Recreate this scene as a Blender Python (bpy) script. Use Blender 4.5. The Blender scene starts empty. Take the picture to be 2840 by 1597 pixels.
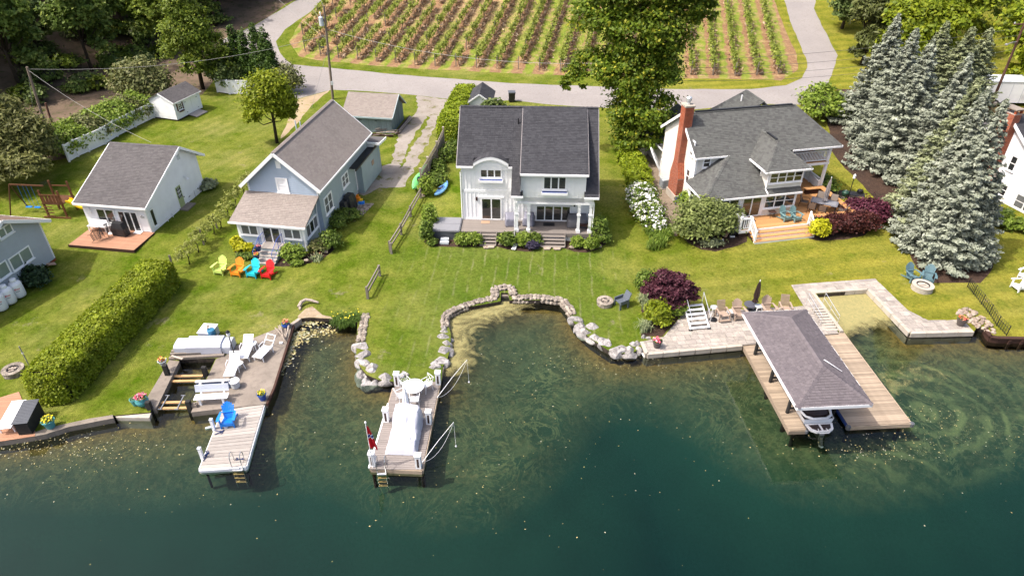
import bpy,bmesh,math,random
import numpy as np
from math import sin,cos,pi,radians as rad,hypot,atan2
from mathutils import Vector,Matrix,noise as mnoise
from mathutils.geometry import delaunay_2d_cdt

# ------------------------------------------------------------------ camera, sky, sun, exposure
SC=bpy.context.scene
COL=SC.collection
cam=bpy.data.cameras.new('camera')
cam.sensor_width=36.0
cam.lens=24.0
cam.clip_end=2000
camo=bpy.data.objects.new('camera',cam)
COL.objects.link(camo)
camo.location=(0,0,27.0)
camo.rotation_euler=(rad(90-34.5),0,0)
SC.camera=camo
SUN_EL,SUN_AZ=57.0,195.5          # azimuth of the sun, anticlockwise from +X
wd=bpy.data.worlds.new('World')
SC.world=wd
wd.use_nodes=True
wn=wd.node_tree.nodes
sky=wn.new('ShaderNodeTexSky')
sky.sky_type='NISHITA'
sky.sun_disc=False
sky.sun_elevation=rad(SUN_EL)
sky.sun_rotation=rad(90-SUN_AZ)
sky.air_density=1.0
sky.air_density=0.8
sky.dust_density=5.0
sky.ozone_density=0.0
wd.node_tree.links.new(sky.outputs[0],wn['Background'].inputs[0])
wn['Background'].inputs[1].default_value=0.15
sl=bpy.data.lights.new('sun','SUN')
sl.energy=2.4
sl.angle=rad(0.55)
sl.color=(1.0,0.95,0.88)
so=bpy.data.objects.new('sun',sl)
COL.objects.link(so)
sd=Vector((cos(rad(SUN_EL))*cos(rad(SUN_AZ)),cos(rad(SUN_EL))*sin(rad(SUN_AZ)),sin(rad(SUN_EL))))
so.rotation_euler=sd.to_track_quat('Z','Y').to_euler()
so.location=(0,0,60)
SC.view_settings.view_transform='Standard'
SC.view_settings.look='None'
SC.view_settings.exposure=1.0
SC.view_settings.gamma=1.0
SC.view_settings.use_curve_mapping=False
SC.cycles.max_bounces=6
SC.cycles.transparent_max_bounces=12
SC.cycles.diffuse_bounces=3
SC.cycles.caustics_reflective=False
SC.cycles.caustics_refractive=False
SC.cycles.use_denoising=True

RNG=random.Random(7)
NP=np.random.default_rng(7)
WATER=0.70

# ------------------------------------------------------------------ mesh helpers
class MB:
 def __init__(s):
  s.v,s.f=[],[]
 def add(s,vs,fs):
  b=len(s.v)
  s.v+=[tuple(p) for p in vs]
  s.f+=[tuple(i+b for i in f) for f in fs]
  return s
 def box(s,x0,x1,y0,y1,z0,z1):
  return s.add([(x0,y0,z0),(x1,y0,z0),(x1,y1,z0),(x0,y1,z0),(x0,y0,z1),(x1,y0,z1),(x1,y1,z1),(x0,y1,z1)],
      [(3,2,1,0),(4,5,6,7),(0,1,5,4),(1,2,6,5),(2,3,7,6),(3,0,4,7)])
 def beam(s,p,q,w,h,up=(0,0,1)):
  p,q=Vector(p),Vector(q)
  d=(q-p).normalized()
  u=Vector(up)
  if abs(d.dot(u))>0.98:u=Vector((1,0,0))
  a=d.cross(u).normalized()*(w/2)
  b=a.cross(d).normalized()*(h/2)
  vs=[p-a-b,p+a-b,p+a+b,p-a+b,q-a-b,q+a-b,q+a+b,q-a+b]
  return s.add(vs,[(0,1,2,3),(7,6,5,4),(4,5,1,0),(5,6,2,1),(6,7,3,2),(7,4,0,3)])
 def tube(s,pts,r,n=6,r2=None):
  pts=[Vector(p) for p in pts]
  m=len(pts)
  rings=[]
  for i,p in enumerate(pts):
   d=(pts[min(i+1,m-1)]-pts[max(i-1,0)]).normalized()
   u=Vector((0,0,1)) if abs(d.z)<.9 else Vector((1,0,0))
   a=d.cross(u).normalized();b=a.cross(d)
   rr=r if r2 is None else r+(r2-r)*i/(m-1)
   rings.append([p+a*(rr*cos(2*pi*k/n))+b*(rr*sin(2*pi*k/n)) for k in range(n)])
  vs=[v for R in rings for v in R]
  fs=[]
  for i in range(m-1):
   for k in range(n):
    k2=(k+1) % n
    fs.append((i*n+k,(i+1)*n+k,(i+1)*n+k2,i*n+k2))
  fs.append(tuple(range(n)))
  fs.append(tuple((m-1)*n+k for k in reversed(range(n))))
  return s.add(vs,fs)
 def lathe(s,prof,c=(0,0,0),n=16):
  vs,fs=[],[]
  for r,z in prof:
   for k in range(n):
    vs.append((c[0]+r*cos(2*pi*k/n),c[1]+r*sin(2*pi*k/n),c[2]+z))
  for i in range(len(prof)-1):
   for k in range(n):
    k2=(k+1) % n
    fs.append((i*n+k,i*n+k2,(i+1)*n+k2,(i+1)*n+k))
  fs.append(tuple(reversed(range(n))))
  fs.append(tuple((len(prof)-1)*n+k for k in range(n)))
  return s.add(vs,fs)
 def prism(s,poly,z0,z1):
  n=len(poly)
  a=sum(poly[i][0]*poly[(i+1) % n][1]-poly[(i+1) % n][0]*poly[i][1] for i in range(n))
  if a<0:poly=poly[::-1]
  vs=[(x,y,z0) for x,y in poly]+[(x,y,z1) for x,y in poly]
  fs=[tuple(reversed(range(n))),tuple(range(n,2*n))]
  for i in range(n):
   j=(i+1) % n
   fs.append((i,j,n+j,n+i))
  return s.add(vs,fs)
 def extr(s,poly3,d):
  """extrude a planar polygon by vector d"""
  n=len(poly3)
  d=Vector(d)
  p=[Vector(q) for q in poly3]
  nr=Vector((0,0,0))
  for i in range(n):nr+=p[i].cross(p[(i+1) % n])
  if nr.dot(d)<0:p=p[::-1]
  vs=p+[q+d for q in p]
  fs=[tuple(reversed(range(n))),tuple(range(n,2*n))]
  for i in range(n):
   j=(i+1) % n
   fs.append((i,j,n+j,n+i))
  return s.add(vs,fs)
 def build(s,name,mat,parent=None,smooth=False,loc=None,rot=None,kind=None):
  me=bpy.data.meshes.new(name)
  me.from_pydata([tuple(p) for p in s.v],[],s.f)
  if smooth:me.polygons.foreach_set('use_smooth',[True]*len(me.polygons))
  return mobj(name,me,mat,parent,loc,rot,kind)

def mobj(name,me,mat,parent=None,loc=None,rot=None,kind=None):
 if mat is not None and not me.materials:me.materials.append(mat)
 o=bpy.data.objects.new(name,me)
 COL.objects.link(o)
 if parent is not None:o.parent=parent
 if loc is not None:o.location=loc
 if rot is not None:o.rotation_euler=(0,0,rot) if not isinstance(rot,(tuple,list)) else rot
 if kind:o['kind']=kind
 return o

def tag(o,label,cat,group=None):
 o['label']=label
 o['category']=cat
 if group:o['group']=group
 return o

def thing(name,label,cat,loc,rot=0.0,group=None):
 o=bpy.data.objects.new(name,None)
 o.empty_display_size=.2
 COL.objects.link(o)
 o.location=loc
 o.rotation_euler=(0,0,rot)
 return tag(o,label,cat,group)

def dup(root,loc=None,rot=None,label=None,scale=None,group=None):
 kids={}
 for o in ALLKIDS(root):kids.setdefault(o.parent,[]).append(o)
 def rec(o,par):
  c=o.copy()
  COL.objects.link(c)
  if par is not None:c.parent=par
  for k in kids.get(o,[]):rec(k,c)
  return c
 r=rec(root,None)
 if loc is not None:r.location=loc
 if rot is not None:r.rotation_euler=(0,0,rot)
 if scale is not None:r.scale=scale if isinstance(scale,tuple) else (scale,)*3
 if label:r['label']=label
 if group:r['group']=group
 return r

def ALLKIDS(root):
 out=[]
 for c in root.children:
  out.append(c);out+=ALLKIDS(c)
 return out

ORD=['first','second','third','fourth','fifth','sixth','seventh','eighth','ninth','tenth','eleventh','twelfth','thirteenth','fourteenth','fifteenth',
    'sixteenth','seventeenth','eighteenth','nineteenth','twentieth','twenty-first','twenty-second','twenty-third','twenty-fourth','twenty-fifth','twenty-sixth',
    'twenty-seventh','twenty-eighth','twenty-ninth','thirtieth','thirty-first','thirty-second','thirty-third','thirty-fourth']

def smst(a,b,t):
 t=min(1,max(0,(t-a)/(b-a)))
 return t*t*(3-2*t)

def tz(x,y):
 z=1.0+.3*smst(38.8,44.5,y)
 e=82.5-.12*x if x<22 else 79.9+.3*(x-22)
 t=max(0.0,y-e)
 g=.146*t*t/16 if t<8 else .146*(t-4)
 d=-51+(y-70)*.28-x
 if d>0:g+=min(22,.4*(d*d/12 if d<6 else d-3)*smst(56,74,y))
 return z+min(g,60)

def inside(p,poly):
 x,y=p
 c=False
 j=len(poly)-1
 for i in range(len(poly)):
  xi,yi=poly[i];xj,yj=poly[j]
  if (yi>y) != (yj>y) and x<(xj-xi)*(y-yi)/(yj-yi)+xi:c=not c
  j=i
 return c

def resample(pts,step,closed=False,jit=0.0,rng=RNG):
 out=[]
 n=len(pts)
 for i in range(n if closed else n-1):
  a,b=pts[i],pts[(i+1) % n]
  L=hypot(b[0]-a[0],b[1]-a[1])
  k=max(1,int(round(L/step)))
  for j in range(k):
   t=j/k
   q=[a[0]+(b[0]-a[0])*t,a[1]+(b[1]-a[1])*t]
   if j and jit:
    q[0]+=rng.uniform(-jit,jit);q[1]+=rng.uniform(-jit,jit)
   out.append(tuple(q))
 if not closed:out.append(tuple(pts[-1]))
 return out

def cliprect(poly,x0,x1,y0,y1):
 """part of a polygon inside an axis-aligned rectangle"""
 for ax,lim,sg in ((0,x0,1),(0,x1,-1),(1,y0,1),(1,y1,-1)):
  out=[]
  n=len(poly)
  for i in range(n):
   a,b=poly[i],poly[(i+1) % n]
   da,db=sg*(a[ax]-lim),sg*(b[ax]-lim)
   if da >= 0:out.append(a)
   if da*db<0:
    t=da/(da-db)
    out.append((a[0]+(b[0]-a[0])*t,a[1]+(b[1]-a[1])*t))
  poly=out
  if len(poly)<3:return []
 return poly

def area(poly):
 n=len(poly)
 return abs(sum(poly[i][0]*poly[(i+1) % n][1]-poly[(i+1) % n][0]*poly[i][1] for i in range(n)))/2

# ------------------------------------------------------------------ materials
def s2l(v):
 v /= 255.0
 return v/12.92 if v <= .04045 else ((v+.055)/1.055) ** 2.4
def hexc(r,g,b,k=1.0):
 return (s2l(r)*k,s2l(g)*k,s2l(b)*k,1.0)

class S:
 """small shader-graph writer"""
 def __init__(s,name,rough=.6,spec=.4):
  s.m=bpy.data.materials.new(name)
  s.m.use_nodes=True
  s.t=s.m.node_tree
  s.b=s.t.nodes['Principled BSDF']
  s.out=s.t.nodes['Material Output']
  s.b.inputs['Roughness'].default_value=rough
  s.b.inputs['Specular IOR Level'].default_value=spec
  s._tc=None
 def n(s,typ,ins=None,**pr):
  nd=s.t.nodes.new('ShaderNode'+typ)
  for k,v in pr.items():setattr(nd,k,v)
  for k,v in (ins or {}).items():
   sock=nd.inputs[k]
   if hasattr(v,'is_linked') or isinstance(v,bpy.types.NodeSocket):s.t.links.new(v,sock)
   else:sock.default_value=v
  return nd
 def pos(s,world=True):
  if s._tc is None:
   s._tc=s.n('NewGeometry').outputs['Position'] if world else s.n('TexCoord').outputs['Object']
  return s._tc
 def noise(s,scale,detail=4,rough=.55,vec=None,stretch=None,dist=0.0,world=True):
  v=vec or s.pos(world)
  if stretch:v=s.n('Mapping',{0:v,'Scale':stretch}).outputs[0]
  return s.n('TexNoise',{'Vector':v,'Scale':scale,'Detail':detail,'Roughness':rough,'Distortion':dist}).outputs[0]
 def ramp(s,fac,a,b,va=0.0,vb=1.0):
  return s.n('MapRange',{0:fac,1:a,2:b,3:va,4:vb},clamp=True).outputs[0]
 def mix(s,f,a,b):
  nd=s.n('Mix',data_type='RGBA')
  for i,v in ((0,f),(6,a),(7,b)):
   if isinstance(v,bpy.types.NodeSocket):s.t.links.new(v,nd.inputs[i])
   else:nd.inputs[i].default_value=v
  return nd.outputs[2]
 def math(s,op,a,b=0.0):
  nd=s.n('Math',operation=op)
  for i,v in ((0,a),(1,b)):
   if isinstance(v,bpy.types.NodeSocket):s.t.links.new(v,nd.inputs[i])
   else:nd.inputs[i].default_value=v
  return nd.outputs[0]
 def hue(s,col,val):
  """multiply a colour by a factor socket"""
  nd=s.n('VectorMath',operation='SCALE')
  if isinstance(col,bpy.types.NodeSocket):s.t.links.new(col,nd.inputs[0])
  else:nd.inputs[0].default_value=col[:3]
  s.t.links.new(val,nd.inputs['Scale'])
  return nd.outputs[0]
 def col(s,c):
  if isinstance(c,bpy.types.NodeSocket):s.t.links.new(c,s.b.inputs['Base Color'])
  else:s.b.inputs['Base Color'].default_value=c
  return s
 def bump(s,h,strength=.4,dist=.02):
  nd=s.n('Bump',{'Strength':strength,'Distance':dist,'Height':h})
  s.t.links.new(nd.outputs[0],s.b.inputs['Normal'])
  return s
 def island(s):return s.n('NewGeometry').outputs['Random Per Island']
 def objrand(s):return s.n('ObjectInfo').outputs['Random']

def paint(name,c,rough=.55,var=.10,scale=1.3,dirt=None):
 s=S(name,rough)
 f=s.ramp(s.noise(scale,5),.3,.7,1-var,1+var)
 k=s.hue(c,f)
 if dirt:k=s.mix(s.ramp(s.noise(3.1,6,.7),.5,.75,0,.6),k,dirt)
 s.col(k)
 return s.m

def metal(name,c,rough=.35,met=.8):
 s=S(name,rough);s.col(c);s.b.inputs['Metallic'].default_value=met
 return s.m

def shingle_mat(name,cols,wear=.10,con=.6):
 s=S(name,.9,.2)
 r=s.math('FRACT',s.math('ADD',s.island(),s.math('MULTIPLY',s.objrand(),3.7)))
 a,b,c=cols
 mx=lambda p,q:tuple(p[i]+(q[i]-p[i])*con for i in range(4))
 a,c=mx(a,b),mx(c,b)
 k=s.mix(s.ramp(r,.15,.5),a,b)
 k=s.mix(s.ramp(r,.6,.95),k,c)
 k=s.hue(k,s.ramp(s.noise(.55,4),.25,.75,1-wear,1+wear))
 k=s.hue(k,s.ramp(s.noise(40,2),.3,.7,.85,1.15))
 s.col(k)
 return s.m

def foliage_mat(name,a,b,c,trans=.35,patch=.9):
 """three leaf greens by leaf, larger patches of tone by place in the plant"""
 s=S(name,.55,.25)
 r=s.island()
 k=s.mix(s.ramp(r,0,.62),a,b)
 k=s.mix(s.ramp(r,.8,1.0),k,c)
 k=s.hue(k,s.ramp(s.noise(patch,3,world=False),.3,.7,.72,1.28))
 s.col(k)
 tr=s.n('BsdfTranslucent',{0:k})
 ms=s.n('MixShader',{0:trans,1:s.b.outputs[0],2:tr.outputs[0]})
 s.t.links.new(ms.outputs[0],s.out.inputs[0])
 return s.m

def wood(name,c,d,stretch=(3,30,30),scale=1.0,rough=.8,rnd=.18,world=False):
 s=S(name,rough,.25)
 g=s.noise(scale,6,.65,stretch=stretch,world=world)
 k=s.mix(s.ramp(g,.3,.72),c,d)
 k=s.hue(k,s.ramp(s.objrand(),0,1,1-rnd,1+rnd))
 s.col(k)
 s.bump(g,.3,.01)
 return s.m

M={}
M['white']=paint('white_paint',(.86,.86,.86,1),.5,.04)
M['white_vinyl']=paint('white_vinyl',(.82,.82,.83,1),.4,.05)
M['cream']=paint('cream_siding',(.66,.63,.57,1),.5,.06)
M['blue_grey']=paint('blue_grey_siding',(.36,.43,.52,1),.55,.06)
M['blue_side']=paint('grey_teal_siding',(.30,.36,.38,1),.55,.07)
M['grey_siding']=paint('grey_siding',(.38,.42,.45,1),.5,.05)
M['trim_white']=paint('trim_white',(.86,.86,.86,1),.45,.03)
M['gutter_grey']=paint('grey_fascia',(.42,.50,.55,1),.5,.05)
def glass_mat():
 s=S('window_glass',.04,.9)
 n=s.noise(.8,3,world=True)
 s.col(s.mix(s.ramp(n,.35,.65),(.012,.014,.016,1),(.05,.052,.05,1)))
 s.b.inputs['Coat Weight'].default_value=.4
 s.b.inputs['Coat Roughness'].default_value=.02
 return s.m
M['glass']=glass_mat()
M['blind_glass']=paint('glass_over_blind',(.22,.27,.24,1),.08,.1)
M['screen']=paint('porch_screen',(.12,.125,.13,1),.35,.2)
M['shingle_dark']=shingle_mat('shingle_charcoal',(hexc(66,66,71,0.541),hexc(86,86,91,0.541),hexc(98,98,102,0.541)))
M['shingle_grey']=shingle_mat('shingle_grey_blend',(hexc(84,82,83,0.554),hexc(118,119,116,0.554),hexc(130,131,127,0.554)))
M['shingle_brown']=shingle_mat('shingle_taupe',(hexc(134,124,118,0.888),hexc(148,138,131,0.888),hexc(158,149,141,0.888)),.07)
M['shingle_cottage']=shingle_mat('shingle_grey_brown',(hexc(92,88,89,.66),hexc(112,108,108,.66),hexc(122,118,117,.66)))
M['shingle_mauve']=shingle_mat('shingle_mauve_grey',(hexc(110,103,107,0.575),hexc(130,122,126,0.575),hexc(150,141,143,0.575)),.07,1.3)
M['shingle_tan']=shingle_mat('shingle_tan',(hexc(120,100,88,0.684),hexc(140,118,104,0.684),hexc(150,132,120,0.684)))
M['black_metal']=paint('black_metal',(.015,.015,.017,1),.4,.1)
M['black_plastic']=paint('black_plastic',(.02,.02,.022,1),.5,.1)
M['black_wood']=paint('black_wood',(.018,.017,.016,1),.8,.2)
M['alu']=metal('aluminium',(.75,.76,.78,1),.35,.7)
M['steel']=metal('steel',(.5,.5,.5,1),.3,.9)
M['brick']=None
def brick_mat(name,a,b,mortar):
 s=S(name,.9,.2)
 r=s.objrand();i=s.island()
 k=s.mix(i,a,b)
 k=s.hue(k,s.ramp(s.noise(9,3),.3,.7,.8,1.2))
 s.col(k)
 return s.m
M['brick']=brick_mat('red_brick',hexc(158,80,54,.75),hexc(198,110,76,.75),(.4,.36,.32,1))
M['mortar']=paint('mortar',(.42,.36,.31,1),.95,.1)
M['concrete']=paint('concrete',hexc(158,146,134,.66),.9,.22,.9,hexc(112,102,92,.6))
M['concrete_pale']=paint('pale_concrete',hexc(206,196,182,.68),.85,.12,1.1,hexc(170,158,140,.66))
def stone_mat(name,a,b,c):
 s=S(name,.9,.2)
 n=s.noise(2.6,8,.72,dist=.8)
 k=s.mix(s.ramp(n,.40,.58),a,b)
 k=s.mix(s.ramp(s.noise(6,7,.75,dist=1.2),.55,.66),k,c)
 k=s.hue(k,s.ramp(s.objrand(),0,1,.82,1.15))
 s.col(k);s.bump(s.noise(5,8,.75),.9,.09)
 return s.m
M['boulder']=stone_mat('limestone_boulder',hexc(206,201,198,.72),hexc(158,153,150,.66),hexc(84,78,74,.55))
M['wallstone']=stone_mat('field_stone',hexc(200,188,172,.68),hexc(150,138,128,.62),hexc(98,88,82,.55))
M['rubble']=stone_mat('river_stone',hexc(215,198,178,.68),hexc(172,152,136,.66),hexc(130,112,102,.6))
M['dark_stone']=stone_mat('wet_stone',hexc(92,82,74,.6),hexc(58,52,48,.6),hexc(120,106,94,.5))
M['paver']=stone_mat('paver',hexc(204,194,182,.68),hexc(184,174,166,.68),hexc(190,182,176,.68))
M['plank_grey']=wood('weathered_plank',hexc(208,200,192,.66),hexc(176,166,158,.64),(2.5,40,40))
M['plank_tan']=wood('weathered_tan_plank',hexc(212,192,168,.66),hexc(154,134,114,.6),(1.6,26,26),rnd=.24)
M['plank_deck']=wood('composite_grey',hexc(170,160,154,.66),hexc(152,143,138,.66),(2,30,30),rnd=.08)
M['plank_taupe']=wood('composite_taupe',hexc(166,156,148,.62),hexc(150,141,134,.62),(2,30,30),rnd=.06)
M['plank_orange']=wood('cedar_deck',hexc(226,172,116,.68),hexc(206,148,92,.66),(2,30,30),rnd=.12)
M['plank_brown']=wood('tan_deck',hexc(206,156,126,.66),hexc(188,140,112,.66),(2,30,30),rnd=.08)
M['old_wood']=wood('old_grey_wood',hexc(176,164,152,.62),hexc(128,118,110,.6),(30,30,3))
M['barn_wood']=wood('blue_grey_barn_board',hexc(150,166,168,.72),hexc(116,132,138,.7),(22,22,1.4),rnd=.16)
M['timber']=wood('dark_timber',hexc(96,68,58,.6),hexc(66,46,40,.6),(3,30,30))
M['yellow_board']=wood('yellow_board',hexc(226,190,140,.66),hexc(200,150,96,.66),(2,30,30))
M['drift']=wood('driftwood',hexc(214,200,186,.66),hexc(170,152,138,.6),(8,8,8))
M['pole_wood']=wood('utility_pole_wood',hexc(172,154,138,.62),hexc(132,116,104,.6),(20,20,1.5))
M['pole_red']=wood('red_brown_pole',hexc(136,98,84,.62),hexc(104,76,64,.6),(20,20,1.5))
M['bark']=wood('bark',hexc(92,80,66,.55),hexc(56,48,40,.55),(14,14,3))
M['cedar_play']=wood('playset_wood',hexc(128,84,52,.6),hexc(98,62,38,.6),(10,10,10))
for k,c in dict(lime=(.52,.66,.16),orange=(.80,.25,.02),turq=(.02,.50,.60),red=(.62,.015,.018),blue=(.01,.20,.68),teal=(.10,.175,.20),deckteal=(.15,.25,.25),
     tan=(.36,.27,.21),slate=(.10,.115,.14),chairblue=(.10,.14,.24),pot_teal=(.08,.30,.32),pot_blue=(.02,.07,.32),pot_navy=(.01,.03,.12),cover=(.20,.20,.25),
     covdark=(.13,.13,.145),pot_brown=(.09,.075,.07),kayakblue=(.16,.36,.66),kayakgreen=(.20,.68,.22),seatdark=(.08,.08,.10),yellow=(.75,.48,.01),red_flag=(.55,.01,.02),
     flag_blue=(.02,.05,.25),railblue=(.015,.06,.36),boatgrey=(.46,.49,.55),boatcover=(.50,.51,.57),tubtop=(.22,.22,.235),tubside=(.09,.095,.105),barrel=(.03,.16,.28),
     upholstery=(.045,.03,.028),hull=(.7,.72,.75),maroon=(.07,.015,.02),olive_door=(.36,.42,.20),greenlid=(.02,.06,.04),brown_door=(.24,.10,.03),table_grey=(.15,.15,.17),
     mesh_tan=(.20,.16,.13),umb_grey=(.24,.22,.22),umb_brown=(.035,.02,.018),white_plastic=(.80,.80,.81),red_print=(.6,.05,.04),ink=(.02,.02,.02),mat_black=(.01,.01,.012),
     mat_tan=(.42,.27,.18),orange_glow=(.75,.2,.02),barn_trim=(.36,.45,.48),shelf_grey=(.50,.53,.56)).items():
 M[k]=paint(k+'_finish',c+(1,),.45,.06)
F={}
F['lawnhedge']=foliage_mat('privet_leaf',(.15,.205,.010,1),(.25,.30,.014,1),(.36,.40,.04,1),.35)
F['yellowhedge']=foliage_mat('yellow_hedge_leaf',(.15,.21,.012,1),(.27,.34,.016,1),(.38,.42,.04,1),.35)
F['woods']=foliage_mat('woodland_leaf',(.085,.14,.026,1),(.165,.235,.045,1),(.35,.41,.10,1),.45,.35)
F['woods2']=foliage_mat('ash_leaf',(.085,.13,.034,1),(.155,.21,.06,1),(.28,.32,.11,1),.4,.35)
F['locust']=foliage_mat('locust_leaf',(.09,.135,.014,1),(.165,.22,.022,1),(.30,.34,.045,1),.4,.4)
F['maple']=foliage_mat('maple_leaf',(.085,.14,.012,1),(.15,.215,.016,1),(.42,.40,.035,1),.4,.35)
F['bright']=foliage_mat('yellow_green_leaf',(.14,.19,.008,1),(.23,.27,.012,1),(.32,.34,.03,1),.35,.5)
F['topright']=foliage_mat('norway_maple_leaf',(.10,.15,.010,1),(.22,.27,.015,1),(.36,.38,.03,1),.35,.4)
F['cypress']=foliage_mat('arborvitae_spray',(.028,.06,.008,1),(.050,.095,.010,1),(.08,.13,.015,1),.15,1.2)
F['olive']=foliage_mat('willow_leaf',(.10,.11,.028,1),(.17,.175,.05,1),(.26,.25,.09,1),.3,.6)
F['sage']=foliage_mat('dusty_shrub_leaf',(.10,.12,.035,1),(.17,.18,.06,1),(.26,.24,.10,1),.25,.7)
F['spruce']=foliage_mat('blue_spruce_needle',(.18,.20,.145,1),(.27,.295,.225,1),(.38,.40,.325,1),.1,.8)
F['spruce2']=foliage_mat('green_spruce_needle',(.15,.175,.085,1),(.24,.265,.14,1),(.34,.36,.22,1),.1,.8)
F['hemlock']=foliage_mat('hemlock_needle',(.06,.075,.018,1),(.10,.115,.03,1),(.15,.16,.05,1),.15,.6)
F['japmaple']=foliage_mat('purple_maple_leaf',(.045,.012,.020,1),(.095,.028,.042,1),(.16,.06,.075,1),.25,.9)
F['barberry']=foliage_mat('barberry_leaf',(.040,.012,.012,1),(.080,.022,.018,1),(.13,.045,.03,1),.2,1.5)
F['plum']=foliage_mat('plum_leaf',(.06,.012,.025,1),(.11,.025,.045,1),(.16,.05,.07,1),.2,1.5)
F['gold']=foliage_mat('golden_globe_leaf',(.30,.31,.008,1),(.44,.43,.010,1),(.52,.50,.03,1),.2,1.5)
F['shrub']=foliage_mat('garden_shrub_leaf',(.075,.125,.018,1),(.14,.205,.03,1),(.25,.31,.055,1),.35,1.5)
F['shrub_lt']=foliage_mat('hydrangea_leaf',(.12,.19,.02,1),(.21,.29,.035,1),(.32,.38,.08,1),.3,1.5)
F['viburnum']=foliage_mat('viburnum_leaf',(.13,.165,.045,1),(.21,.25,.075,1),(.30,.34,.13,1),.35,1.2)
F['dark']=foliage_mat('peony_leaf',(.014,.035,.014,1),(.028,.06,.022,1),(.05,.09,.03,1),.2,1.5)
F['daylily']=foliage_mat('strap_leaf',(.10,.17,.02,1),(.17,.25,.03,1),(.27,.33,.06,1),.3,1.5)
F['yucca']=foliage_mat('variegated_leaf',(.14,.19,.09,1),(.30,.34,.18,1),(.48,.48,.26,1),.2,1.5)
F['iris']=foliage_mat('iris_leaf',(.06,.12,.02,1),(.11,.19,.03,1),(.19,.26,.05,1),.3,1.5)
F['vine']=foliage_mat('grape_leaf',(.16,.21,.03,1),(.28,.33,.05,1),(.42,.45,.10,1),.4,.8)
F['vine_lt']=foliage_mat('young_grape_leaf',(.19,.22,.045,1),(.29,.31,.07,1),(.38,.38,.12,1),.35,.8)
F['brush']=foliage_mat('dead_brush',(.26,.165,.105,1),(.44,.31,.20,1),(.62,.49,.34,1),.2,.9)
F['lavender']=foliage_mat('purple_perennial',(.03,.025,.05,1),(.06,.05,.09,1),(.10,.08,.13,1),.2)
def flower(name,*cols):
 s=S(name,.6,.2)
 r=s.island()
 k=cols[0]
 for i,c in enumerate(cols[1:]):
  k=s.mix(s.ramp(r,(i+1)/len(cols)-.02,(i+1)/len(cols)+.02),k,c)
 s.col(k)
 return s.m
F['whitefl']=flower('white_blossom',(.82,.80,.76,1),(.78,.77,.70,1),(.85,.84,.82,1))
F['mixfl']=flower('mixed_petal',(.75,.06,.12,1),(.80,.35,.03,1),(.78,.55,.05,1),(.55,.03,.05,1))
F['pinkfl']=flower('pink_petal',(.72,.08,.16,1),(.75,.22,.28,1),(.80,.40,.42,1))
F['yellowfl']=flower('yellow_petal',(.75,.55,.01,1),(.72,.60,.05,1),(.10,.18,.03,1))
F['redfl']=flower('red_orange_petal',(.70,.10,.08,1),(.78,.30,.20,1),(.25,.28,.05,1))

# ------------------------------------------------------------------ the ground, cut into regions that share their edges
SHORE=[(-150,14),(-60,17)]+[(-27.05,23.99),(-26.06,24.24),(-24.5,24.66),(-23.14,25.27),(-21.13,25.93),(-19.24,26.18),(-19.28,26.46)]+[(-19.09,26.54),(-19.41,30.49),(-17.33,30.59),(-17.12,26.48)] \
 +[(-15.66,26.48),(-13.4,26.86),(-13.69,33.74)]+[(-13.36,34.44),(-12.81,34.54),(-11.39,34.41),(-10.97,33.97),(-9.68,34.04),(-9.42,32.3),(-9.09,30.44),(-8.59,29.59)]+[(-8.24,29.14),(-7.52,28.72),(-6.67,28.59),(-6.5,28.32),(-3.96,28.65),(-3.99,29.88)] \
 +[(-3.8,30.36),(-3.68,31.32),(-3.74,32.84),(-3.95,33.67),(-4.08,34.77),(-2.9,35.63),(-0.76,36.3),(-0.72,37.29),(-0.27,37.25),(-0.16,36.42),(1.82,36.42)] \
 +[(1.96,36.6),(3.32,36.17),(3.7,34.81),(3.9,33.94),(4.67,32.55),(5.36,31.71),(5.92,31.08),(6.63,31.01),(7.23,31.15),(7.76,31.57),(7.97,31.01)] \
 +[(13.81,31.78),(14.9,31.91),(16.08,32.08)]+[(19.2,32.89),(20.13,33.09),(20.04,33.53),(20.25,37.12),(23.86,37.59),(24.38,32.86)]+[(24.44,32.94),(28.41,33.09),(28.9,33.57),(29.24,33.36),(29.18,32.58),(31.12,32.43)]+[(60,31.5),(150,30)]
road_in=[(-14,165),(-22,135)]+[(-29.1,109.64),(-29.6,105.73),(-31.85,99.36),(-32.1,95.43),(-30.61,91.73),(-27.9,87.31),(-22.02,85.72),(-14.22,83.29),(-6.82,81.59),(0.0,79.89)]+[(18.82,77.81),(27.54,77.81)]+[(32.02,79.16),(34.82,81.82),(36.99,86.09),(38.05,89.74),(39.49,100.3),(41.35,110.34)]+[(43.5,128),(52,190)]
road_out=[(58,188),(48.6,128)]+[(46.46,110.98),(44.92,107.25),(43.75,99.47),(42.56,90.7),(38.83,82.92),(35.17,75.75),(32.96,73.09),(31.59,72.61)]+[(27.98,72.83),(16.99,70.66),(8.82,71.87),(3.59,72.83),(0.0,74.06)] \
 +[(-3.53,73.45),(-6.88,74.42),(-10.91,75.75),(-16.76,77.09),(-20.74,77.58),(-22.59,75.75),(-24.04,74.42)]+[(-33.76,87.78),(-37.59,91.66),(-39.97,95.74),(-36.46,101.32)]+[(-32.67,110.66)]+[(-27,137),(-19,168)]
ROAD=resample(road_in+road_out,1.6,True,.10)
VINE=resample([(-19,150)]+[(-28.77,108.03),(-30.13,102.87),(-30.31,95.33),(-27.77,90.32),(-24.84,88.81),(-17.21,86.7),(-9.54,85.11),(-2.1,84.03)]+[(7.24,82.69),(20.3,81.72),(30.5,81.45)]+[(31.99,80.85),(35.52,85.24),(37.06,90.29),(38.21,99.81),(39.76,110.13)]+[(40.5,128),(46,150)],2.0,True,.12)
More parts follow.
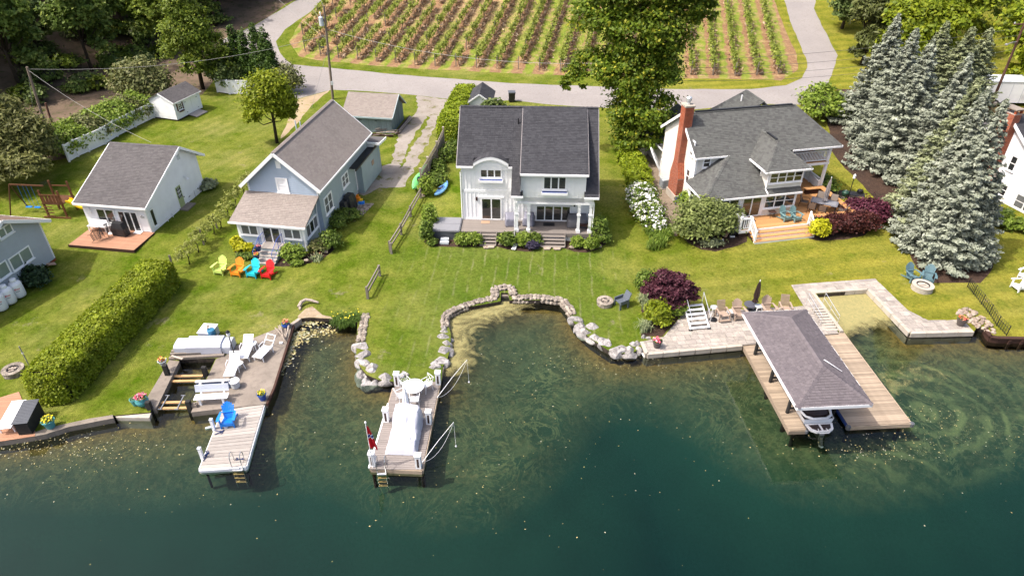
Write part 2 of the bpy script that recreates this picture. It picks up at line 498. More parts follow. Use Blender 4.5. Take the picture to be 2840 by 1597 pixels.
DRIVE=resample([(-10.68,75.64),(-6.93,74.31)]+[(-7.25,71.03),(-7.74,65.92),(-8.35,60.35),(-9.04,52.57),(-11.19,52.35),(-12.28,50.88),(-12.84,51.25),(-12.26,56.2),(-10.89,57.2),(-11.09,63.27)]+[(-11.31,64.72),(-10.18,71.26)],.6,True,.22)
STRIP=resample([(-10.08,56.2),(-10.01,58.05),(-9.74,62.53),(-9.23,66.67),(-8.98,69.21),(-8.65,68.96),(-8.77,66.17),(-9.26,62.53),(-9.64,59.01),(-9.82,56.58)],.5,True,.2)
TRACK=resample([(-23.79,74.3),(-22.56,75.63),(-20.94,77.46),(-21.8,72.48),(-21.93,67.49),(-22.2,64.72),(-22.52,63.0),(-23.18,68.34),(-23.75,73.09)],.8,True,.10)
GPATH=resample([(11.64,59.49),(13.37,60.36),(13.21,54.38),(13.52,51.98),(14.06,50.53),(13.83,48.46),(12.61,44.56)]+[(12.61,44.31),(11.72,44.2),(11.84,45.77),(11.76,50.65),(11.8,52.71)],.6,True,.04)
MULCH_C=resample([(-6.51,43.45),(-5.99,44.58),(-5.25,44.83),(6.1,44.33),(6.71,44.09),(6.92,43.2),(6.23,42.45),(5.4,42.05),(4.5,42.17),(3.86,42.57),(2.28,42.81),(1.34,42.17),(0.49,42.29),(-0.36,42.45),(-1.04,42.82),(-2.39,42.81),(-3.68,42.81),(-5.28,42.84),(-6.02,42.96)],.5,True,.05)
MULCH_R=resample([(17.35,43.45),(16.06,42.7),(14.73,42.19),(13.72,42.44),(12.96,43.32),(12.61,44.33),(13.27,47.23),(16.34,49.41),(17.98,47.23),(17.69,44.92)],.5,True,.05)
MULCH_R2=resample([(22.05,43.82),(22.71,43.59),(24.54,43.7),(26.37,44.33),(28.02,46.02),(28.59,47.49),(27.77,49.9),(27.06,47.49),(23.91,46.62),(22.86,45.9)],.5,True,.05)
MULCH_S=resample([(30.01,60.21),(29.74,57.2),(29.87,52.81),(29.69,49.89)]+[(29.57,48.69),(28.93,45.3),(28.86,43.94),(28.38,40.27),(28.63,38.41),(31.83,38.41),(33.74,40.27),(35.58,43.47)]+[(40.59,55.24),(42.69,60.95),(47.7,70.19)]+[(48.87,71.26),(46.73,77.81),(37.55,77.81),(33.48,71.26),(31.61,64.72)],1.0,True,.08)
MULCH_B=resample([(-20.41,43.09),(-20.01,42.07),(-19.34,41.67),(-18.69,41.65),(-17.68,40.65),(-16.33,40.4),(-15.01,40.53),(-14.18,40.9),(-13.38,41.53),(-12.96,42.31),(-12.83,43.09),(-13.36,44.55),(-14.67,41.94),(-18.26,42.71)],.5,True,.05)
MULCH_P=resample([(8.65,37.07),(8.25,35.15),(8.31,34.27),(7.87,32.71),(9.14,32.58),(10.21,34.03),(11.03,35.02),(11.11,35.86),(9.62,37.43)],.5,True,.04)
BEACH=resample([(-13.61,34.64),(-13.29,35.48),(-12.93,35.74),(-12.48,35.27),(-12.04,34.79),(-11.52,34.64),(-11.13,34.18)]+[(-11.39,34.41),(-12.81,34.54),(-13.36,34.44)],.4,True,.02)
WOODS=resample([(-150,54),(-60,55),(-44.5,56.5),(-41.2,58.2),(-39.6,62.5),(-38.2,68.2),(-38.0,71.5),(-36.5,73.5),(-35.0,76)]+[(-37.34,90.9),(-39.97,95.74),(-36.61,101.86)]+[(-32.97,110.66)]+[(-29,138),(-21,172),(-150,200)],2.5,True,.3)
RIGHTDIRT=resample([(31.56,72.35),(34.31,74.06),(33.57,71.52),(32.16,70.3),(31.21,70.91)],.8,True,.05)
YARD=resample([(48.34,70.3),(51.37,72.83),(55.43,71.52),(53.59,66.9),(49.36,67.49)],1.0,True,.1)
REG=[('road',ROAD),('lawn',STRIP),('gravel_driveway',DRIVE),('dirt_track',TRACK),('gravel_path',GPATH),('mulch_bed',MULCH_C),('mulch_bed',MULCH_R),('mulch_bed',MULCH_R2),('mulch_bed',MULCH_B),('mulch_bed',MULCH_P),
    ('mulch_bed',MULCH_S),('gravel_beach',BEACH),('dirt_yard',YARD),('road',RIGHTDIRT),('vineyard_ground',VINE),('woodland_floor',WOODS)]
land=SHORE+[(150,330),(-150,330)]
pts,edges=[],[]
def addloop(loop):
 b=len(pts)
 pts.extend(Vector(p) for p in loop)
 n=len(loop)
 edges.extend((b+i,b+(i+1) % n) for i in range(n))
LAND=resample(land,1.5,True) if False else land
addloop(LAND)
for _,r in REG:addloop(r)
for gx in np.arange(-66,67,2.0):
 for gy in np.arange(20,140,2.0):
  pts.append(Vector((gx+RNG.uniform(-.5,.5),gy+RNG.uniform(-.5,.5))))
for gx in np.arange(-150,151,12.0):
 for gy in np.arange(14,331,12.0):
  if abs(gx)>66 or gy>140:pts.append(Vector((gx,gy)))
cv,ce,cf,*_=delaunay_2d_cdt(pts,edges,[],0,1e-4)
groups={}
bbs=[(min(p[0] for p in r),max(p[0] for p in r),min(p[1] for p in r),max(p[1] for p in r)) for _,r in REG]
for f in cf:
 c=((cv[f[0]][0]+cv[f[1]][0]+cv[f[2]][0])/3,(cv[f[0]][1]+cv[f[1]][1]+cv[f[2]][1])/3)
 if not inside(c,LAND):continue
 g='lawn'
 for (nm,r),b in zip(REG,bbs):
  if b[0] <= c[0] <= b[1] and b[2] <= c[1] <= b[3] and inside(c,r):
   g=nm;break
 groups.setdefault(g,[]).append(tuple(f))

def g_lawn():
 s=S('lawn_grass',.9,.0)
 p=s.pos()
 xyz=s.n('SeparateXYZ',{0:p})
 X,Y=xyz.outputs[0],xyz.outputs[1]
 big=s.noise(.11,4,.6);med=s.noise(.55,5,.65);fine=s.noise(5.5,4,.7);vf=s.noise(22,3,.7)
 dk,lt=hexc(98,126,29,0.501),hexc(160,164,74,0.517)
 k=s.mix(s.ramp(med,.33,.68),dk,lt)
 k=s.mix(s.ramp(big,.48,.66,0,.55),k,hexc(184,178,108,0.517))
 k=s.mix(s.ramp(big,.40,.28,0,.6),k,hexc(92,124,35,0.501))
 # drier, yellower turf towards the right-hand lawns
 k=s.mix(s.math('MULTIPLY',s.ramp(X,6,22),s.ramp(med,.2,.6,.25,.7)),k,hexc(186,176,71,0.517))
 # greener turf in the middle lawn
 mid=s.math('MULTIPLY',s.math('MULTIPLY',s.ramp(X,-9,-4),s.ramp(X,9,5)),s.ramp(Y,47,44))
 k=s.mix(s.math('MULTIPLY',mid,.55),k,hexc(104,132,52,0.484))
 # mowing tracks: thin pale lines down the middle lawn, broad bands across the right one
 wob=s.math('MULTIPLY',s.noise(.35,2),.5)
 st=s.math('PINGPONG',s.math('ADD',s.math('ADD',X,s.math('MULTIPLY',Y,-.06)),wob),.42)
 ln=s.math('MULTIPLY',s.math('MULTIPLY',s.ramp(st,.10,.0),mid),s.ramp(s.noise(.8,3),.42,.6,0,.6))
 k=s.mix(ln,k,hexc(176,176,126,0.517))
 bd=s.math('PINGPONG',s.math('ADD',s.math('ADD',Y,s.math('MULTIPLY',X,-.2)),wob),.9)
 k=s.mix(s.math('MULTIPLY',s.math('MULTIPLY',s.ramp(bd,.3,.6),s.ramp(X,7,12)),.35),k,hexc(120,134,47,0.484))
 # faint diagonal mowing on the left lawns
 dg=s.math('PINGPONG',s.math('ADD',s.math('ADD',X,s.math('MULTIPLY',Y,-.45)),wob),.7)
 k=s.mix(s.math('MULTIPLY',s.math('MULTIPLY',s.ramp(dg,.2,.5),s.ramp(X,-9,-13)),.28),k,hexc(118,136,43,0.484))
 # worn straw-coloured patches
 k=s.mix(s.ramp(s.noise(.42,6,.75),.62,.72,0,.55),k,hexc(190,170,155,0.501))
 k=s.mix(s.ramp(s.noise(.9,6,.7,dist=.5),.56,.68,0,.6),k,hexc(92,122,30,.5))
 k=s.hue(k,s.ramp(fine,.3,.7,.68,1.3))
 k=s.hue(k,s.ramp(vf,.3,.7,.72,1.26))
 s.col(k);s.bump(s.noise(14,4,.8),.9,.06)
 return s.m
def g_simple(name,a,b,c,s1=.5,s2=8.0,bump=.4):
 s=S(name,.92,.15)
 k=s.mix(s.ramp(s.noise(s1,5,.65),.35,.65),a,b)
 k=s.mix(s.ramp(s.noise(s2,5,.75),.54,.66),k,c)
 k=s.hue(k,s.ramp(s.noise(28,3,.7),.3,.7,.8,1.2))
 s.col(k);s.bump(s.noise(s2*2,4,.7),bump,.03)
 return s.m
def g_vine():
 s=S('vineyard_soil_and_grass',.92,.15)
 p=s.pos()
 xyz=s.n('SeparateXYZ',{0:p})
 a=rad(VROW)
 u=s.math('SUBTRACT',s.math('MULTIPLY',xyz.outputs[0],cos(a)),s.math('MULTIPLY',xyz.outputs[1],sin(a)))
 u=s.math('ADD',u,s.math('MULTIPLY',s.noise(.5,4),.9))
 ph=s.math('PINGPONG',s.math('ADD',u,VOFF-.45),VSP/2)           # 0 on the vine strip, VSP/2 mid-alley
 grass=s.mix(s.ramp(s.noise(.9,5,.7),.35,.65),hexc(120,150,40,0.638),hexc(176,176,82,0.660))
 straw=s.mix(s.ramp(s.noise(2.5,6,.75),.35,.65),hexc(206,178,132,0.702),hexc(172,138,100,0.660))
 brown=s.mix(s.ramp(s.noise(2.2,6,.75),.35,.65),hexc(188,150,114,0.638),hexc(152,114,86,0.617))
 dry=s.math('MULTIPLY',s.ramp(s.noise(.10,3),.40,.55),s.math('MULTIPLY',s.ramp(xyz.outputs[1],92,104),s.ramp(xyz.outputs[0],6,-6)))
 k=s.mix(dry,grass,straw)
 edge=s.ramp(s.math('ADD',ph,s.ramp(s.noise(1.6,5,.7),.3,.7,-.3,.3)),.62,.80)
 k=s.mix(edge,brown,k)
 k=s.mix(s.ramp(s.noise(.8,5,.7),.5,.62,0,.85),k,straw)
 k=s.hue(k,s.ramp(s.noise(9,4,.8),.3,.7,.66,1.3))
 s.col(k);s.bump(s.noise(7,5,.8),1.0,.12)
 return s.m
VROW,VSP=10.7,2.62
_q=(-20.01,87.96)
VOFF=-(_q[0]*cos(rad(VROW))-_q[1]*sin(rad(VROW)))
GM=dict(lawn=g_lawn(),road=g_simple('chip_seal_road',hexc(208,200,195,.46),hexc(196,188,184,.45),hexc(184,172,162,.45),.18,4,.15),
    gravel_driveway=g_simple('driveway_gravel',hexc(204,194,184,.5),hexc(180,168,155,.48),hexc(150,150,72,.36),.5,.8,.6),
    dirt_track=g_simple('dirt',hexc(206,184,152,.62),hexc(188,166,134,.6),hexc(166,164,84,.55),.4,1.1,.4),
    gravel_path=g_simple('pea_gravel',hexc(178,160,140,.6),hexc(158,142,124,.58),hexc(126,112,98,.5),.8,7,.5),
    mulch_bed=g_simple('bark_mulch',hexc(66,54,48,.6),hexc(92,72,60,.6),hexc(128,104,88,.55),.5,9,1.0),
    gravel_beach=g_simple('beach_gravel',hexc(200,180,150,.62),hexc(168,146,118,.6),hexc(214,206,196,.6),.9,6,.8),
    dirt_yard=g_simple('yard_dirt',hexc(176,140,108,.6),hexc(120,104,60,.55),hexc(96,108,50,.5),.6,3,.6),
    vineyard_ground=g_vine(),woodland_floor=g_simple('woodland_soil',hexc(150,128,108,.55),hexc(112,98,80,.52),hexc(86,100,46,.5),.3,1.2,.8))
for g,fs in groups.items():
 used=sorted({i for f in fs for i in f})
 mp={i:k for k,i in enumerate(used)}
 m=MB()
 m.v=[(cv[i][0],cv[i][1],tz(cv[i][0],cv[i][1])) for i in used]
 m.f=[tuple(mp[i] for i in f) for f in fs]
 m.build(g,GM[g],smooth=True,kind='structure')
# the soil face under the lawn's edge along the water
m=MB()
for a,b in zip(SHORE[:-1],SHORE[1:]):
 m.add([(a[0],a[1],tz(*a)),(b[0],b[1],tz(*b)),(b[0],b[1],-.8),(a[0],a[1],-.8)],[(0,3,2,1)])
m.build('shore_bank',M['dark_stone'],kind='structure')

# ------------------------------------------------------------------ lake bed and water
SHELF=[(-47.82,26.77),(-32.13,24.76),(-26.08,23.43),(-21.56,23.3),(-17.56,23.38),(-13.28,23.95),(-10.53,24.4),(-7.93,23.82),(-5.51,22.54),(-3.48,21.98),(-1.14,22.3),(0.65,23.82),(2.19,26.03),(3.41,28.0),(5.1,29.14),(7.2,29.31),(9.37,28.65),(11.26,27.07),(12.52,25.31),(14.35,23.82),(16.8,23.3),(20.21,23.69),(23.65,24.76),(28.54,25.88),(45.78,28.65)]
sx=np.array([p[0] for p in SHELF]);sy=np.array([p[1] for p in SHELF])
def seg_dist(px,py):
 best=np.full(px.shape,1e9)
 for i in range(len(sx)-1):
  ax,ay,bx,by=sx[i],sy[i],sx[i+1],sy[i+1]
  dx,dy=bx-ax,by-ay
  t=np.clip(((px-ax)*dx+(py-ay)*dy)/(dx*dx+dy*dy),0,1)
  best=np.minimum(best,np.hypot(px-ax-t*dx,py-ay-t*dy))
 return best
nx,ny=360,230
gx=np.linspace(-62,62,nx);gy=np.linspace(-14,42,ny)
XX,YY=np.meshgrid(gx,gy)
xf,yf=XX.ravel(),YY.ravel()
ybound=np.interp(xf,sx,sy)
sgn=np.where(yf>ybound,1,-1)
dist=seg_dist(xf,yf)*sgn                      # + on the shelf, - over the deep
shore_pts=np.array(resample(SHORE[3:-2],.5))
near=np.full(xf.shape,1e9)
for p in shore_pts:near=np.minimum(near,np.hypot(xf-p[0],yf-p[1]))
fall=np.clip(-dist/3.0,0,1)
z=.18-.55*np.clip(near/4.0,0,1)-.25*np.clip(near/12,0,1)-fall*.7-np.clip(-dist/14,0,1)*1.6
z+=.06*np.sin(xf*1.7+2*np.sin(yf*.9))*np.cos(yf*1.3)*(near>1)
me=bpy.data.meshes.new('lake_bed')
idx=np.arange(nx*ny).reshape(ny,nx)
q=np.stack([idx[:-1,:-1],idx[:-1,1:],idx[1:,1:],idx[1:,:-1]],-1).reshape(-1,4)
me.from_pydata(np.stack([xf,yf,z],-1).tolist(),[],q.tolist())
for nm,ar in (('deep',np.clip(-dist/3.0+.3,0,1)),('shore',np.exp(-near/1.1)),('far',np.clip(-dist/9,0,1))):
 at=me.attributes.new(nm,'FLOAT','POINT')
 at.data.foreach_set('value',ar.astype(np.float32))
me.polygons.foreach_set('use_smooth',[True]*len(me.polygons))
s=S('lake_bed_algae_and_depth',1.0,0)
A=lambda n:s.n('Attribute',attribute_name=n).outputs['Fac']
n1=s.noise(.5,6,.65,dist=1.4);n2=s.noise(3.2,6,.7,dist=.8);n3=s.noise(.16,4,.6,dist=1.0)
k=s.mix(s.ramp(n1,.34,.66),hexc(64,84,66,.55),hexc(102,114,88,.55))
k=s.mix(s.ramp(n3,.42,.6,0,.6),k,hexc(52,84,70,.55))
k=s.mix(s.ramp(n2,.50,.68,0,.5),k,hexc(142,132,100,.62))
sw=(23.12,27.28)
vm=s.n('VectorMath',{0:s.pos(),1:(sw[0],sw[1],0)},operation='SUBTRACT').outputs[0]
wv=s.n('TexWave',{'Vector':vm,'Scale':.26,'Distortion':13.0,'Detail':5.0,'Detail Scale':.55,'Detail Roughness':.6},wave_type='RINGS',rings_direction='Z').outputs[1]
rad_=s.n('VectorMath',{0:vm},operation='LENGTH').outputs['Value']
k=s.mix(s.math('MULTIPLY',s.math('MULTIPLY',s.ramp(wv,.55,.95),s.ramp(n1,.35,.6,.1,.8)),s.ramp(rad_,11,4)),k,hexc(140,148,108,.62))
n5=s.noise(.30,7,.6,dist=4.5)
k=s.mix(s.math('MULTIPLY',s.ramp(s.math('ABSOLUTE',s.math('SUBTRACT',n5,.5)),.035,.0),s.ramp(n3,.4,.6,.15,.75)),k,hexc(140,144,108,.62))
k=s.mix(A('shore'),k,s.mix(s.ramp(n2,.38,.6),hexc(108,80,46,.7),hexc(156,122,72,.75)))
deep=s.mix(A('far'),(.012,.046,.036,1),(.0012,.019,.020,1))  # deep water's scattered light put into the bed colour as dark teal
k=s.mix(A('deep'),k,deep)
k=s.hue(k,s.ramp(s.noise(9,4,.7),.3,.7,.85,1.15))
s.col(k)
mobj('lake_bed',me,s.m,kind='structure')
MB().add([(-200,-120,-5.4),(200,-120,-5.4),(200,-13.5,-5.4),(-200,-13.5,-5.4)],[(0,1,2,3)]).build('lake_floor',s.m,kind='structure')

s=S('lake_water',.05,.5)
nt=s.t
gl=s.n('BsdfGlossy',{0:(1,1,1,1),'Roughness':.04})
tr=s.n('BsdfTransparent',{0:(.70,.80,.72,1)})
nrm=s.n('Bump',{'Strength':.06,'Distance':.05,'Height':s.noise(1.8,4,.6,dist=.6)}).outputs[0]
fr=s.n('Fresnel',{0:1.33,'Normal':nrm})
nt.links.new(nrm,gl.inputs['Normal'])
mx=s.n('MixShader',{0:fr.outputs[0],1:tr.outputs[0],2:gl.outputs[0]})
nt.links.new(mx.outputs[0],s.out.inputs[0])
MB().add([(-200,-120,WATER),(200,-120,WATER),(200,44,WATER),(-200,44,WATER)],[(0,1,2,3)]).build('lake_water',s.m,kind='structure')

# ------------------------------------------------------------------ building helpers (all in a building's own metres)
def span(poly,z):
 """extent along s of a convex polygon [(s,z)] at height z"""
 xs=[]
 n=len(poly)
 for i in range(n):
  a,b=poly[i],poly[(i+1) % n]
  if (a[1]-z)*(b[1]-z) <= 0 and a[1] != b[1]:
   t=(z-a[1])/(b[1]-a[1])
   xs.append(a[0]+(b[0]-a[0])*t)
 return (min(xs),max(xs)) if len(xs)>1 else None

class Wall:
 """a vertical wall plane: origin o (x,y), direction angle of s, outward normal on the right of s"""
 def __init__(s,o,d):
  s.o=o
  L=hypot(*d);s.d=(d[0]/L,d[1]/L);s.n=(s.d[1],-s.d[0])
 def p(s,a,z,out=0.0):
  return (s.o[0]+s.d[0]*a+s.n[0]*out,s.o[1]+s.d[1]*a+s.n[1]*out,z)
 def box(s,mb,a0,a1,z0,z1,o0,o1):
  vs=[s.p(a0,z0,o1),s.p(a1,z0,o1),s.p(a1,z0,o0),s.p(a0,z0,o0),s.p(a0,z1,o1),s.p(a1,z1,o1),s.p(a1,z1,o0),s.p(a0,z1,o0)]
  return mb.add(vs,[(3,2,1,0),(4,5,6,7),(0,1,5,4),(1,2,6,5),(2,3,7,6),(3,0,4,7)])

def siding(w,poly,mat,parent,step=.125,proud=.034):
 z0,z1=min(p[1] for p in poly),max(p[1] for p in poly)
 m=MB()
 z=z0
 while z<z1-.02:
  zt=min(z+step,z1-.005)
  a,b=span(poly,z+.003),span(poly,zt-.002)
  if a and b and a[1]-a[0]>.02:
   m.add([w.p(a[0],z,proud),w.p(a[1],z,proud),w.p(b[1],zt,.006),w.p(b[0],zt,.006),w.p(a[0],z,.004),w.p(a[1],z,.004)],[(0,1,2,3),(4,5,1,0)])
  z+=step
 o=m.build('siding',mat,parent,kind='stuff')
 return o

def window(w,a0,a1,z0,z1,parent,cols=1,split=None,grid=None,frame=.09,mat='white',glass='glass',sill=True,name='window',depth=.07,meet=False):
 """a framed window or glazed door set proud of wall w; every pane its own piece"""
 fm=MB()
 w.box(fm,a0,a1,z1-frame,z1,-.02,depth)
 w.box(fm,a0,a1,z0,z0+frame,-.02,depth)
 for a in (a0,a1-frame):w.box(fm,a,a+frame,z0+frame,z1-frame,-.02,depth)
 W=(a1-a0-frame)/cols
 for i in range(1,cols):w.box(fm,a0+i*W,a0+i*W+frame,z0+frame,z1-frame,-.02,depth-.004)
 fr=fm.build(name,M[mat],parent)
 for i in range(cols):
  p0,p1=a0+i*W+frame,a0+(i+1)*W
  pm=MB()
  w.box(pm,p0-.005,p1+.005,z0+frame-.005,z1-frame+.005,-.015,.042)
  g=glass[i % len(glass)] if isinstance(glass,(list,tuple)) else glass
  pm.build('pane',M[g],fr)
  if meet:
   mm=MB();zc=(z0+z1)/2
   w.box(mm,p0,p1,zc-.025,zc+.025,.03,depth-.012);mm.build('sash_rail',M[mat],fr)
  if grid:
   mm=MB();nx_,nz_=grid
   for k in range(1,nx_):x=p0+(p1-p0)*k/nx_;w.box(mm,x-.015,x+.015,z0+frame,z1-frame,.03,.05)
   for k in range(1,nz_):zz=z0+frame+(z1-z0-2*frame)*k/nz_;w.box(mm,p0,p1,zz-.015,zz+.015,.03,.052)
   mm.build('muntin',M[mat],fr)
 if sill:
  sm=MB();w.box(sm,a0-.05,a1+.05,z0-.06,z0-.002,-.02,depth+.05);sm.build('sill',M[mat],fr)
 return fr

def trimline(w,a0,a1,z0,z1,parent,mat='trim_white',out=.03,name='trim'):
 m=MB();w.box(m,a0,a1,z0,z1,-.01,out);return m.build(name,M[mat],parent)

TAB={}
def shingles(poly3,mat,parent,course=.15,tab=.26,rng=None,pieces=0,lift=.016,ref=None):
 """courses of staggered shingle tabs on a planar roof polygon whose first edge is the eave (left to right seen from outside).
 pieces: how many full tabs become separate objects, those nearest to ref first"""
 rng=rng or RNG
 P3=[Vector(p) for p in poly3]
 e=(P3[1]-P3[0]).normalized()
 nrm=Vector((0,0,0))
 for i in range(len(P3)):nrm+=P3[i].cross(P3[(i+1) % len(P3)])
 nrm.normalize()
 if nrm.z<0:nrm=-nrm
 u=nrm.cross(e).normalized()
 if u.z<0:u=-u
 o=P3[0]
 q=[((p-o).dot(e),(p-o).dot(u)) for p in P3]
 t0,t1=min(p[1] for p in q),max(p[1] for p in q)
 m=MB();full=[]
 t=t0;row=0
 while t<t1-.03:
  tt=min(t+course*1.04,t1)
  a,b=span(q,t+.004),span(q,min(t+course,t1)-.004)
  if a and b:
   x=a[0]-rng.random()*tab
   lo,hi=min(a[0],b[0]),max(a[1],b[1])
   x=lo-rng.random()*tab
   while x<hi:
    w=tab*rng.choice((.55,.8,1.0,1.0,1.35))
    x1=x+w
    bl,br=max(x,a[0]),min(x1,a[1])
    tl,tr_=max(x,b[0]),min(x1,b[1])
    if br-bl>.02 or tr_-tl>.02:
     if br<bl:bl=br=(bl+br)/2
     if tr_<tl:tl=tr_=(tl+tr_)/2
     lf=lift*rng.uniform(.6,1.5)
     P_=lambda s_,t_,h:o+e*s_+u*t_+nrm*h
     g=.006
     vs=[P_(bl+g,t,lf),P_(br-g,t,lf),P_(tr_-g,tt,.003),P_(tl+g,tt,.003),P_(bl+g,t,.0),P_(br-g,t,.0)]
     if pieces and abs(bl-x)<1e-6 and abs(br-x1)<1e-6 and abs(tl-x)<1e-6 and abs(tr_-x1)<1e-6:full.append((vs,(vs[0]-Vector(ref)).length))
     else:m.add(vs,[(0,1,2,3),(4,5,1,0)])
    x=x1
  t+=course;row+=1
 full.sort(key=lambda k:k[1])
 out=[]
 for i,(vs,d) in enumerate(full):
  if i<pieces:
   mm=MB();mm.add(vs,[(0,1,2,3),(4,5,1,0)]);out.append(mm.build('shingle',mat,parent))
  else:m.add(vs,[(0,1,2,3),(4,5,1,0)])
 if m.v:m.build('shingles',mat,parent,kind='stuff')
 return out

def roof_slab(m,poly3,th=.12):
 """thick roof deck below a planar polygon"""
 return m.extr([tuple(Vector(p)-Vector((0,0,.004))) for p in poly3],(0,0,-th))

def capline(p,q,parent,mat,w=.3,step=.3):
 """overlapping ridge or hip cap shingles"""
 p,q=Vector(p),Vector(q)
 L=(q-p).length;d=(q-p)/L
 side=d.cross(Vector((0,0,1))).normalized()*(w/2)
 m=MB();n=int(L/step)+1
 for i in range(n):
  a,b=p+d*(L*i/n),p+d*(L*min(n,i+1.12)/n)
  z1,z0=Vector((0,0,.05)),Vector((0,0,.028));dr=Vector((0,0,-.07))
  m.add([a+side+z1+dr,a+z1,a-side+z1+dr,b+side+z0+dr,b+z0,b-side+z0+dr],[(0,1,4,3),(1,2,5,4),(2,1,0)])
 m.build('ridge_cap',mat,parent,kind='stuff')

def rail(p,q,z0,z1,parent,mat='white',post=.11,bal=.045,gap=.13,posts=(True,True),name='railing',cap=True,pz=None):
 """a guard rail from p to q; heights above the building's zero"""
 m=MB();p3,q3=Vector((p[0],p[1],0)),Vector((q[0],q[1],0))
 m.beam(p3+Vector((0,0,z1-.04)),q3+Vector((0,0,z1-.04)),.09,.07)
 m.beam(p3+Vector((0,0,z0+.12)),q3+Vector((0,0,z0+.12)),.05,.06)
 r=m.build(name,M[mat],parent)
 L=(q3-p3).length;n=max(1,int(L/gap))
 for i in range(1,n):
  c=p3.lerp(q3,i/n)
  b=MB();b.box(c.x-bal/2,c.x+bal/2,c.y-bal/2,c.y+bal/2,z0+.14,z1-.07);b.build('baluster',M[mat],r)
 for f,c in zip(posts,(p3,q3)):
  if f:
   b=MB();h=post/2;b.box(c.x-h,c.x+h,c.y-h,c.y+h,z0,z1+.1);b.box(c.x-h-.02,c.x+h+.02,c.y-h-.02,c.y+h+.02,z1+.1,z1+.14);b.build('rail_post',M[mat],r)
 return r

def planks(n,along,x0,x1,y0,w,gap,z,th,mat,parent,name='plank',jit=.004,rng=RNG,meshes=None):
 """n boards laid side by side; along='x': board runs in x, boards step in y"""
 L=x1-x0
 base=MB()
 if along=='x':base.box(0,L,0,w,-th,0)
 else:base.box(0,w,0,L,-th,0)
 first=base.build(name,mat,parent)
 out=[]
 for i in range(n):
  o=first if i==0 else first.copy()
  if i:COL.objects.link(o)
  s=y0+i*(w+gap)
  zz=z+rng.uniform(-jit,jit)
  o.location=(x0,s,zz) if along=='x' else (s,x0,zz)
  out.append(o)
 return out

def downspout(pts,parent,mat='white',r=.045,name='downspout'):
 MB().tube(pts,r,6).build(name,M[mat],parent)

# ------------------------------------------------------------------ the white house in the middle
H=thing('white_house','white board and batten house with charcoal roof, arched dormer and grey front deck','house',(-3.70,45.75,0),rad(-2.5))
HM,SH=M['white'],M['shingle_dark']
SL=.777
def rz(v):return 6.38+SL*(v+.3)          # main front roof plane
RV,RZ=3.65,6.38+SL*3.95
m=MB()
m.box(0,9.55,.0,7.3,.9,6.3)
m.extr([(.0,0,6.3),(.0,7.3,6.3),(.0,3.65,RZ-.2)],(9.55,0,0))
m.build('wall',HM,H)
m=MB();m.box(4.45,8.98,-1.72,2.5,4.2,6.55);m.box(3.95,9.62,-1.72,-.02,4.2,4.72);m.build('dormer_wall',HM,H)
# main roof: left part stops at the wall, right part sweeps down over the porch
mainL=[(-.28,.25,rz(.25)),(3.72,.25,rz(.25)),(3.72,RV,RZ),(-.28,RV,RZ)]
eav=[[(a,-.3,rz(-.3)),(b,-.3,rz(-.3)),(b,.25,rz(.25)),(a,.25,rz(.25))] for a,b in ((-.28,.92),(3.46,3.72))]
m=MB()
roof_slab(m,mainL)
for q in eav:roof_slab(m,q)
lo=rz(-2.1)
mainR1=[(3.721,-2.1,lo),(4.55,-2.1,lo),(4.55,RV,RZ),(3.721,RV,RZ)]
mainR2=[(8.9,-2.1,lo),(9.92,-2.1,lo),(9.92,RV,RZ),(8.9,RV,RZ)]
back=[(9.92,7.6,rz(-.3)),(-.28,7.6,rz(-.3)),(-.28,RV,RZ),(9.92,RV,RZ)]
for q in (mainR1,mainR2,back):roof_slab(m,q)
DZ=6.72
dorm=[(4.38,-2.12,DZ),(9.1,-2.12,DZ),(9.1,RV,RZ+.03),(4.38,RV,RZ+.03)]
roof_slab(m,dorm,.16)
m.add([(4.38,-2.12,DZ),(4.38,RV,RZ),(4.38,-2.12,lo)],[(0,1,2)])
m.build('roof',SH,H)
for q in (mainL,mainR1,mainR2,back,dorm,*eav):shingles(q,SH,H)
capline((-.28,RV,RZ),(9.92,RV,RZ+.02),H,SH)
m=MB()
for a,b,v,z in ((-.3,.92,-.33,rz(-.3)),(3.45,3.74,-.33,rz(-.3)),(3.70,4.58,-2.14,lo),(8.88,9.94,-2.14,lo),(4.36,9.12,-2.16,DZ)):m.beam((a,v,z-.06),(b,v,z-.06),.06,.15)
m.build('fascia',M['trim_white'],H,kind='stuff')
for q in ((-.30,-.3,rz(-.3)),(9.94,-2.1,lo),(4.36,-2.12,DZ),(9.12,-2.12,DZ)):m=MB();m.beam((q[0],q[1],q[2]-.1),(q[0],RV,RZ-.1),.05,.16);m.build('rake_edge',M['umb_grey'],H)
# side cheeks of the shed dormer
for u in (4.45,8.96):m=MB();m.extr([(u,-1.7,4.7),(u,-1.7,6.62),(u,RV-.2,RZ-.15)],(.03,0,0));m.build('dormer_cheek',HM,H)
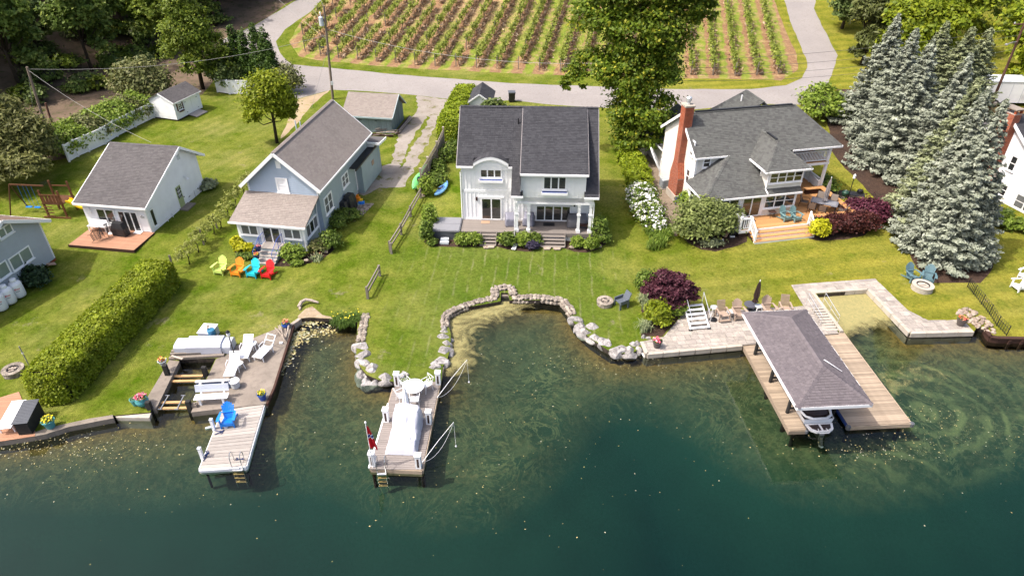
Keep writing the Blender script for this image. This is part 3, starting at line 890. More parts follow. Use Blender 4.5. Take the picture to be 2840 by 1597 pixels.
# arched eyebrow dormer over the upper left window
arc=[(.93+2.52*i/14,6.62+.50*sin(pi*i/14) ** .9) for i in range(15)]
m=MB()
m.extr([(.93,-.06,6.0)]+[(a,-.06,z) for a,z in arc]+[(3.45,-.06,6.0)],(0,.1,0));m.build('eyebrow_wall',HM,H)
m=MB()
for (a,z),(b,y) in zip(arc[:-1],arc[1:]):
 m.add([(a,-.3,z),(b,-.3,y),(b,-.3,y-.24),(a,-.3,z-.24),(a,-.05,z-.0),(b,-.05,y-.0),(b,-.05,y-.24),(a,-.05,z-.24)],[(0,3,2,1),(3,7,6,2),(0,1,5,4)])
m.build('eyebrow_fascia',M['trim_white'],H)
m=MB()
for (a,z),(b,y) in zip(arc[:-1],arc[1:]):
 va,vb=(z+.02-6.38)/SL-.3+.35,(y+.02-6.38)/SL-.3+.35
 m.add([(a,-.31,z+.02),(b,-.31,y+.02),(b,vb,y+.02),(a,va,z+.02)],[(0,1,2,3)])
m.build('eyebrow_roof',SH,H)
wf=Wall((0,0),(1,0));wd_=Wall((0,-1.72),(1,0));wl=Wall((0,7.3),(0,-1));wr=Wall((9.55,0),(0,1))
# battens and belt boards
def battens(w,a0,a1,z0,z1,skip=(),step=.30):
 a=a0
 while a <= a1:
  segs=[(z0,z1)]
  for s0,s1,t0,t1 in skip:
   if s0-.03<a<s1+.03:
    ns=[]
    for p,q in segs:
     if t0>p:ns.append((p,min(q,t0)))
     if t1<q:ns.append((max(p,t1),q))
    segs=ns
  for p,q in segs:
   if q-p>.12:
    m=MB();w.box(m,a-.022,a+.022,p,q,-.005,.026);m.build('batten',HM,H)
  a+=step
battens(wf,.35,3.75,4.42,6.3,[(1.2,3.2,5.0,9)])
battens(wf,.35,9.4,2.05,4.16,[(1.2,3.15,0,3.95),(5.4,8.2,0,3.35)])
battens(wd_,4.75,8.8,4.74,6.5,[(5.85,7.75,4.9,6.5)],.31)
battens(wl,.4,7.0,1.2,6.0,[],.45);battens(wr,.4,7.0,1.2,4.6,[],.45)
for w,a0,a1,z0,z1 in ((wf,0,3.92,4.2,4.4),(wf,0,9.55,1.9,2.04),(wd_,3.95,9.62,4.2,4.34),(wf,0,.14,2.04,6.1),(wf,3.6,3.74,4.4,6.1),(wd_,4.44,4.6,4.74,6.5),(wd_,8.84,8.99,4.74,6.5)):trimline(w,a0,a1,z0,z1,H)
window(wf,1.36,2.98,5.38,6.46,H,3,depth=.08)
window(wd_,5.96,7.62,5.38,6.42,H,3,depth=.08)
window(wf,1.38,2.93,1.93,3.76,H,2,name='sliding_door',sill=False)
trimline(wf,1.22,3.1,3.77,3.9,H,out=.08)
window(wf,5.48,8.12,1.93,3.24,H,4,name='patio_door',sill=False)
for a0,a1,z,w in ((1.28,3.06,5.08,wf),(5.86,7.72,5.04,wd_)):
 m=MB();w.box(m,a0,a1,z,z+.2,.03,.28);b=m.build('flower_box',HM,H)
 m=MB();w.box(m,a0+.06,a1-.06,z+.16,z+.215,.06,.25);m.build('soil',M['flag_blue'],b)
m=MB();m.box(1.02,1.13,-.14,-.0,3.55,3.8);m.build('wall_lantern',M['timber'],H)
m=MB();m.box(8.3,8.42,-.2,-.0,3.25,3.42);m.build('wall_speaker',M['black_plastic'],H)
m=MB();m.tube([(4.07,2.5,rz(2.5)-.1),(4.07,2.5,rz(2.5)+.42)],.05,8);m.build('vent_pipe',M['black_metal'],H)
# porch
for u in (4.12,4.98,8.62,9.46):
 m=MB();m.box(u-.1,u+.1,-1.7,-1.5,1.9,4.2);m.box(u-.15,u+.15,-1.75,-1.45,1.9,2.1);m.box(u-.14,u+.14,-1.74,-1.46,3.3,3.4);m.box(u-.13,u+.13,-1.73,-1.47,4.06,4.2);m.build('porch_column',HM,H)
m=MB();m.box(-.12,9.62,-1.8,-.01,1.62,1.872);m.build('deck_frame',M['plank_taupe'],H)
planks(13,'x',-.14,9.64,-1.83,.132,.007,1.905,.03,M['plank_taupe'],H,'deck_board')
m=MB();m.box(-.15,9.65,-1.862,-1.835,1.60,1.90);m.build('deck_fascia',M['plank_taupe'],H)
for i in range(34):
 u=-.1+i*.285
 m=MB();m.box(u,u+.27,-1.80,-1.77,.95,1.6);m.build('skirt_board',HM,H)
for a0,a1 in ((1.5,2.62),(5.95,7.66)):
 m=MB()
 for u in (a0-.04,a1+.001):m.extr([(u,-1.86,1.0),(u,-1.86,1.88),(u,-2.1,1.88),(u,-2.8,1.34),(u,-2.8,1.0)],(.04,0,0))
 st=m.build('deck_stairs',M['plank_taupe'],H)
 for i in range(4):
  z=1.78-.145*i;v=-1.9-.24*i
  t=MB();t.box(a0,a1,v-.27,v+.01,z-.035,z);t.build('tread',M['plank_taupe'],st)
  t=MB();t.box(a0,a1,v-.0,v+.02,z-.145,z-.036);t.build('riser',M['umb_grey'],st)
downspout([(3.98,-1.9,lo-.1),(3.98,-1.9,1.2),(3.9,-2.4,1.12)],H);downspout([(9.5,-1.95,lo-.1),(9.66,-1.72,4.3),(9.66,-1.72,1.2)],H)
downspout([(.02,-.2,6.0),(-.06,-.06,5.8),(-.06,-.06,1.2)],H);downspout([(4.42,-2.0,6.6),(4.42,-1.8,6.3),(4.40,-1.8,5.2)],H)
def hw(u,v,z=0.0):                                                   # house metres to world
 a=rad(-2.5);return (-3.70+u*cos(a)-v*sin(a),45.75+u*sin(a)+v*cos(a),z)
# covered furniture on the deck
def covered(name,label,loc,rot,w,d,h,mat,back=.0,seed=1):
 rng=random.Random(seed)
 bm=bmesh.new();bmesh.ops.create_cube(bm,size=1);bmesh.ops.subdivide_edges(bm,edges=bm.edges,cuts=5,use_grid_fill=True)
 for v in bm.verts:
  x,y,z=v.co
  zz=(z+.5)
  t=1-.14*zz ** 2
  v.co=(x*w*t,y*d*t,zz*h*(1-back*max(0,.5-y)*zz))
  k=mnoise.noise(Vector((x*5+seed,y*5,z*2.2)))*.055
  v.co.x+=k*(1 if x>0 else -1);v.co.y+=mnoise.noise(Vector((x*6,y*4+seed,z*2)))*.05
 me=bpy.data.meshes.new(name);bm.to_mesh(me);bm.free()
 me.polygons.foreach_set('use_smooth',[True]*len(me.polygons))
 o=mobj(name,me,mat);o.location=loc;o.rotation_euler=(0,0,rot)
 return tag(o,label,'furniture cover')
covered('covered_chair','grey fabric cover over a chair just right of the sliding door',hw(3.62,-.72,1.906),.1,.78,.7,.92,M['cover'],.3,1)
covered('covered_chair','grey fabric cover over a chair behind the second porch column',hw(4.98,-.62,1.906),-.2,.82,.7,.92,M['cover'],.3,2)
covered('covered_sofa','wide dark grey cover over a sofa behind the two right porch columns',hw(8.62,-.62,1.906),0,1.55,.78,.85,M['covdark'],.3,3)
t=thing('low_table','small dark table on the deck beside the right porch column','table',hw(9.05,-1.2,1.906),rad(-2.5))
m=MB();m.box(-.32,.32,-.18,.18,.34,.4);m.build('table_top',M['timber'],t)
for x in (-.27,.27):
 for y in (-.13,.13):m=MB();m.box(x-.025,x+.025,y-.025,y+.025,0,.34);m.build('leg',M['timber'],t)
m=MB();m.box(-.32,.32,-.2,.2,0,.02);tag(m.build('door_mat',M['mat_tan'],loc=hw(1.72,-.42,1.908),rot=rad(-2.5)),'tan door mat in front of the left sliding door','door mat')
m=MB();m.box(-.42,.42,-.24,.24,0,.02);tag(m.build('door_mat',M['mat_black'],loc=hw(6.5,-.55,1.908),rot=rad(-2.5)),'black door mat in front of the four panel door','door mat')
# hot tub and its step
t=thing('hot_tub','square grey hot tub with a closed padded cover','hot tub',hw(-1.1,-1.06,1.2),rad(-2.5))
m=MB();m.prism([(-.98+.1,-.98),(.88,-.98),(.98,-.88),(.98,.88),(.88,.98),(-.88,.98),(-.98,.88),(-.98,-.88)],0,.74);m.build('tub_shell',M['tubside'],t)
for k in range(5):m=MB();m.box(-.9,.9,-.995,-.975,.06+k*.13,.17+k*.13);m.build('side_panel',M['tubside'],t)
bm=bmesh.new();bmesh.ops.create_cube(bm,size=1)
for v in bm.verts:v.co=(v.co.x*2.1,v.co.y*2.1,v.co.z*.13+.81)
bmesh.ops.bevel(bm,geom=list(bm.edges),offset=.06,segments=2,affect='EDGES')
me=bpy.data.meshes.new('tub_cover');bm.to_mesh(me);bm.free();mobj('tub_cover',me,M['tubtop'],t)
m=MB();m.box(-1.03,1.03,-.01,.01,.872,.884);m.build('cover_seam',M['covdark'],t)
t=thing('tub_step','pale two tread step in front of the hot tub','step',hw(-1.15,-2.42,1.28),rad(-2.5))
m=MB();m.box(-.3,.3,-.1,.2,.0,.3);m.build('upper_tread',M['shelf_grey'],t);m=MB();m.box(-.32,.32,-.34,-.102,0,.16);m.build('lower_tread',M['shelf_grey'],t)
# paving slabs and splash block at the foot of the steps
for lab,pts in (('flat paving stone at the foot of the left deck steps',[(-2.17,42.84),(-1.23,42.93),(-1.31,42.57),(-2.01,42.46)]),('left of two flat paving stones below the right deck steps',[(2.25,42.81),(2.88,42.7),(2.75,42.33),(2.32,42.33)]),
     ('right of two flat paving stones below the right deck steps',[(2.95,42.7),(3.65,42.7),(3.48,42.29),(3.05,42.31)])):
 m=MB();m.prism(resample(pts,.3,True,.03),1.25,1.335);tag(m.build('paving_stone',M['rubble']),lab,'paving stone')
m=MB();q=(0.19,42.57);m.beam((q[0]+.12,q[1]+.5,1.36),(q[0]-.1,q[1]-.3,1.33),.3,.06);tag(m.build('splash_block',M['white']),'pale splash block under the porch downspout','splash block')

def frame(o,deg):
 a=rad(deg)
 def f(u,v,z=0.0):return (o[0]+u*cos(a)-v*sin(a),o[1]+u*sin(a)+v*cos(a),z)
 return f
# ------------------------------------------------------------------ the white cottage on the left
H=thing('white_cottage','small white clapboard cottage with grey shingle roof, green side door and brown deck','cottage',(-27.04,44.64,0),rad(-8.5))
cw=frame((-27.04,44.64),-8.5)
ef,rg,er=(-.4,3.66),(5.3,6.05),(8.15,4.22)
W0,W1=-5.05,0.0
m=MB();m.extr([(W0,0,1.1),(W0,7.65,1.1),(W0,7.65,4.4),(W0,5.3,5.9),(W0,0,3.66)],(W1-W0,0,0));m.build('wall',M['white_vinyl'],H)
sideW=Wall((W1,0),(0,1));leftW=Wall((W0,7.65),(0,-1));frontW=Wall((W0,0),(1,0));backW=Wall((W1,7.65),(-1,0))
siding(sideW,[(0,1.2),(7.65,1.2),(7.65,4.4),(5.3,5.88),(0,3.68)],M['white_vinyl'],H)
siding(leftW,[(0,1.2),(7.65,1.2),(7.65,3.68),(2.35,5.88),(0,4.4)],M['white_vinyl'],H)
siding(frontW,[(0,1.2),(5.05,1.2),(5.05,3.66),(0,3.66)],M['white_vinyl'],H)
m=MB()
pf=[(-5.38,*ef),(.42,*ef),(.42,*rg),(-5.38,*rg)];pb=[(.42,*er),(-5.38,*er),(-5.38,*rg),(.42,*rg)]
roof_slab(m,pf);roof_slab(m,pb);m.build('roof',M['shingle_cottage'],H)
shingles(pf,M['shingle_cottage'],H);shingles(pb,M['shingle_cottage'],H);capline((-5.38,*rg),(.42,*rg),H,M['shingle_cottage'])
m=MB()
for u in (.44,-5.40):
 m.beam((u,ef[0],ef[1]-.1),(u,rg[0],rg[1]-.1),.05,.2);m.beam((u,rg[0],rg[1]-.1),(u,er[0],er[1]-.1),.05,.2)
m.beam((-5.4,ef[0]-.03,ef[1]-.09),(.44,ef[0]-.03,ef[1]-.09),.06,.16);m.beam((-5.4,er[0]+.03,er[1]-.1),(.46,er[0]+.03,er[1]-.1),.08,.18);m.build('fascia',M['trim_white'],H)
trimline(sideW,0,.1,1.2,3.6,H);trimline(sideW,7.55,7.65,1.2,4.3,H);trimline(frontW,0,.1,1.2,3.6,H);trimline(frontW,4.95,5.05,1.2,3.6,H)
window(frontW,1.0,2.5,1.72,3.14,H,2)
window(frontW,2.74,4.34,1.3,3.08,H,3,name='sliding_door',sill=False)
window(sideW,.33,.86,1.6,3.06,H,1)
dm=MB();sideW.box(dm,3.92,4.58,1.28,3.12,-.02,.05);d=dm.build('green_door',M['olive_door'],H)
dm=MB();sideW.box(dm,4.0,4.5,2.15,3.02,.04,.058);p=dm.build('pane',M['glass'],d)
for k in range(1,3):dm=MB();sideW.box(dm,4.0+.166*k-.015,4.0+.166*k+.015,2.15,3.02,.05,.07);dm.build('muntin',M['white'],d)
for k in range(1,3):dm=MB();sideW.box(dm,4.0,4.5,2.15+.29*k-.015,2.15+.29*k+.015,.05,.072);dm.build('muntin',M['white'],d)
dm=MB();sideW.box(dm,4.62,4.68,2.0,2.08,.04,.1);dm.build('door_handle',M['black_metal'],d)
for a0,a1 in ((3.82,3.92),(4.58,4.68)):trimline(sideW,a0,a1,1.28,3.22,H)
dm=MB();sideW.box(dm,5.25,6.95,1.15,1.85,-.02,.035);d=dm.build('hatch_doors',M['white_vinyl'],H)
dm=MB();sideW.box(dm,6.09,6.11,1.15,1.85,.03,.045);dm.build('door_gap',M['black_metal'],d)
for a in (5.25,6.75):
 for z in (1.28,1.68):dm=MB();sideW.box(dm,a,a+.2,z,z+.05,.03,.05);dm.build('strap_hinge',M['black_metal'],d)
dm=MB();sideW.box(dm,5.25,5.6,4.9,5.28,0,.04);dm.build('gable_vent',M['shelf_grey'],H)
dm=MB();q=sideW.p(5.35,3.25,.12);dm.tube([sideW.p(5.35,3.45,.02),sideW.p(5.35,3.5,.2),sideW.p(5.35,3.4,.3)],.03,6);dm.lathe([(.05,.12),(.16,0)],sideW.p(5.35,3.28,.3),10);dm.build('gooseneck_lamp',M['white'],H)
dm=MB();frontW.box(dm,.45,.62,2.75,3.05,.0,.14);dm.build('floodlight',M['white'],H)
s_=MB();frontW.box(s_,4.47,4.97,2.55,2.78,.03,.06);frontW.box(s_,4.57,4.87,2.78,2.86,.03,.06);sg=s_.build('name_board',M['trim_white'],H)
s_=MB();frontW.box(s_,4.55,4.9,2.68,2.72,.06,.064);frontW.box(s_,4.57,4.88,2.60,2.63,.06,.064);frontW.box(s_,4.68,4.76,2.78,2.84,.06,.064);s_.build('lettering',M['ink'],sg)
m=MB();sideW.box(m,3.7,4.9,1.2,1.4,.05,.75);m.build('doorstep',M['concrete'],H)
for a in (1.9,2.6):m=MB();m.tube([sideW.p(a,1.6,.05),sideW.p(a,1.6,.14),sideW.p(a,1.2,.14)],.035,6);m.build('vent_pipe',M['white'],H)
# its deck
D=thing('wooden_deck','low tan plank deck in front of the white cottage','deck',cw(0,0,0),rad(-8.5))
planks(18,'x',-4.95,.22,-2.62,.138,.006,1.42,.035,M['plank_brown'],D,'deck_board')
m=MB();m.box(-4.93,.2,-2.6,-.01,1.1,1.384);m.build('deck_frame',M['timber'],D)
m=MB();m.box(-4.97,.24,-2.66,-2.625,1.2,1.43);m.build('rim_board',M['timber'],D)
t=thing('white_bench','white painted bench against the cottage front under the left window','bench',cw(-4.0,-.42,1.43),rad(-8.5))
m=MB();m.box(-.75,.75,-.2,.2,.4,.46);m.build('seat',M['white'],t)
m=MB();m.box(-.75,.75,.17,.22,.46,.85);m.build('backrest',M['white'],t)
for x in (-.68,.68):
 for y in (-.16,.16):m=MB();m.box(x-.03,x+.03,y-.03,y+.03,0,.4);m.build('leg',M['white'],t)
t=thing('round_table','small white round table with a ring top beside the black grill','table',cw(-2.95,-.62,1.43),0)
m=MB();m.lathe([(.30,.70),(.34,.70),(.34,.74),(.30,.74),(.30,.70)],(0,0,0),20);m.build('ring_top',M['white'],t)
for k in range(3):m=MB();a=k*pi/3;m.beam((.3*cos(a),.3*sin(a),.72),(-.3*cos(a),-.3*sin(a),.72),.04,.02);m.build('spoke',M['white'],t)
m=MB();m.lathe([(.22,0),(.04,.05),(.03,.7)],(0,0,0),12);m.build('pedestal',M['white'],t)
def grill(label,loc,rot,w=1.1,d=.55,h=1.05,seed=0,cat='grill cover'):
 bm=bmesh.new();bmesh.ops.create_cube(bm,size=1);bmesh.ops.subdivide_edges(bm,edges=bm.edges,cuts=4,use_grid_fill=True)
 for v in bm.verts:
  x,y,z=v.co;zz=z+.5
  s=1.0 if zz<.62 else 1-(zz-.62)*.9
  v.co=(x*w*s+mnoise.noise(Vector((y*4,z*4,seed)))*.04,y*d*s+mnoise.noise(Vector((x*5+seed,z*3,1)))*.04,zz*h)
 me=bpy.data.meshes.new('covered_grill');bm.to_mesh(me);bm.free()
 o=mobj('covered_grill',me,M['black_plastic']);o.location=loc;o.rotation_euler=(0,0,rot)
 return tag(o,label,cat)
grill('barbecue grill under a black cover on the cottage deck by the sliding door',cw(-1.95,-.75,1.43),rad(-14))
def folding_chair(label,loc,rot,lean):
 t=thing('metal_chair',label,'chair',loc,rot,'black metal chairs tipped together on the cottage deck')
 fm=MB()
 for x in (-.26,.26):
  fm.tube([(x,.3,0),(x,.22,.42),(x,-.28,.45),(x,-.3,0)],.018,5);fm.tube([(x,.22,.42),(x,.34,.95)],.018,5);fm.tube([(x,.26,.62),(x,-.26,.64),(x,-.28,.45)],.016,5)
 fm.tube([(-.26,.34,.95),(.26,.34,.95)],.018,5);fm.build('frame',M['black_metal'],t)
 sm=MB()
 for k in range(7):sm.box(-.25,.25,-.27+k*.07,-.24+k*.07,.44,.455)
 sm.build('seat',M['black_metal'],t)
 bk=MB()
 for k in range(6):bk.tube([(-.2+k*.08,.23,.47),(-.2+k*.08,.335,.94)],.01,4)
 bk.build('backrest',M['black_metal'],t)
 t.rotation_euler=lean
 return t
folding_chair('black metal patio chair tipped forward, nearest the deck edge',cw(-3.55,-1.75,1.6),0,(rad(58),rad(6),rad(60)))
folding_chair('black metal patio chair leaning on the tipped chairs, in the middle of the heap',cw(-3.3,-1.35,1.62),0,(rad(50),rad(-8),rad(40)))
folding_chair('black metal patio chair leaning closest to the white round table',cw(-3.05,-1.05,1.62),0,(rad(40),rad(10),rad(20)))
m=MB();m.box(-.3,.3,-.2,.2,0,.04);tag(m.build('door_step',M['white'],loc=cw(-.95,-.25,1.43),rot=rad(-8)),'white step pad under the cottage sliding door','step')

# ------------------------------------------------------------------ the blue house
H=thing('blue_house','blue grey clapboard house with taupe shingle roof and enclosed front porch','house',(-14.75,42.19,0),rad(-9.3))
bw=frame((-14.75,42.19),-9.3)
BM_,BS,SB=M['blue_grey'],M['blue_side'],M['shingle_brown']
U0,U1,UR=-4.95,.42,-2.26
RZ=7.86
def bz(u):return 5.24+(RZ-5.24)*(1-abs(u-UR)/2.98)
m=MB();m.extr([(U0,2.3,1.1),(U1,2.3,1.1),(U1,2.3,bz(U1)-.1),(UR,2.3,RZ-.12),(U0,2.3,bz(U0)-.1)],(0,10.3,0));m.build('wall',BM_,H)
m=MB();m.box(-5.1,0,0,2.28,1.25,3.28);m.extr([(-5.1,0,3.28),(-5.1,2.28,3.28),(-5.1,2.28,4.4)],(5.1,0,0));m.build('porch_wall',M['white'],H)
gable=Wall((U0,2.3),(1,0));right=Wall((U1,2.3),(0,1));left=Wall((U0,12.6),(0,-1))
siding(gable,[(0,4.55),(U1-U0,4.55),(U1-U0,bz(U1)-.1),(UR-U0,RZ-.14),(0,bz(U0)-.1)],BM_,H,.15)
siding(right,[(0,1.4),(10.3,1.4),(10.3,bz(U1)-.1),(0,bz(U1)-.1)],BS,H,.14)
siding(left,[(0,1.4),(10.3,1.4),(10.3,bz(U0)-.1),(0,bz(U0)-.1)],BM_,H,.14)
v0,v1=1.9,12.95
pr=[(.78,v0,bz(.78)),(.78,v1,bz(.78)),(UR,v1,RZ),(UR,v0,RZ)]
pl=[(-5.3,v1,bz(-5.3)),(-5.3,v0,bz(-5.3)),(UR,v0,RZ),(UR,v1,RZ)]
m=MB();roof_slab(m,pr);roof_slab(m,pl);m.build('roof',SB,H)
shingles(pr,SB,H);shingles(pl,SB,H);capline((UR,v0,RZ),(UR,v1,RZ),H,SB)
for v in (v0-.03,v1+.03):
 m=MB();m.beam((-5.34,v,bz(-5.34)-.12),(UR,v,RZ-.12),.06,.24);m.beam((UR,v,RZ-.12),(.82,v,bz(.82)-.12),.06,.24);m.build('bargeboard',M['trim_white'],H)
m=MB();m.beam((.82,v0,bz(.82)-.06),(.82,v1,bz(.82)-.06),.09,.12);m.beam((-5.34,v0,bz(-5.34)-.06),(-5.34,v1,bz(-5.34)-.06),.09,.12);m.build('gutter',M['trim_white'],H)
# porch roof
pp=[(-5.5,-.36,3.36),(.28,-.36,3.36),(.56,2.28,4.56),(-5.08,2.28,4.56)]
pp=[(-5.45,-.36,3.36),(.30,-.36,3.36),(.45,2.28,4.56),(-5.2,2.28,4.56)]
m=MB();roof_slab(m,pp,.1);m.build('porch_roof',SB,H);shingles(pp,SB,H)
m=MB();m.beam((-5.48,-.40,3.31),(.33,-.40,3.31),.08,.12);m.build('porch_gutter',M['trim_white'],H)
pf=Wall((-5.1,0),(1,0));ps=Wall((0,0),(0,1))
for a0,a1 in ((.28,1.65),(3.42,4.9)):siding(pf,[(a0-.12,1.25),(a1+.02,1.25),(a1+.02,2.08),(a0-.12,2.08)],BM_,H,.15,.03)
siding(ps,[(.1,1.25),(2.28,1.25),(2.28,2.05),(.1,2.05)],BS,H,.14,.03)
siding(ps,[(.12,3.2),(2.28,3.2),(2.28,4.36)],BS,H,.14,.03)
window(pf,.25,1.6,2.2,3.06,H,2,mat='trim_white',glass='screen')
window(pf,1.9,3.28,1.5,3.02,H,2,mat='trim_white',name='sliding_door',sill=False)
window(pf,3.5,4.86,2.16,3.02,H,2,mat='trim_white',glass='screen')
window(ps,.18,2.2,2.12,3.14,H,3,mat='trim_white',glass=['screen','glass','screen'])
for a0,a1 in ((0,.14),(1.68,1.82),(3.32,3.45),(4.97,5.1)):trimline(pf,a0,a1,1.25,3.25,H,out=.045)
trimline(ps,0,.12,1.25,3.25,H,out=.045)
window(Wall((U0,2.3),(1,0)),2.28,3.2,4.62,5.78,H,1,frame=.12,mat='trim_white',glass='white_plastic',meet=True)
m=MB();gable.box(m,2.55,2.9,6.52,7.12,0,.05);m.build('gable_vent',M['trim_white'],H)
for a0,a1,z0,z1 in ((.55,2.05,2.62,4.02),):window(right,a0,a1,z0,z1,H,2,frame=.12,mat='trim_white',glass='screen',meet=True)
window(right,4.15,5.5,3.02,4.1,H,2,frame=.11,mat='trim_white',glass='screen',meet=True)
for a in (1.55,4.25,7.6):window(right,a,a+.72,4.62,5.02,H,1,frame=.07,mat='trim_white',sill=False,name='attic_window')
m=MB();right.box(m,6.95,7.78,1.6,3.62,-.02,.05);d=m.build('door',M['trim_white'],H)
m=MB();right.box(m,7.1,7.64,1.66,2.95,.045,.06);m.build('door_leaf',M['brown_door'],d)
m=MB();right.box(m,7.14,7.6,3.0,3.45,.045,.06);m.build('pane',M['glass'],d)
for a,z in ((1.3,1.4),(4.0,1.75),(2.3,1.75)):
 m=MB();right.box(m,a+.9,a+1.2,z,z+.3,0,.05);b=m.build('vent_cover',M['trim_white'],H);m=MB();right.box(m,a+.95,a+1.15,z+.05,z+.25,.05,.055);m.build('louvre',M['shelf_grey'],b)
m=MB();right.box(m,6.5,6.6,3.7,3.84,0,.2);m.build('wall_lamp',M['black_metal'],H)
trimline(gable,0,.12,4.55,5.4,H);trimline(gable,U1-U0-.12,U1-U0,4.55,5.3,H)
downspout([(U1+.06,2.36,5.1),(U1+.06,2.42,4.6),(.2,2.36,4.5),(.1,2.2,3.4),(.10,2.22,1.5),(.9,2.0,1.36)],H,'trim_white')
# rear wing with a dark eave and a small flat roof
m=MB();m.box(-2.0,.98,9.4,13.9,1.1,3.86);m.build('wing_wall',BS,H)
ww=Wall((.98,9.4),(0,1));siding(ww,[(0,1.4),(4.5,1.4),(4.5,3.86),(0,3.86)],BS,H,.14)
m=MB();m.beam((1.06,8.0,3.98),(1.06,13.0,3.98),.12,.12);m.beam((.7,8.2,4.02),(.7,12.6,4.02),.66,.04);m.build('wing_gutter',M['black_metal'],H)
wp=[(1.5,12.62,4.42),(1.5,14.3,4.30),(-2.2,14.3,4.36),(-2.2,12.62,4.48)]
m=MB();roof_slab(m,wp,.08);m.build('wing_roof',M['shingle_cottage'],H)
m=MB();m.beam((1.54,12.55,4.34),(1.54,14.34,4.22),.06,.2);m.beam((1.5,12.55,4.36),(.45,12.55,4.40),.06,.2);m.box(-1.9,.95,12.64,13.85,3.86,4.2);m.build('wing_fascia',M['trim_white'],H)
m=MB();ww.box(m,2.3,2.75,2.75,3.15,.02,.06);m.build('wing_window',M['mat_tan'],H)
# chimney flue pipes behind the ridge
for du,dz in ((-.55,.65),(-.3,.5)):
 m=MB();m.tube([(UR+du,7.6+du,RZ-.7),(UR+du,7.6+du,RZ-.3+dz)],.045,6);m.build('flue_pipe',M['gutter_grey'],H)
# front steps: landing, treads, blue rails
t=thing('front_steps','grey painted steps with a landing at the blue house porch door','steps',bw(0,0,0),rad(-9.3))
m=MB();m.box(-3.15,-1.65,-.92,-.02,1.0,1.74);m.build('landing',M['barn_trim'],t)
m=MB();m.box(-3.18,-1.62,-.95,-.02,1.74,1.78);m.build('landing_top',M['plank_grey'],t)
for i in range(4):
 z=1.66-.125*i
 m=MB();m.box(-3.15,-1.65,-.95-.27*(i+1),-.95-.27*i+.02,1.0,z-.12);m.build('riser',M['barn_trim'],t)
 m=MB();m.box(-3.17,-1.63,-.97-.27*(i+1),-.95-.27*i+.0,z-.12,z-.08);m.build('tread',M['plank_grey'],t)
for s_,u in (('left',-3.1),('right',-1.7)):
 r=thing('hand_railing','blue metal hand railing on the '+('left side of the porch steps, behind the flower pots' if s_=='left' else 'right side of the porch steps'),'railing',bw(u,0,0),rad(-9.3))
 m=MB();m.tube([(0,-.15,1.78),(0,-.15,2.62),(0,-.9,2.6),(0,-.9,1.75)],.022,6);m.tube([(0,-.9,2.6),(0,-2.0,2.05),(0,-2.02,1.2)],.022,6);m.tube([(0,-.15,1.95),(0,-.9,1.95),(0,-1.98,1.42)],.016,6);m.build('rail_frame',M['railblue'],r)
 for k in range(6):
  b=MB();y=-.28-.12*k;b.tube([(0,y,1.95),(0,y,2.6)],.008,4);b.build('baluster',M['railblue'],r)
 for k in range(7):
  b=MB();y=-1.02-.14*k;b.tube([(0,y,1.9-.49*(-.9-y)),(0,y,2.58-.5*(-.9-y))],.008,4);b.build('baluster',M['railblue'],r)
# covered grills and toys by the side wall
grill('tall black covered grill against the blue house side wall',(*(-12.87,48.41),1.3),rad(75),1.1,.7,1.35,3)
grill('smaller black covered kettle grill nearer the porch',(*(-13.2,47.71),1.3),rad(75),.75,.7,1.1,5)
t=thing('toy_heap','heap of yellow and blue garden toys past the black covered grills','toys',(*(-12.49,49.61),1.3))
m=MB();m.box(-.2,.2,-.15,.15,0,.5);m.box(-.1,.1,.0,.12,.5,.7);m.build('yellow_toy',M['orange'],t);m=MB();m.box(.1,.55,-.4,-.1,0,.22);m.build('blue_toy',M['blue'],t)
m=MB();m.lathe([(.22,0),(.25,.12),(.05,.14)],(-.05,-.45,0),10);m.build('green_toy',M['deckteal'],t);m=MB();m.box(.12,.4,-.2,.1,.22,.34);m.build('yellow_lid',M['yellow'],t)
k=0
for i in range(4):
 for j in range(5):
  q=(-12.34,48.58)
  a=rad(80)
  x,y=q[0]-.45+i*.32+.12*j,q[1]-1.0+j*.42
  m=MB();m.box(-.14,.14,-.19,.19,-.05,.035+RNG.uniform(0,.015));o=m.build('patio_stone',M['wallstone'],loc=(x,y,1.3),rot=rad(-8)+RNG.uniform(-.05,.05))
  tag(o,'loose square paving stone beside the covered grills','paving stone','paving stones by the blue house grills')

# ------------------------------------------------------------------ brick courses
def bricks(w,prof,parent,bl=.21,bh=.07,g=.012,kind='stuff'):
 """brickwork on a wall plane; prof = [(z, a_left, a_right)] bottom to top"""
 m=MB();z=prof[0][0];row=0
 while z+bh<prof[-1][0]:
  for (za,la,ra),(zb,lb,rb) in zip(prof[:-1],prof[1:]):
   if za <= z<zb:
    t=(z-za)/(zb-za);l,r=la+(lb-la)*t,ra+(rb-ra)*t
  x=l-(bl/2 if row % 2 else 0)
  while x<r:
   a,b=max(x,l),min(x+bl-g,r)
   if b-a>.02:m.add([w.p(a,z,.008),w.p(b,z,.008),w.p(b,z+bh-g,.008),w.p(a,z+bh-g,.008)],[(0,1,2,3)])
   x+=bl
  z+=bh;row+=1
 return m.build('brick_courses',M['brick'],parent,kind=kind)

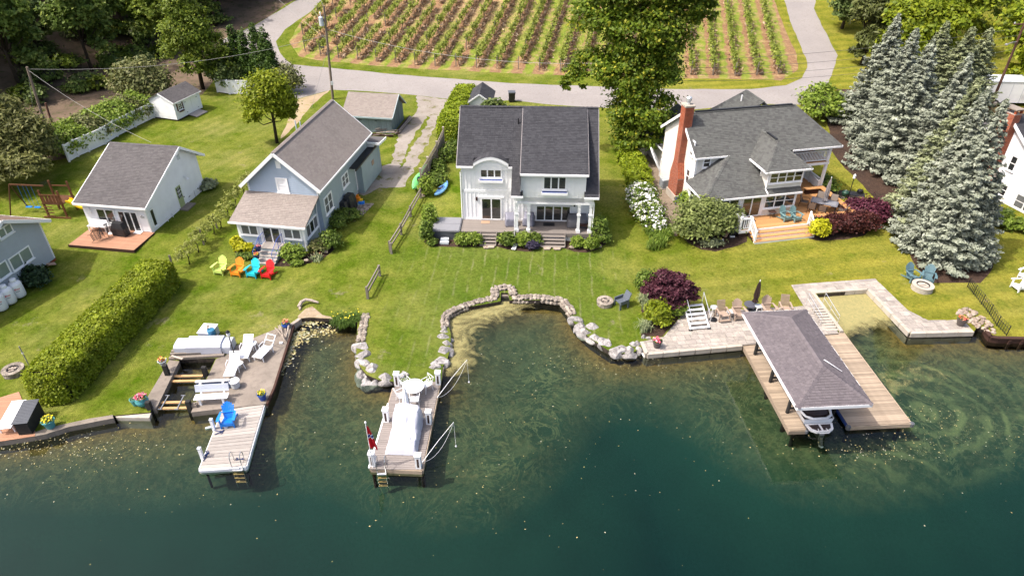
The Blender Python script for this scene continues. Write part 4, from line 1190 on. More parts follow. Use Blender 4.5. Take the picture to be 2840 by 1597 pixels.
# ------------------------------------------------------------------ the cream house on the right
H=thing('cream_house','cream clapboard house with grey shingle roofs, brick chimney, sunroom and corner balcony','house',(13.9,45.3,0),rad(11.5))
rw=frame((13.9,45.3),11.5)
CR,SG=M['cream'],M['shingle_grey']
def pz(v):return 3.8+.68*(v+.3)
m=MB()
m.extr([(.8,3.05,1.1),(.8,9.2,1.1),(.8,9.2,5.95),(.8,6.1,8.0),(.8,3.05,5.92)],(7.8,0,0))
m.box(8.601,12.2,5.6,9.2,1.1,5.95)
m.build('wall',CR,H)
m=MB();m.box(.5,7.95,0,3.04,1.1,3.74);m.build('sunroom_wall',M['white'],H)
leftg=Wall((.8,9.2),(0,-1));mainf=Wall((.8,3.05),(1,0));sunf=Wall((.5,0),(1,0));sunl=Wall((.5,3.05),(0,-1));porchb=Wall((8.6,5.6),(1,0));sider=Wall((8.6,3.05),(0,1));sunr=Wall((7.95,0),(0,1))
siding(leftg,[(0,1.3),(6.15,1.3),(6.15,5.9),(3.1,7.95),(0,5.9)],CR,H,.13)
siding(mainf,[(0,4.0),(2.6,4.0),(2.6,5.85),(0,5.85)],CR,H,.13)
siding(porchb,[(0,1.9),(3.6,1.9),(3.6,5.9),(0,5.9)],CR,H,.13)
siding(sider,[(0,1.9),(2.55,1.9),(2.55,5.9),(0,5.9)],CR,H,.13)
siding(sunr,[(0,1.9),(3.0,1.9),(3.0,3.7),(0,3.7)],CR,H,.13)
siding(sunf,[(4.75,1.9),(7.45,1.9),(7.45,2.48),(4.75,2.48)],CR,H,.13,.03)
Pt=lambda u,v:(u,v,pz(v))
RVv,RZz=6.1,pz(6.1)
up=[Pt(.5,2.7),Pt(12.85,2.7),(10.15,RVv,RZz),(.5,RVv,RZz)]
lowr=[Pt(.15,-.3),Pt(8.12,-.3),(8.12,2.72,pz(2.72)),(3.22,2.72,pz(2.72))]
hipl=[(.15,3.02,3.8),(.15,-.3,3.8),(3.22,2.72,pz(2.72)),(3.22,3.02,pz(2.72))]
rear=[(12.85,9.5,pz(2.7)),(.5,9.5,pz(2.7)),(.5,RVv,RZz),(10.15,RVv,RZz)]
hipr=[Pt(12.85,2.7),(12.85,9.5,pz(2.7)),(10.15,RVv,RZz)]
DZ_=5.62;dv=(DZ_-3.8)/.68-.3
ap,rb_=(6.66,2.0,6.98),(6.66,(6.98-3.8)/.68-.3,6.98)
dl=[(4.83,dv,DZ_),(4.83,-.27,DZ_),ap,rb_];dr_=[(8.5,-.27,DZ_),(8.5,dv,DZ_),rb_,ap];df=[(4.83,-.27,DZ_),(8.5,-.27,DZ_),ap]
m=MB()
for q in (up,lowr,hipl,rear,hipr):roof_slab(m,q)
m.build('roof',SG,H)
m=MB()
for q in (dl,dr_,df):roof_slab(m,q,.08)
m.build('dormer_roof',SG,H)
for q in (up,lowr,hipl,rear,hipr,dl,dr_,df):shingles(q,SG,H)
capline((.5,RVv,RZz),(10.15,RVv,RZz),H,SG);capline((10.15,RVv,RZz),Pt(12.85,2.7),H,SG);capline(Pt(.15,-.3),(3.22,2.72,pz(2.72)),H,SG)
capline((8.5,-.27,DZ_),ap,H,SG);capline((4.83,-.27,DZ_),ap,H,SG);capline(ap,rb_,H,SG)
m=MB();m.beam((6.66,2.2,7.06),(6.66,3.6,7.06),.16,.1);m.beam((1.6,RVv,RZz+.07),(9.9,RVv,RZz+.07),.2,.06);m.build('ridge_vent',M['black_plastic'],H)
m=MB()
for a,b in ((Pt(.48,2.67),Pt(3.3,2.67)),(Pt(8.6,2.67),Pt(12.88,2.67)),(Pt(.12,-.34),Pt(8.15,-.34)),((.11,-.3,3.8),(.11,3.0,3.8)),((4.8,-.3,DZ_),(8.54,-.3,DZ_)),((4.8,-.3,DZ_),(4.8,dv-.1,DZ_)),((8.53,-.3,DZ_),(8.53,dv-.1,DZ_)),((12.88,2.7,pz(2.7)),(12.88,9.5,pz(2.7)))):
 m.beam((a[0],a[1],a[2]-.05),(b[0],b[1],b[2]-.05),.07,.13)
m.beam((.47,2.7,pz(2.7)-.1),(.47,RVv,RZz-.1),.05,.2);m.beam((.47,9.5,pz(2.7)-.1),(.47,RVv,RZz-.1),.05,.2)
m.build('gutter',M['trim_white'],H)
# dormer walls and windows
m=MB();m.box(5.3,8.15,.1,2.4,3.9,5.56);m.build('dormer_wall',CR,H)
dfw=Wall((5.3,.1),(1,0));dlw=Wall((5.3,2.4),(0,-1))
siding(dfw,[(.05,4.0),(2.8,4.0),(2.8,4.5),(.05,4.5)],CR,H,.13,.03)
window(dfw,.06,2.79,4.5,5.45,H,4,depth=.075,meet=True);window(dlw,.5,1.3,4.75,5.4,H,1)
trimline(dfw,0,.06,4.0,5.5,H);trimline(dfw,2.79,2.85,4.0,5.5,H);trimline(dlw,2.2,2.3,4.0,5.5,H)
# sunroom windows and doors
window(sunf,.35,2.75,2.5,3.6,H,3,depth=.07,meet=True)
window(sunf,2.98,4.6,1.93,3.62,H,2,name='sliding_door',sill=False)
window(sunf,4.82,7.35,2.48,3.62,H,3,depth=.07,meet=True)
window(sunl,.5,2.9,2.45,3.6,H,3,depth=.07,meet=True)
for a0,a1 in ((0,.3),(2.8,2.95),(4.62,4.78),(7.36,7.45)):trimline(sunf,a0,a1,1.95,3.7,H,out=.045)
window(mainf,.55,1.2,4.85,5.68,H,1,meet=True)
window(leftg,5.0,5.62,5.5,6.75,H,1,meet=True);window(leftg,4.95,5.55,3.2,4.4,H,1,meet=True)
trimline(leftg,6.03,6.15,1.3,5.85,H);trimline(mainf,0,.12,3.9,5.8,H)
downspout([(.55,2.62,5.75),(.72,2.95,5.5),(.72,2.95,4.2),(.2,2.9,3.7)],H);downspout([(4.9,-.2,5.5),(5.22,.02,5.2),(5.22,.02,4.1),(5.3,-.3,3.85)],H,r=.05)
# chimney
c=MB();c.extr([(.24,4.5,1.1),(.24,6.1,1.1),(.24,6.1,3.3),(.24,5.75,4.5),(.24,5.75,9.0),(.24,4.95,9.0),(.24,4.95,4.5),(.24,4.5,3.3)],(.555,0,0));c.box(.24,.94,4.95,5.75,7.4,9.0)
ch=c.build('chimney',M['mortar'],H)
bricks(Wall((.24,6.1),(0,-1)),[(1.85,0,1.6),(3.3,0,1.6),(4.5,.35,1.15),(9.0,.35,1.15)],ch)
bricks(Wall((.24,4.95),(1,0)),[(4.5,0,.555),(7.4,0,.555),(7.41,0,.70),(9.0,0,.70)],ch)
bricks(Wall((.24,4.5),(1,0)),[(1.85,0,.555),(3.3,0,.555)],ch)
w_=Wall((.24,4.5),(1,0));m=MB()
for i in range(14):
 t=i/14;z=3.3+1.2*t;y=4.5+.45*t
 for k in range(3):m.add([(.24+k*.185,y-.008,z),(.41+k*.185,y-.008,z),(.41+k*.185,y+.024,z+.08),(.24+k*.185,y+.024,z+.08)],[(0,1,2,3)])
m.build('sloped_bricks',M['brick'],ch,kind='stuff')
m=MB();m.box(.14,.86,4.4,6.2,1.1,1.85);m.build('chimney_base',M['concrete_pale'],ch)
m=MB();m.box(.18,1.0,4.88,5.82,9.0,9.12);m.build('chimney_crown',M['concrete_pale'],ch)
m=MB();m.lathe([(.15,9.12),(.15,9.4),(.22,9.42),(.22,9.62),(.14,9.7),(.01,9.72)],(.58,5.35,0),12);m.build('chimney_cap',M['alu'],ch)
# rear wing
m=MB();m.box(2.2,9.5,9.201,14.2,1.1,4.0);m.box(1.6,8.0,8.9,14.4,1.1,3.2);m.build('rear_wall',M['grey_siding'],H)
rp=[(1.25,14.8,3.35),(1.25,8.7,3.35),(4.2,8.7,5.7),(4.2,14.8,5.7)]
rq=[(6.0,9.3,4.6),(12.0,9.3,4.6),(10.6,12.6,6.75),(9.4,12.6,6.75)]
rr=[(3.9,13.2,4.2),(3.9,9.3,4.2),(9.6,9.6,7.2),(9.6,12.8,7.2)]
rs=[(13.4,9.4,4.4),(13.4,13.2,4.4),(9.6,12.8,7.2),(9.6,9.6,7.2)]
m=MB()
for q in (rp,rr,rs):roof_slab(m,q,.1)
m.build('rear_roof',SG,H)
for q in (rp,rr,rs):shingles(q,SG,H)
capline((9.6,9.6,7.2),(9.6,12.8,7.2),H,SG)
m=MB();m.beam((1.2,14.8,3.28),(1.2,8.68,3.28),.07,.12);m.build('rear_gutter',M['trim_white'],H)
m=MB();m.tube([(8.6,11.6,6.3),(8.6,11.6,7.2)],.06,8);m.build('roof_pipe',M['white'],H)
rl=Wall((1.6,14.2),(0,-1));siding(rl,[(0,1.3),(5.2,1.3),(5.2,3.2),(0,3.2)],CR,H,.13);window(rl,4.2,5.0,2.0,2.9,H,1)
downspout([(1.25,8.75,3.3),(1.0,9.1,3.25),(.74,9.15,3.0),(.74,9.15,1.4)],H)
# balcony and porch on the right corner
m=MB();m.box(8.605,12.3,2.95,5.59,4.2,4.42);m.build('balcony_floor',M['white'],H)
m=MB();m.box(8.62,12.28,2.97,5.58,4.42,4.45);m.build('balcony_decking',M['plank_orange'],H)
for z0,z1 in ((4.45,5.85),(1.9,4.2)):
 for u,v in ((12.15,3.08),(12.15,5.45)):m=MB();m.box(u-.1,u+.1,v-.1,v+.1,z0,z1);m.build('porch_post',M['white'],H)
rail((8.65,3.06),(12.1,3.06),4.45,5.4,H,posts=(False,True));rail((12.15,3.2),(12.15,5.4),4.45,5.4,H,posts=(False,False));rail((12.15,3.3),(12.15,5.4),1.9,2.85,H,posts=(False,False))
window(porchb,.15,1.35,4.48,5.75,H,2,name='balcony_door',sill=False);window(porchb,.4,1.3,1.95,3.9,H,1,name='porch_door',sill=False);window(porchb,2.5,3.3,2.3,3.9,H,1)
# deck
D=thing('cedar_deck','orange cedar deck with built-in bench wrapping the front of the cream house','deck',(13.9,45.3,0),rad(11.5))
m=MB();m.box(2.62,12.18,-1.84,-.02,1.2,1.868);m.box(8.0,12.18,-.019,5.57,1.2,1.868);m.build('deck_frame',M['umb_brown'],D)
planks(13,'x',2.6,12.2,-1.86,.138,.006,1.9,.03,M['plank_orange'],D,'deck_board')
planks(38,'x',8.0,12.2,.016,.138,.006,1.9,.03,M['plank_orange'],D,'deck_board')
m=MB();m.box(2.58,12.22,-1.9,-1.865,1.66,1.9);m.box(2.56,2.595,-1.9,0,1.66,1.9);m.box(12.205,12.24,-1.9,5.6,1.66,1.9);m.build('deck_fascia',M['white'],D)
m=MB();m.extr([(3.4,-1.9,1.1),(3.4,-1.9,1.7),(3.4,-2.95,1.25),(3.4,-2.95,1.1)],(4.75,0,0));st=m.build('deck_stairs',M['umb_brown'],D)
for i in range(3):
 z=1.75-.15*i;v=-1.905-.34*i
 m=MB();m.box(3.36,8.2,v-.355,v,z-.035,z);m.build('tread',M['plank_orange'],st)
 m=MB();m.box(3.38,8.18,v-.0,v+.02,z,z+.15 if i else z+.1);m.build('riser',M['white'],st)
m=MB();m.box(3.38,8.18,-2.93,-2.905,1.2,1.415);m.build('riser',M['white'],st)
def benchseg(u0,u1,v0,v1):
 m=MB();m.box(u0,u1,v0,v1,2.32,2.37);m.build('bench_seat',M['plank_orange'],D)
 m=MB();m.box(u0+.1,u1-.1,v0+.1,v1-.1,1.905,2.32);m.build('bench_base',M['timber'],D)
benchseg(8.45,12.24,-1.9,-1.45);benchseg(11.78,12.24,-1.449,2.9);benchseg(10.5,11.779,2.45,2.9)
rail((2.66,-.15),(2.66,-1.78),1.9,2.85,D);rail((2.74,-1.82),(3.35,-1.82),1.9,2.85,D,posts=(False,True));rail((11.9,3.0),(12.15,4.6),1.9,2.7,D,posts=(True,True))
for u in (3.42,8.14):
 m=MB()
 for v,z0,z1 in ((-1.95,1.9,2.95),(-2.8,1.3,2.3)):m.box(u-.06,u+.06,v-.06,v+.06,z0,z1)
 m.beam((u,-1.95,2.85),(u,-2.8,2.22),.08,.06);m.beam((u,-1.95,2.1),(u,-2.8,1.5),.05,.05);r=m.build('stair_rail',M['white'],D)
 for k in range(1,6):
  b=MB();v=-1.95-.85*k/6;z=2.1-.6*k/6;b.box(u-.02,u+.02,v-.02,v+.02,z,z+.74);b.build('baluster',M['white'],r)
m=MB();m.box(-.5,.5,-.3,.3,0,.018);tag(m.build('door_mat',M['timber'],loc=rw(4.0,-.5,1.91),rot=rad(11.5)),'brown door mat outside the sunroom sliding door','door mat')
t=thing('deck_cabinet','dark grey storage cabinet against the white railing on the cedar deck','cabinet',rw(2.98,-.95,1.905),rad(11.5))
m=MB();m.box(-.24,.24,-.7,.7,0,.82);m.build('cabinet_body',M['covdark'],t);m=MB();m.box(-.28,.28,-.74,.74,.822,.87);m.build('cabinet_top',M['tubtop'],t)
# things by the left side: condenser, loungers, boards
p_=(12.94,52.47)
t=thing('air_conditioner','grey outdoor air conditioning unit on the gravel beside the brick chimney','air conditioner',(*p_,1.3),rad(8))
m=MB();m.box(-.55,.5,-.5,.5,0,.05);m.build('pad',M['concrete'],t)
m=MB();m.prism([(-.4,-.34),(-.34,-.4),(.34,-.4),(.4,-.34),(.4,.34),(.34,.4),(-.34,.4),(-.4,.34)],.05,.8);m.build('casing',M['shelf_grey'],t)
for k in range(6):m=MB();m.prism([(-.42,-.36),(-.36,-.42),(.36,-.42),(.42,-.36),(.42,.36),(.36,.42),(-.36,.42),(-.42,.36)],.13+k*.11,.17+k*.11);m.build('louvre',M['tubside'],t)
m=MB();m.lathe([(.33,.805),(.33,.815)],(0,0,0),16);m.build('fan_grille',M['black_metal'],t);m=MB();m.lathe([(.40,.80),(.42,.84),(.36,.86),(.34,.82)],(0,0,0),16);m.build('top_ring',M['alu'],t)
def board(name,label,cat,p,h,w,mat,lean,yaw,th=.12):
 m=MB();n=14;vs=[]
 prof=[(sin(pi*min(.999,max(.001,i/n))) ** .55*w/2,h*i/n) for i in range(n+1)]
 poly=[(-a,z) for a,z in prof]+[(a,z) for a,z in reversed(prof)]
 m.extr([(a,0,z) for a,z in poly],(0,th,0))
 o=m.build(name,mat);o.location=p;o.rotation_euler=(rad(lean),0,rad(yaw))
 return tag(o,label,cat)
board('paddle_board','white paddle board leaning on the cream house wall above the air conditioner','paddle board',(*(13.24,54.52),1.3),2.9,.8,M['white_plastic'],-28,75)
board('kayak','small white boat leaning in the shade behind the paddle board','kayak',(*(12.24,57.2),1.3),1.7,.75,M['white_plastic'],-35,70,.25)
t=thing('water_barrel','beige barrel standing at the rear wing wall under the tree','barrel',(*(12.25,59.25),1.3));m=MB();m.lathe([(.3,0),(.34,.3),(.34,.6),(.3,.9),(.1,.92)],(0,0,0),14);m.build('barrel_body',M['cream'],t);m=MB();m.lathe([(.345,.44),(.35,.46),(.345,.48)],(0,0,0),14);m.build('hoop',M['black_metal'],t)

# ------------------------------------------------------------------ grey house at the left edge
H=thing('grey_house','grey clapboard house with tan roof cut off by the left edge','house',(-32.36,41.06,0),rad(-9))
gw=frame((-32.36,41.06),-9)
m=MB();m.extr([(0,-8.4,1.35),(0,0,1.35),(0,0,4.42),(0,-2.95,5.95),(0,-8.4,5.95-1.53*5.45/2.95)],(-9,0,0));m.build('wall',M['grey_siding'],H)
gs=Wall((0,-8.4),(0,1));siding(gs,[(0,1.4),(8.4,1.4),(8.4,4.38),(5.45,5.9),(0,3.2)],M['grey_siding'],H,.14)
ra=[(.45,.45,4.24),(-9.2,.45,4.24),(-9.2,-2.95,6.02),(.45,-2.95,6.02)]
rb2=[(-9.2,-8.7,3.0),(.45,-8.7,3.0),(.45,-2.95,6.02),(-9.2,-2.95,6.02)]
m=MB();roof_slab(m,ra);roof_slab(m,rb2);m.build('roof',M['shingle_tan'],H);shingles(ra,M['shingle_tan'],H);shingles(rb2,M['shingle_tan'],H)
m=MB();m.beam((.47,.45,4.14),(.47,-2.95,5.92),.06,.22);m.beam((.47,-8.7,2.9),(.47,-2.95,5.92),.06,.22);m.beam((.47,.49,4.14),(-9.2,.49,4.14),.06,.18);m.build('fascia',M['trim_white'],H)
trimline(gs,8.28,8.4,1.4,4.3,H)
window(gs,5.0,6.84,2.36,3.36,H,2,mat='trim_white',glass='blind_glass');window(gs,2.9,4.85,2.42,3.44,H,2,mat='trim_white',glass='blind_glass')
window(gs,5.15,6.3,4.72,5.4,H,2,mat='trim_white',glass='blind_glass')
m=MB();m.box(-.6,-.1,-.3,.12,1.0,1.5);m.build('foundation_block',M['brick'],H)
m=MB();m.beam((.02,-.55,1.42),(.3,-.1,1.25),.4,.06);tag(m.build('access_panel',M['mat_tan'],loc=gw(.05,-.4,0),rot=rad(-9)),'brown board leaning at the corner of the grey house','board')
# propane tanks
TP=[(-32.36,36.6),(-32.53,35.87),(-32.65,35.14)]
for i,(x,y) in enumerate(TP):
 t=thing('propane_tank',['white propane tank with red lettering, nearest the dark peony bush','middle one of three white propane tanks by the grey house wall','white propane tank cut by the left edge of the photo'][i],'gas tank',(x-.05,y+.2,1.05),rad(20),'propane tanks along the grey house')
 m=MB();m.lathe([(.24,0),(.36,.06),(.38,.2),(.38,.95),(.34,1.08),(.2,1.16),(.16,1.18)],(0,0,0),20);m.build('tank_body',M['white_plastic'],t,smooth=True)
 m=MB();m.lathe([(.17,1.17),(.19,1.2),(.19,1.32),(.17,1.38),(.05,1.39)],(0,0,0),16);m.build('valve_hood',M['white_plastic'],t,smooth=True)
 m=MB()
 def arcp(a0,a1,z0,z1,n=3):
  for k in range(n):
   b0,b1=a0+(a1-a0)*k/n,a0+(a1-a0)*(k+1)/n
   r=.384;m.add([(r*cos(b0),r*sin(b0),z0),(r*cos(b1),r*sin(b1),z0),(r*cos(b1),r*sin(b1),z1),(r*cos(b0),r*sin(b0),z1)],[(0,1,2,3)])
 base=rad(-75)
 arcp(base-.30,base-.16,.66,.80)
 for k in range(5):arcp(base-.10+k*.13,base-.03+k*.13,.68,.78 if k else .82,1)
 m.build('red_lettering',M['red_print'],t)
 m=MB()
 for k in range(7):arcp(base-.22+k*.09,base-.155+k*.09,.56,.60,1)
 m.build('phone_number',M['ink'],t)
 m=MB();m.tube([(-.1,.1,1.2),(-.3,.15,1.15),(-.42,.3,.8)],.015,5);m.build('gas_hose',M['black_metal'],t)
# play set with a yellow slide
p_=(-36.23,47.22)
t=thing('play_set','brown wooden play tower with a rope ladder and yellow slide under the tree','play set',(p_[0],p_[1],1.3),rad(-5))
for x in (-.0,1.5):
 for y in (0,1.3):m=MB();m.box(x-.06,x+.06,y-.06,y+.06,0,2.5 if y else 2.3);m.build('post',M['cedar_play'],t)
m=MB();m.box(-.1,1.6,-.1,1.4,1.15,1.22);m.build('platform',M['cedar_play'],t)
for k in range(5):m=MB();m.box(.1+k*.28,.3+k*.28,-.09,-.065,1.25,1.95);m.build('slat',M['cedar_play'],t)
m=MB();m.beam((-.06,-.09,1.95),(1.56,-.09,1.95),.05,.1);m.beam((-.06,1.3,2.1),(1.56,1.3,2.1),.05,.1);m.build('guard_rail',M['cedar_play'],t)
for k in range(4):m=MB();m.beam((-.0,-.16,.2+k*.26),(.7,-.16,.2+k*.26),.08,.04);m.build('rung',M['cedar_play'],t)
m=MB()
for k in range(8):
 a,b=k/8,(k+1)/8
 za,zb=1.2-.95*a+.05*sin(a*12),1.2-.95*b+.05*sin(b*12)
 xa,xb=1.6+2.0*a,1.6+2.0*b
 m.beam((xa,.55,za),(xb,.55,zb),.5,.04);m.beam((xa,.3,za+.08),(xb,.3,zb+.08),.04,.16);m.beam((xa,.8,za+.08),(xb,.8,zb+.08),.04,.16)
m.build('slide',M['yellow'],t)
m=MB();m.box(-.3,1.9,-.2,-.12,0,.12);m.build('sand_border',M['cedar_play'],t)
for k in range(2):
 m=MB();x=-1.2-k*.7;m.tube([(x-.2,.6,2.3),(x-.2,.6,.5)],.012,4);m.tube([(x+.2,.6,2.3),(x+.2,.6,.5)],.012,4);m.box(x-.24,x+.24,.5,.7,.46,.5);m.build('swing',M['blue'],t)
m=MB();m.beam((0,.65,2.35),(-2.8,.65,2.35),.1,.1);m.tube([(-2.8,.65,2.35),(-3.0,-.3,0)],.05,5);m.tube([(-2.8,.65,2.35),(-3.0,1.6,0)],.05,5);m.build('swing_beam',M['cedar_play'],t)

# ------------------------------------------------------------------ sheds
def shed_white():
 p,q=(-34.38,67.62),(-33.18,71.26)
 ang=atan2(q[1]-p[1],q[0]-p[0])
 t=thing('garden_shed','white vinyl garden shed with double doors and dark shutters beside the white fence','shed',(p[0],p[1],0),ang)
 L,D_,e=3.85,3.0,3.3
 m=MB();m.extr([(0,0,1.45),(0,D_,1.45),(0,D_,e),(0,D_/2,e+.75),(0,0,e)],(L,0,0));m.build('wall',M['white_vinyl'],t)
 fw=Wall((0,0),(1,0));lw=Wall((0,D_),(0,-1))
 siding(fw,[(0,1.5),(L,1.5),(L,e),(0,e)],M['white_vinyl'],t,.13);siding(lw,[(0,1.5),(D_,1.5),(D_,e),(D_/2,e+.7),(0,e)],M['white_vinyl'],t,.13)
 a=[(-.15,-.2,e-.05),(L+.15,-.2,e-.05),(L+.15,D_/2,e+.82),(-.15,D_/2,e+.82)];b=[(L+.15,D_+.2,e-.05),(-.15,D_+.2,e-.05),(-.15,D_/2,e+.82),(L+.15,D_/2,e+.82)]
 m=MB();roof_slab(m,a,.08);roof_slab(m,b,.08);m.build('roof',M['shingle_cottage'],t);shingles(a,M['shingle_cottage'],t);shingles(b,M['shingle_cottage'],t)
 m=MB();m.beam((-.17,-.2,e-.1),(-.17,D_/2,e+.77),.04,.12);m.beam((-.15,-.22,e-.1),(L+.15,-.22,e-.1),.04,.1);m.build('fascia',M['trim_white'],t)
 w=window(fw,.5,1.05,2.3,2.95,t,1,frame=.05,grid=(2,3))
 for x in (.3,1.08):m=MB();fw.box(m,x,x+.17,2.25,3.0,.0,.05);m.build('shutter',M['maroon'],t)
 m=MB();fw.box(m,.48,1.1,2.12,2.26,.03,.2);m.build('flower_box',M['maroon'],t)
 for x in (1.45,2.42):m=MB();fw.box(m,x,x+.95,1.5,3.15,.0,.045);m.build('door',M['trim_white'],t)
 for x in (1.5,3.2):
  for z in (1.75,2.8):m=MB();fw.box(m,x,x+.14,z,z+.05,.045,.06);m.build('hinge',M['black_metal'],t)
 m=MB();m.box(0.05,L-.05,.05,D_-.05,1.2,1.45);m.build('skid_base',M['timber'],t)
 m=MB();m.beam((2.4,-.02,1.5),(2.4,-1.1,1.36),1.7,.05);m.build('ramp',M['plank_grey'],t)
shed_white()
def barn():
 t=thing('board_shed','weathered blue grey board shed with a taupe shingle roof by the driveway','shed',(-11.85,64.35,0),rad(-9))
 L,D_=4.7,3.95
 m=MB();m.extr([(-L,0,1.2),(-L,D_,1.2),(-L,D_,3.0),(-L,2.3,4.3),(-L,0,3.06)],(L,0,0));m.build('wall',M['barn_trim'],t)
 fw=Wall((-L,0),(1,0));rw_=Wall((0,0),(0,1));lw=Wall((-L,D_),(0,-1))
 n=24
 for i in range(n):
  m=MB();fw.box(m,i*L/n,(i+.93)*L/n,1.28,3.02,.0,.02+.006*(i % 3));m.build('board',M['barn_wood'],t)
 def top(a):return 3.06+(4.3-3.06)*a/2.3 if a<2.3 else 4.3-1.3*(a-2.3)/1.65
 for i in range(18):
  a0,a1=i*D_/18,(i+.93)*D_/18
  m=MB();m.extr([rw_.p(a0,1.28),rw_.p(a1,1.28),rw_.p(a1,top(a1)-.06),rw_.p(a0,top(a0)-.06)],(.025,0,0));m.build('board',M['barn_wood'],t)
 a=[(-L-.25,-.35,3.0),(.28,-.35,3.0),(.28,2.3,4.5),(-L-.25,2.3,4.5)];b=[(.28,D_+.35,2.95),(-L-.25,D_+.35,2.95),(-L-.25,2.3,4.5),(.28,2.3,4.5)]
 m=MB();roof_slab(m,a,.08);roof_slab(m,b,.08);m.build('roof',M['shingle_brown'],t);shingles(a,M['shingle_brown'],t);shingles(b,M['shingle_brown'],t)
 m=MB();m.beam((-L-.25,-.37,2.94),(.28,-.37,2.94),.05,.14);m.beam((.3,-.35,2.95),(.3,2.3,4.45),.05,.12);m.beam((.3,D_+.35,2.9),(.3,2.3,4.45),.05,.12);m.build('fascia',M['barn_trim'],t)
 for x in (1.15,2.1):m=MB();fw.box(m,x+.3,x+1.2,1.35,2.8,.026,.045);m.build('door',M['barn_wood'],t)
 for x in (1.5,3.05):
  for z in (1.55,2.5):m=MB();fw.box(m,x,x+.22,z,z+.06,.045,.06);m.build('strap_hinge',M['black_metal'],t)
 m=MB();m.beam((-L-.2,-.75,1.38),(.3,-.75,1.38),.22,.2);m.build('skid_beam',M['timber'],t)
 q=thing('scrap_heap','heap of old boards and wire at the front corner of the grey shed','scrap heap',(-12.6,63.55,1.38),rad(-9))
 r_=random.Random(3)
 for k in range(14):
  m=MB();x,y=r_.uniform(-1.1,.9),r_.uniform(-.2,.5);a=r_.uniform(-.5,.5)
  m.beam((x,y,.05+.03*k),(x+r_.uniform(.5,1.1)*cos(a),y+.6*sin(a),.06+.03*k+r_.uniform(0,.1)),.1,.03);m.build('scrap_board',[M['drift'],M['old_wood'],M['timber']][k % 3],q)
 q=thing('board_pile','long weathered boards stacked along the right side of the grey shed','lumber pile',(-11.55,64.4,1.3),rad(-9))
 for k in range(9):
  m=MB();x=.1+.1*(k % 4);m.beam((x,-.3+.1*k,.08+.06*(k // 3)),(x+r_.uniform(-.1,.2),3.6+.1*k,.09+.06*(k // 3)),.12,.05);m.build('lumber',[M['drift'],M['old_wood'],M['timber']][k % 3],q)
barn()
def mini_shed():
 p,q=(-3.81,72.37),(-0.45,72.37)
 a=[(-3.75,70.28),(-1.37,69.88)]
 t=thing('small_shed','small pale shed with a gabled dark roof behind the white house','shed',(-3.3,68.3,0),rad(-3))
 m=MB();m.extr([(-1.1,0,1.2),(1.1,0,1.2),(1.1,0,3.2),(0,0,3.95),(-1.1,0,3.2)],(0,3.4,0));m.build('wall',paint('pale_blue_wall',(.55,.63,.66,1)),t)
 l=[(-1.35,3.6,3.08),(-1.35,-.25,3.08),(0,-.25,4.02),(0,3.6,4.02)];r=[(1.35,-.25,3.08),(1.35,3.6,3.08),(0,3.6,4.02),(0,-.25,4.02)]
 m=MB();roof_slab(m,l,.08);roof_slab(m,r,.08);m.build('roof',M['shingle_dark'],t);shingles(l,M['shingle_dark'],t);shingles(r,M['shingle_dark'],t)
 m=MB();m.beam((-1.37,-.27,3.0),(0,-.27,3.95),.04,.13);m.beam((1.37,-.27,3.0),(0,-.27,3.95),.04,.13);m.build('bargeboard',M['trim_white'],t)
 fw=Wall((-1.1,0),(1,0));w=window(fw,.55,1.65,2.3,2.68,t,1,frame=.06,grid=(5,1),sill=False)
 m=MB();fw.box(m,.35,1.85,1.3,2.25,0,.04);m.build('door',M['trim_white'],t)
 rwl=Wall((1.1,0),(0,1));siding(rwl,[(0,1.3),(3.4,1.3),(3.4,3.15),(0,3.15)],M['white_vinyl'],t,.14);siding(fw,[(0,1.3),(2.2,1.3),(2.2,3.15),(1.1,3.9),(0,3.15)],M['white_vinyl'],t,.14,.012)
mini_shed()
x,y=(-0.02,73.58)
t=thing('trash_bin','black wheeled trash bin by the road behind the white house','trash bin',(x,y,1.3),rad(4))
m=MB();m.extr([(-.3,-.33,.08),(.3,-.33,.08),(.36,-.4,1.05),(-.36,-.4,1.05)],(0,.72,0));m.build('bin_body',M['black_plastic'],t)
m=MB();m.box(-.39,.39,-.44,.4,1.052,1.14);m.build('lid',M['tubside'],t)
for s_ in (-.3,.3):m=MB();m.tube([(s_-.05,.3,.12),(s_+.05,.3,.12)],.12,10);m.build('wheel',M['black_metal'],t)
# ------------------------------------------------------------------ white house at the right edge
a0,b0=(39.68,50.64),(40.93,55.37)
H=thing('white_side_house','white clapboard house with tall brick chimney cut off by the right edge','house',(39.6,50.6,0),rad(17))
fr=frame((39.6,50.6),17)
m=MB();m.extr([(0,-6.5,1.1),(0,2.4,1.1),(0,2.4,6.3),(0,1.1,7.75),(0,-6.5,2.3)],(9,0,0));m.build('wall',M['white_vinyl'],H)
lw=Wall((0,2.4),(0,-1));siding(lw,[(0,1.3),(8.9,1.3),(8.9,2.25),(1.3,7.65),(0,6.25)],M['white_vinyl'],H,.15)
rb3=[(-.35,-7.0,2.05),(9,-7.0,2.05),(9,1.1,7.9),(-.35,1.1,7.9)]
ra=[(9,3.1,5.7),(-.35,3.1,5.7),(-.35,1.1,7.9),(9,1.1,7.9)]
m=MB();roof_slab(m,ra);roof_slab(m,rb3);m.build('roof',M['shingle_dark'],H);shingles(rb3,M['shingle_dark'],H);shingles(ra,M['shingle_dark'],H)
m=MB();m.beam((-.38,3.1,5.6),(-.38,1.1,7.8),.06,.22);m.build('bargeboard',M['trim_white'],H);m=MB();m.beam((-.38,-7.0,1.95),(-.38,1.1,7.8),.06,.22);m.build('bargeboard',M['trim_white'],H)
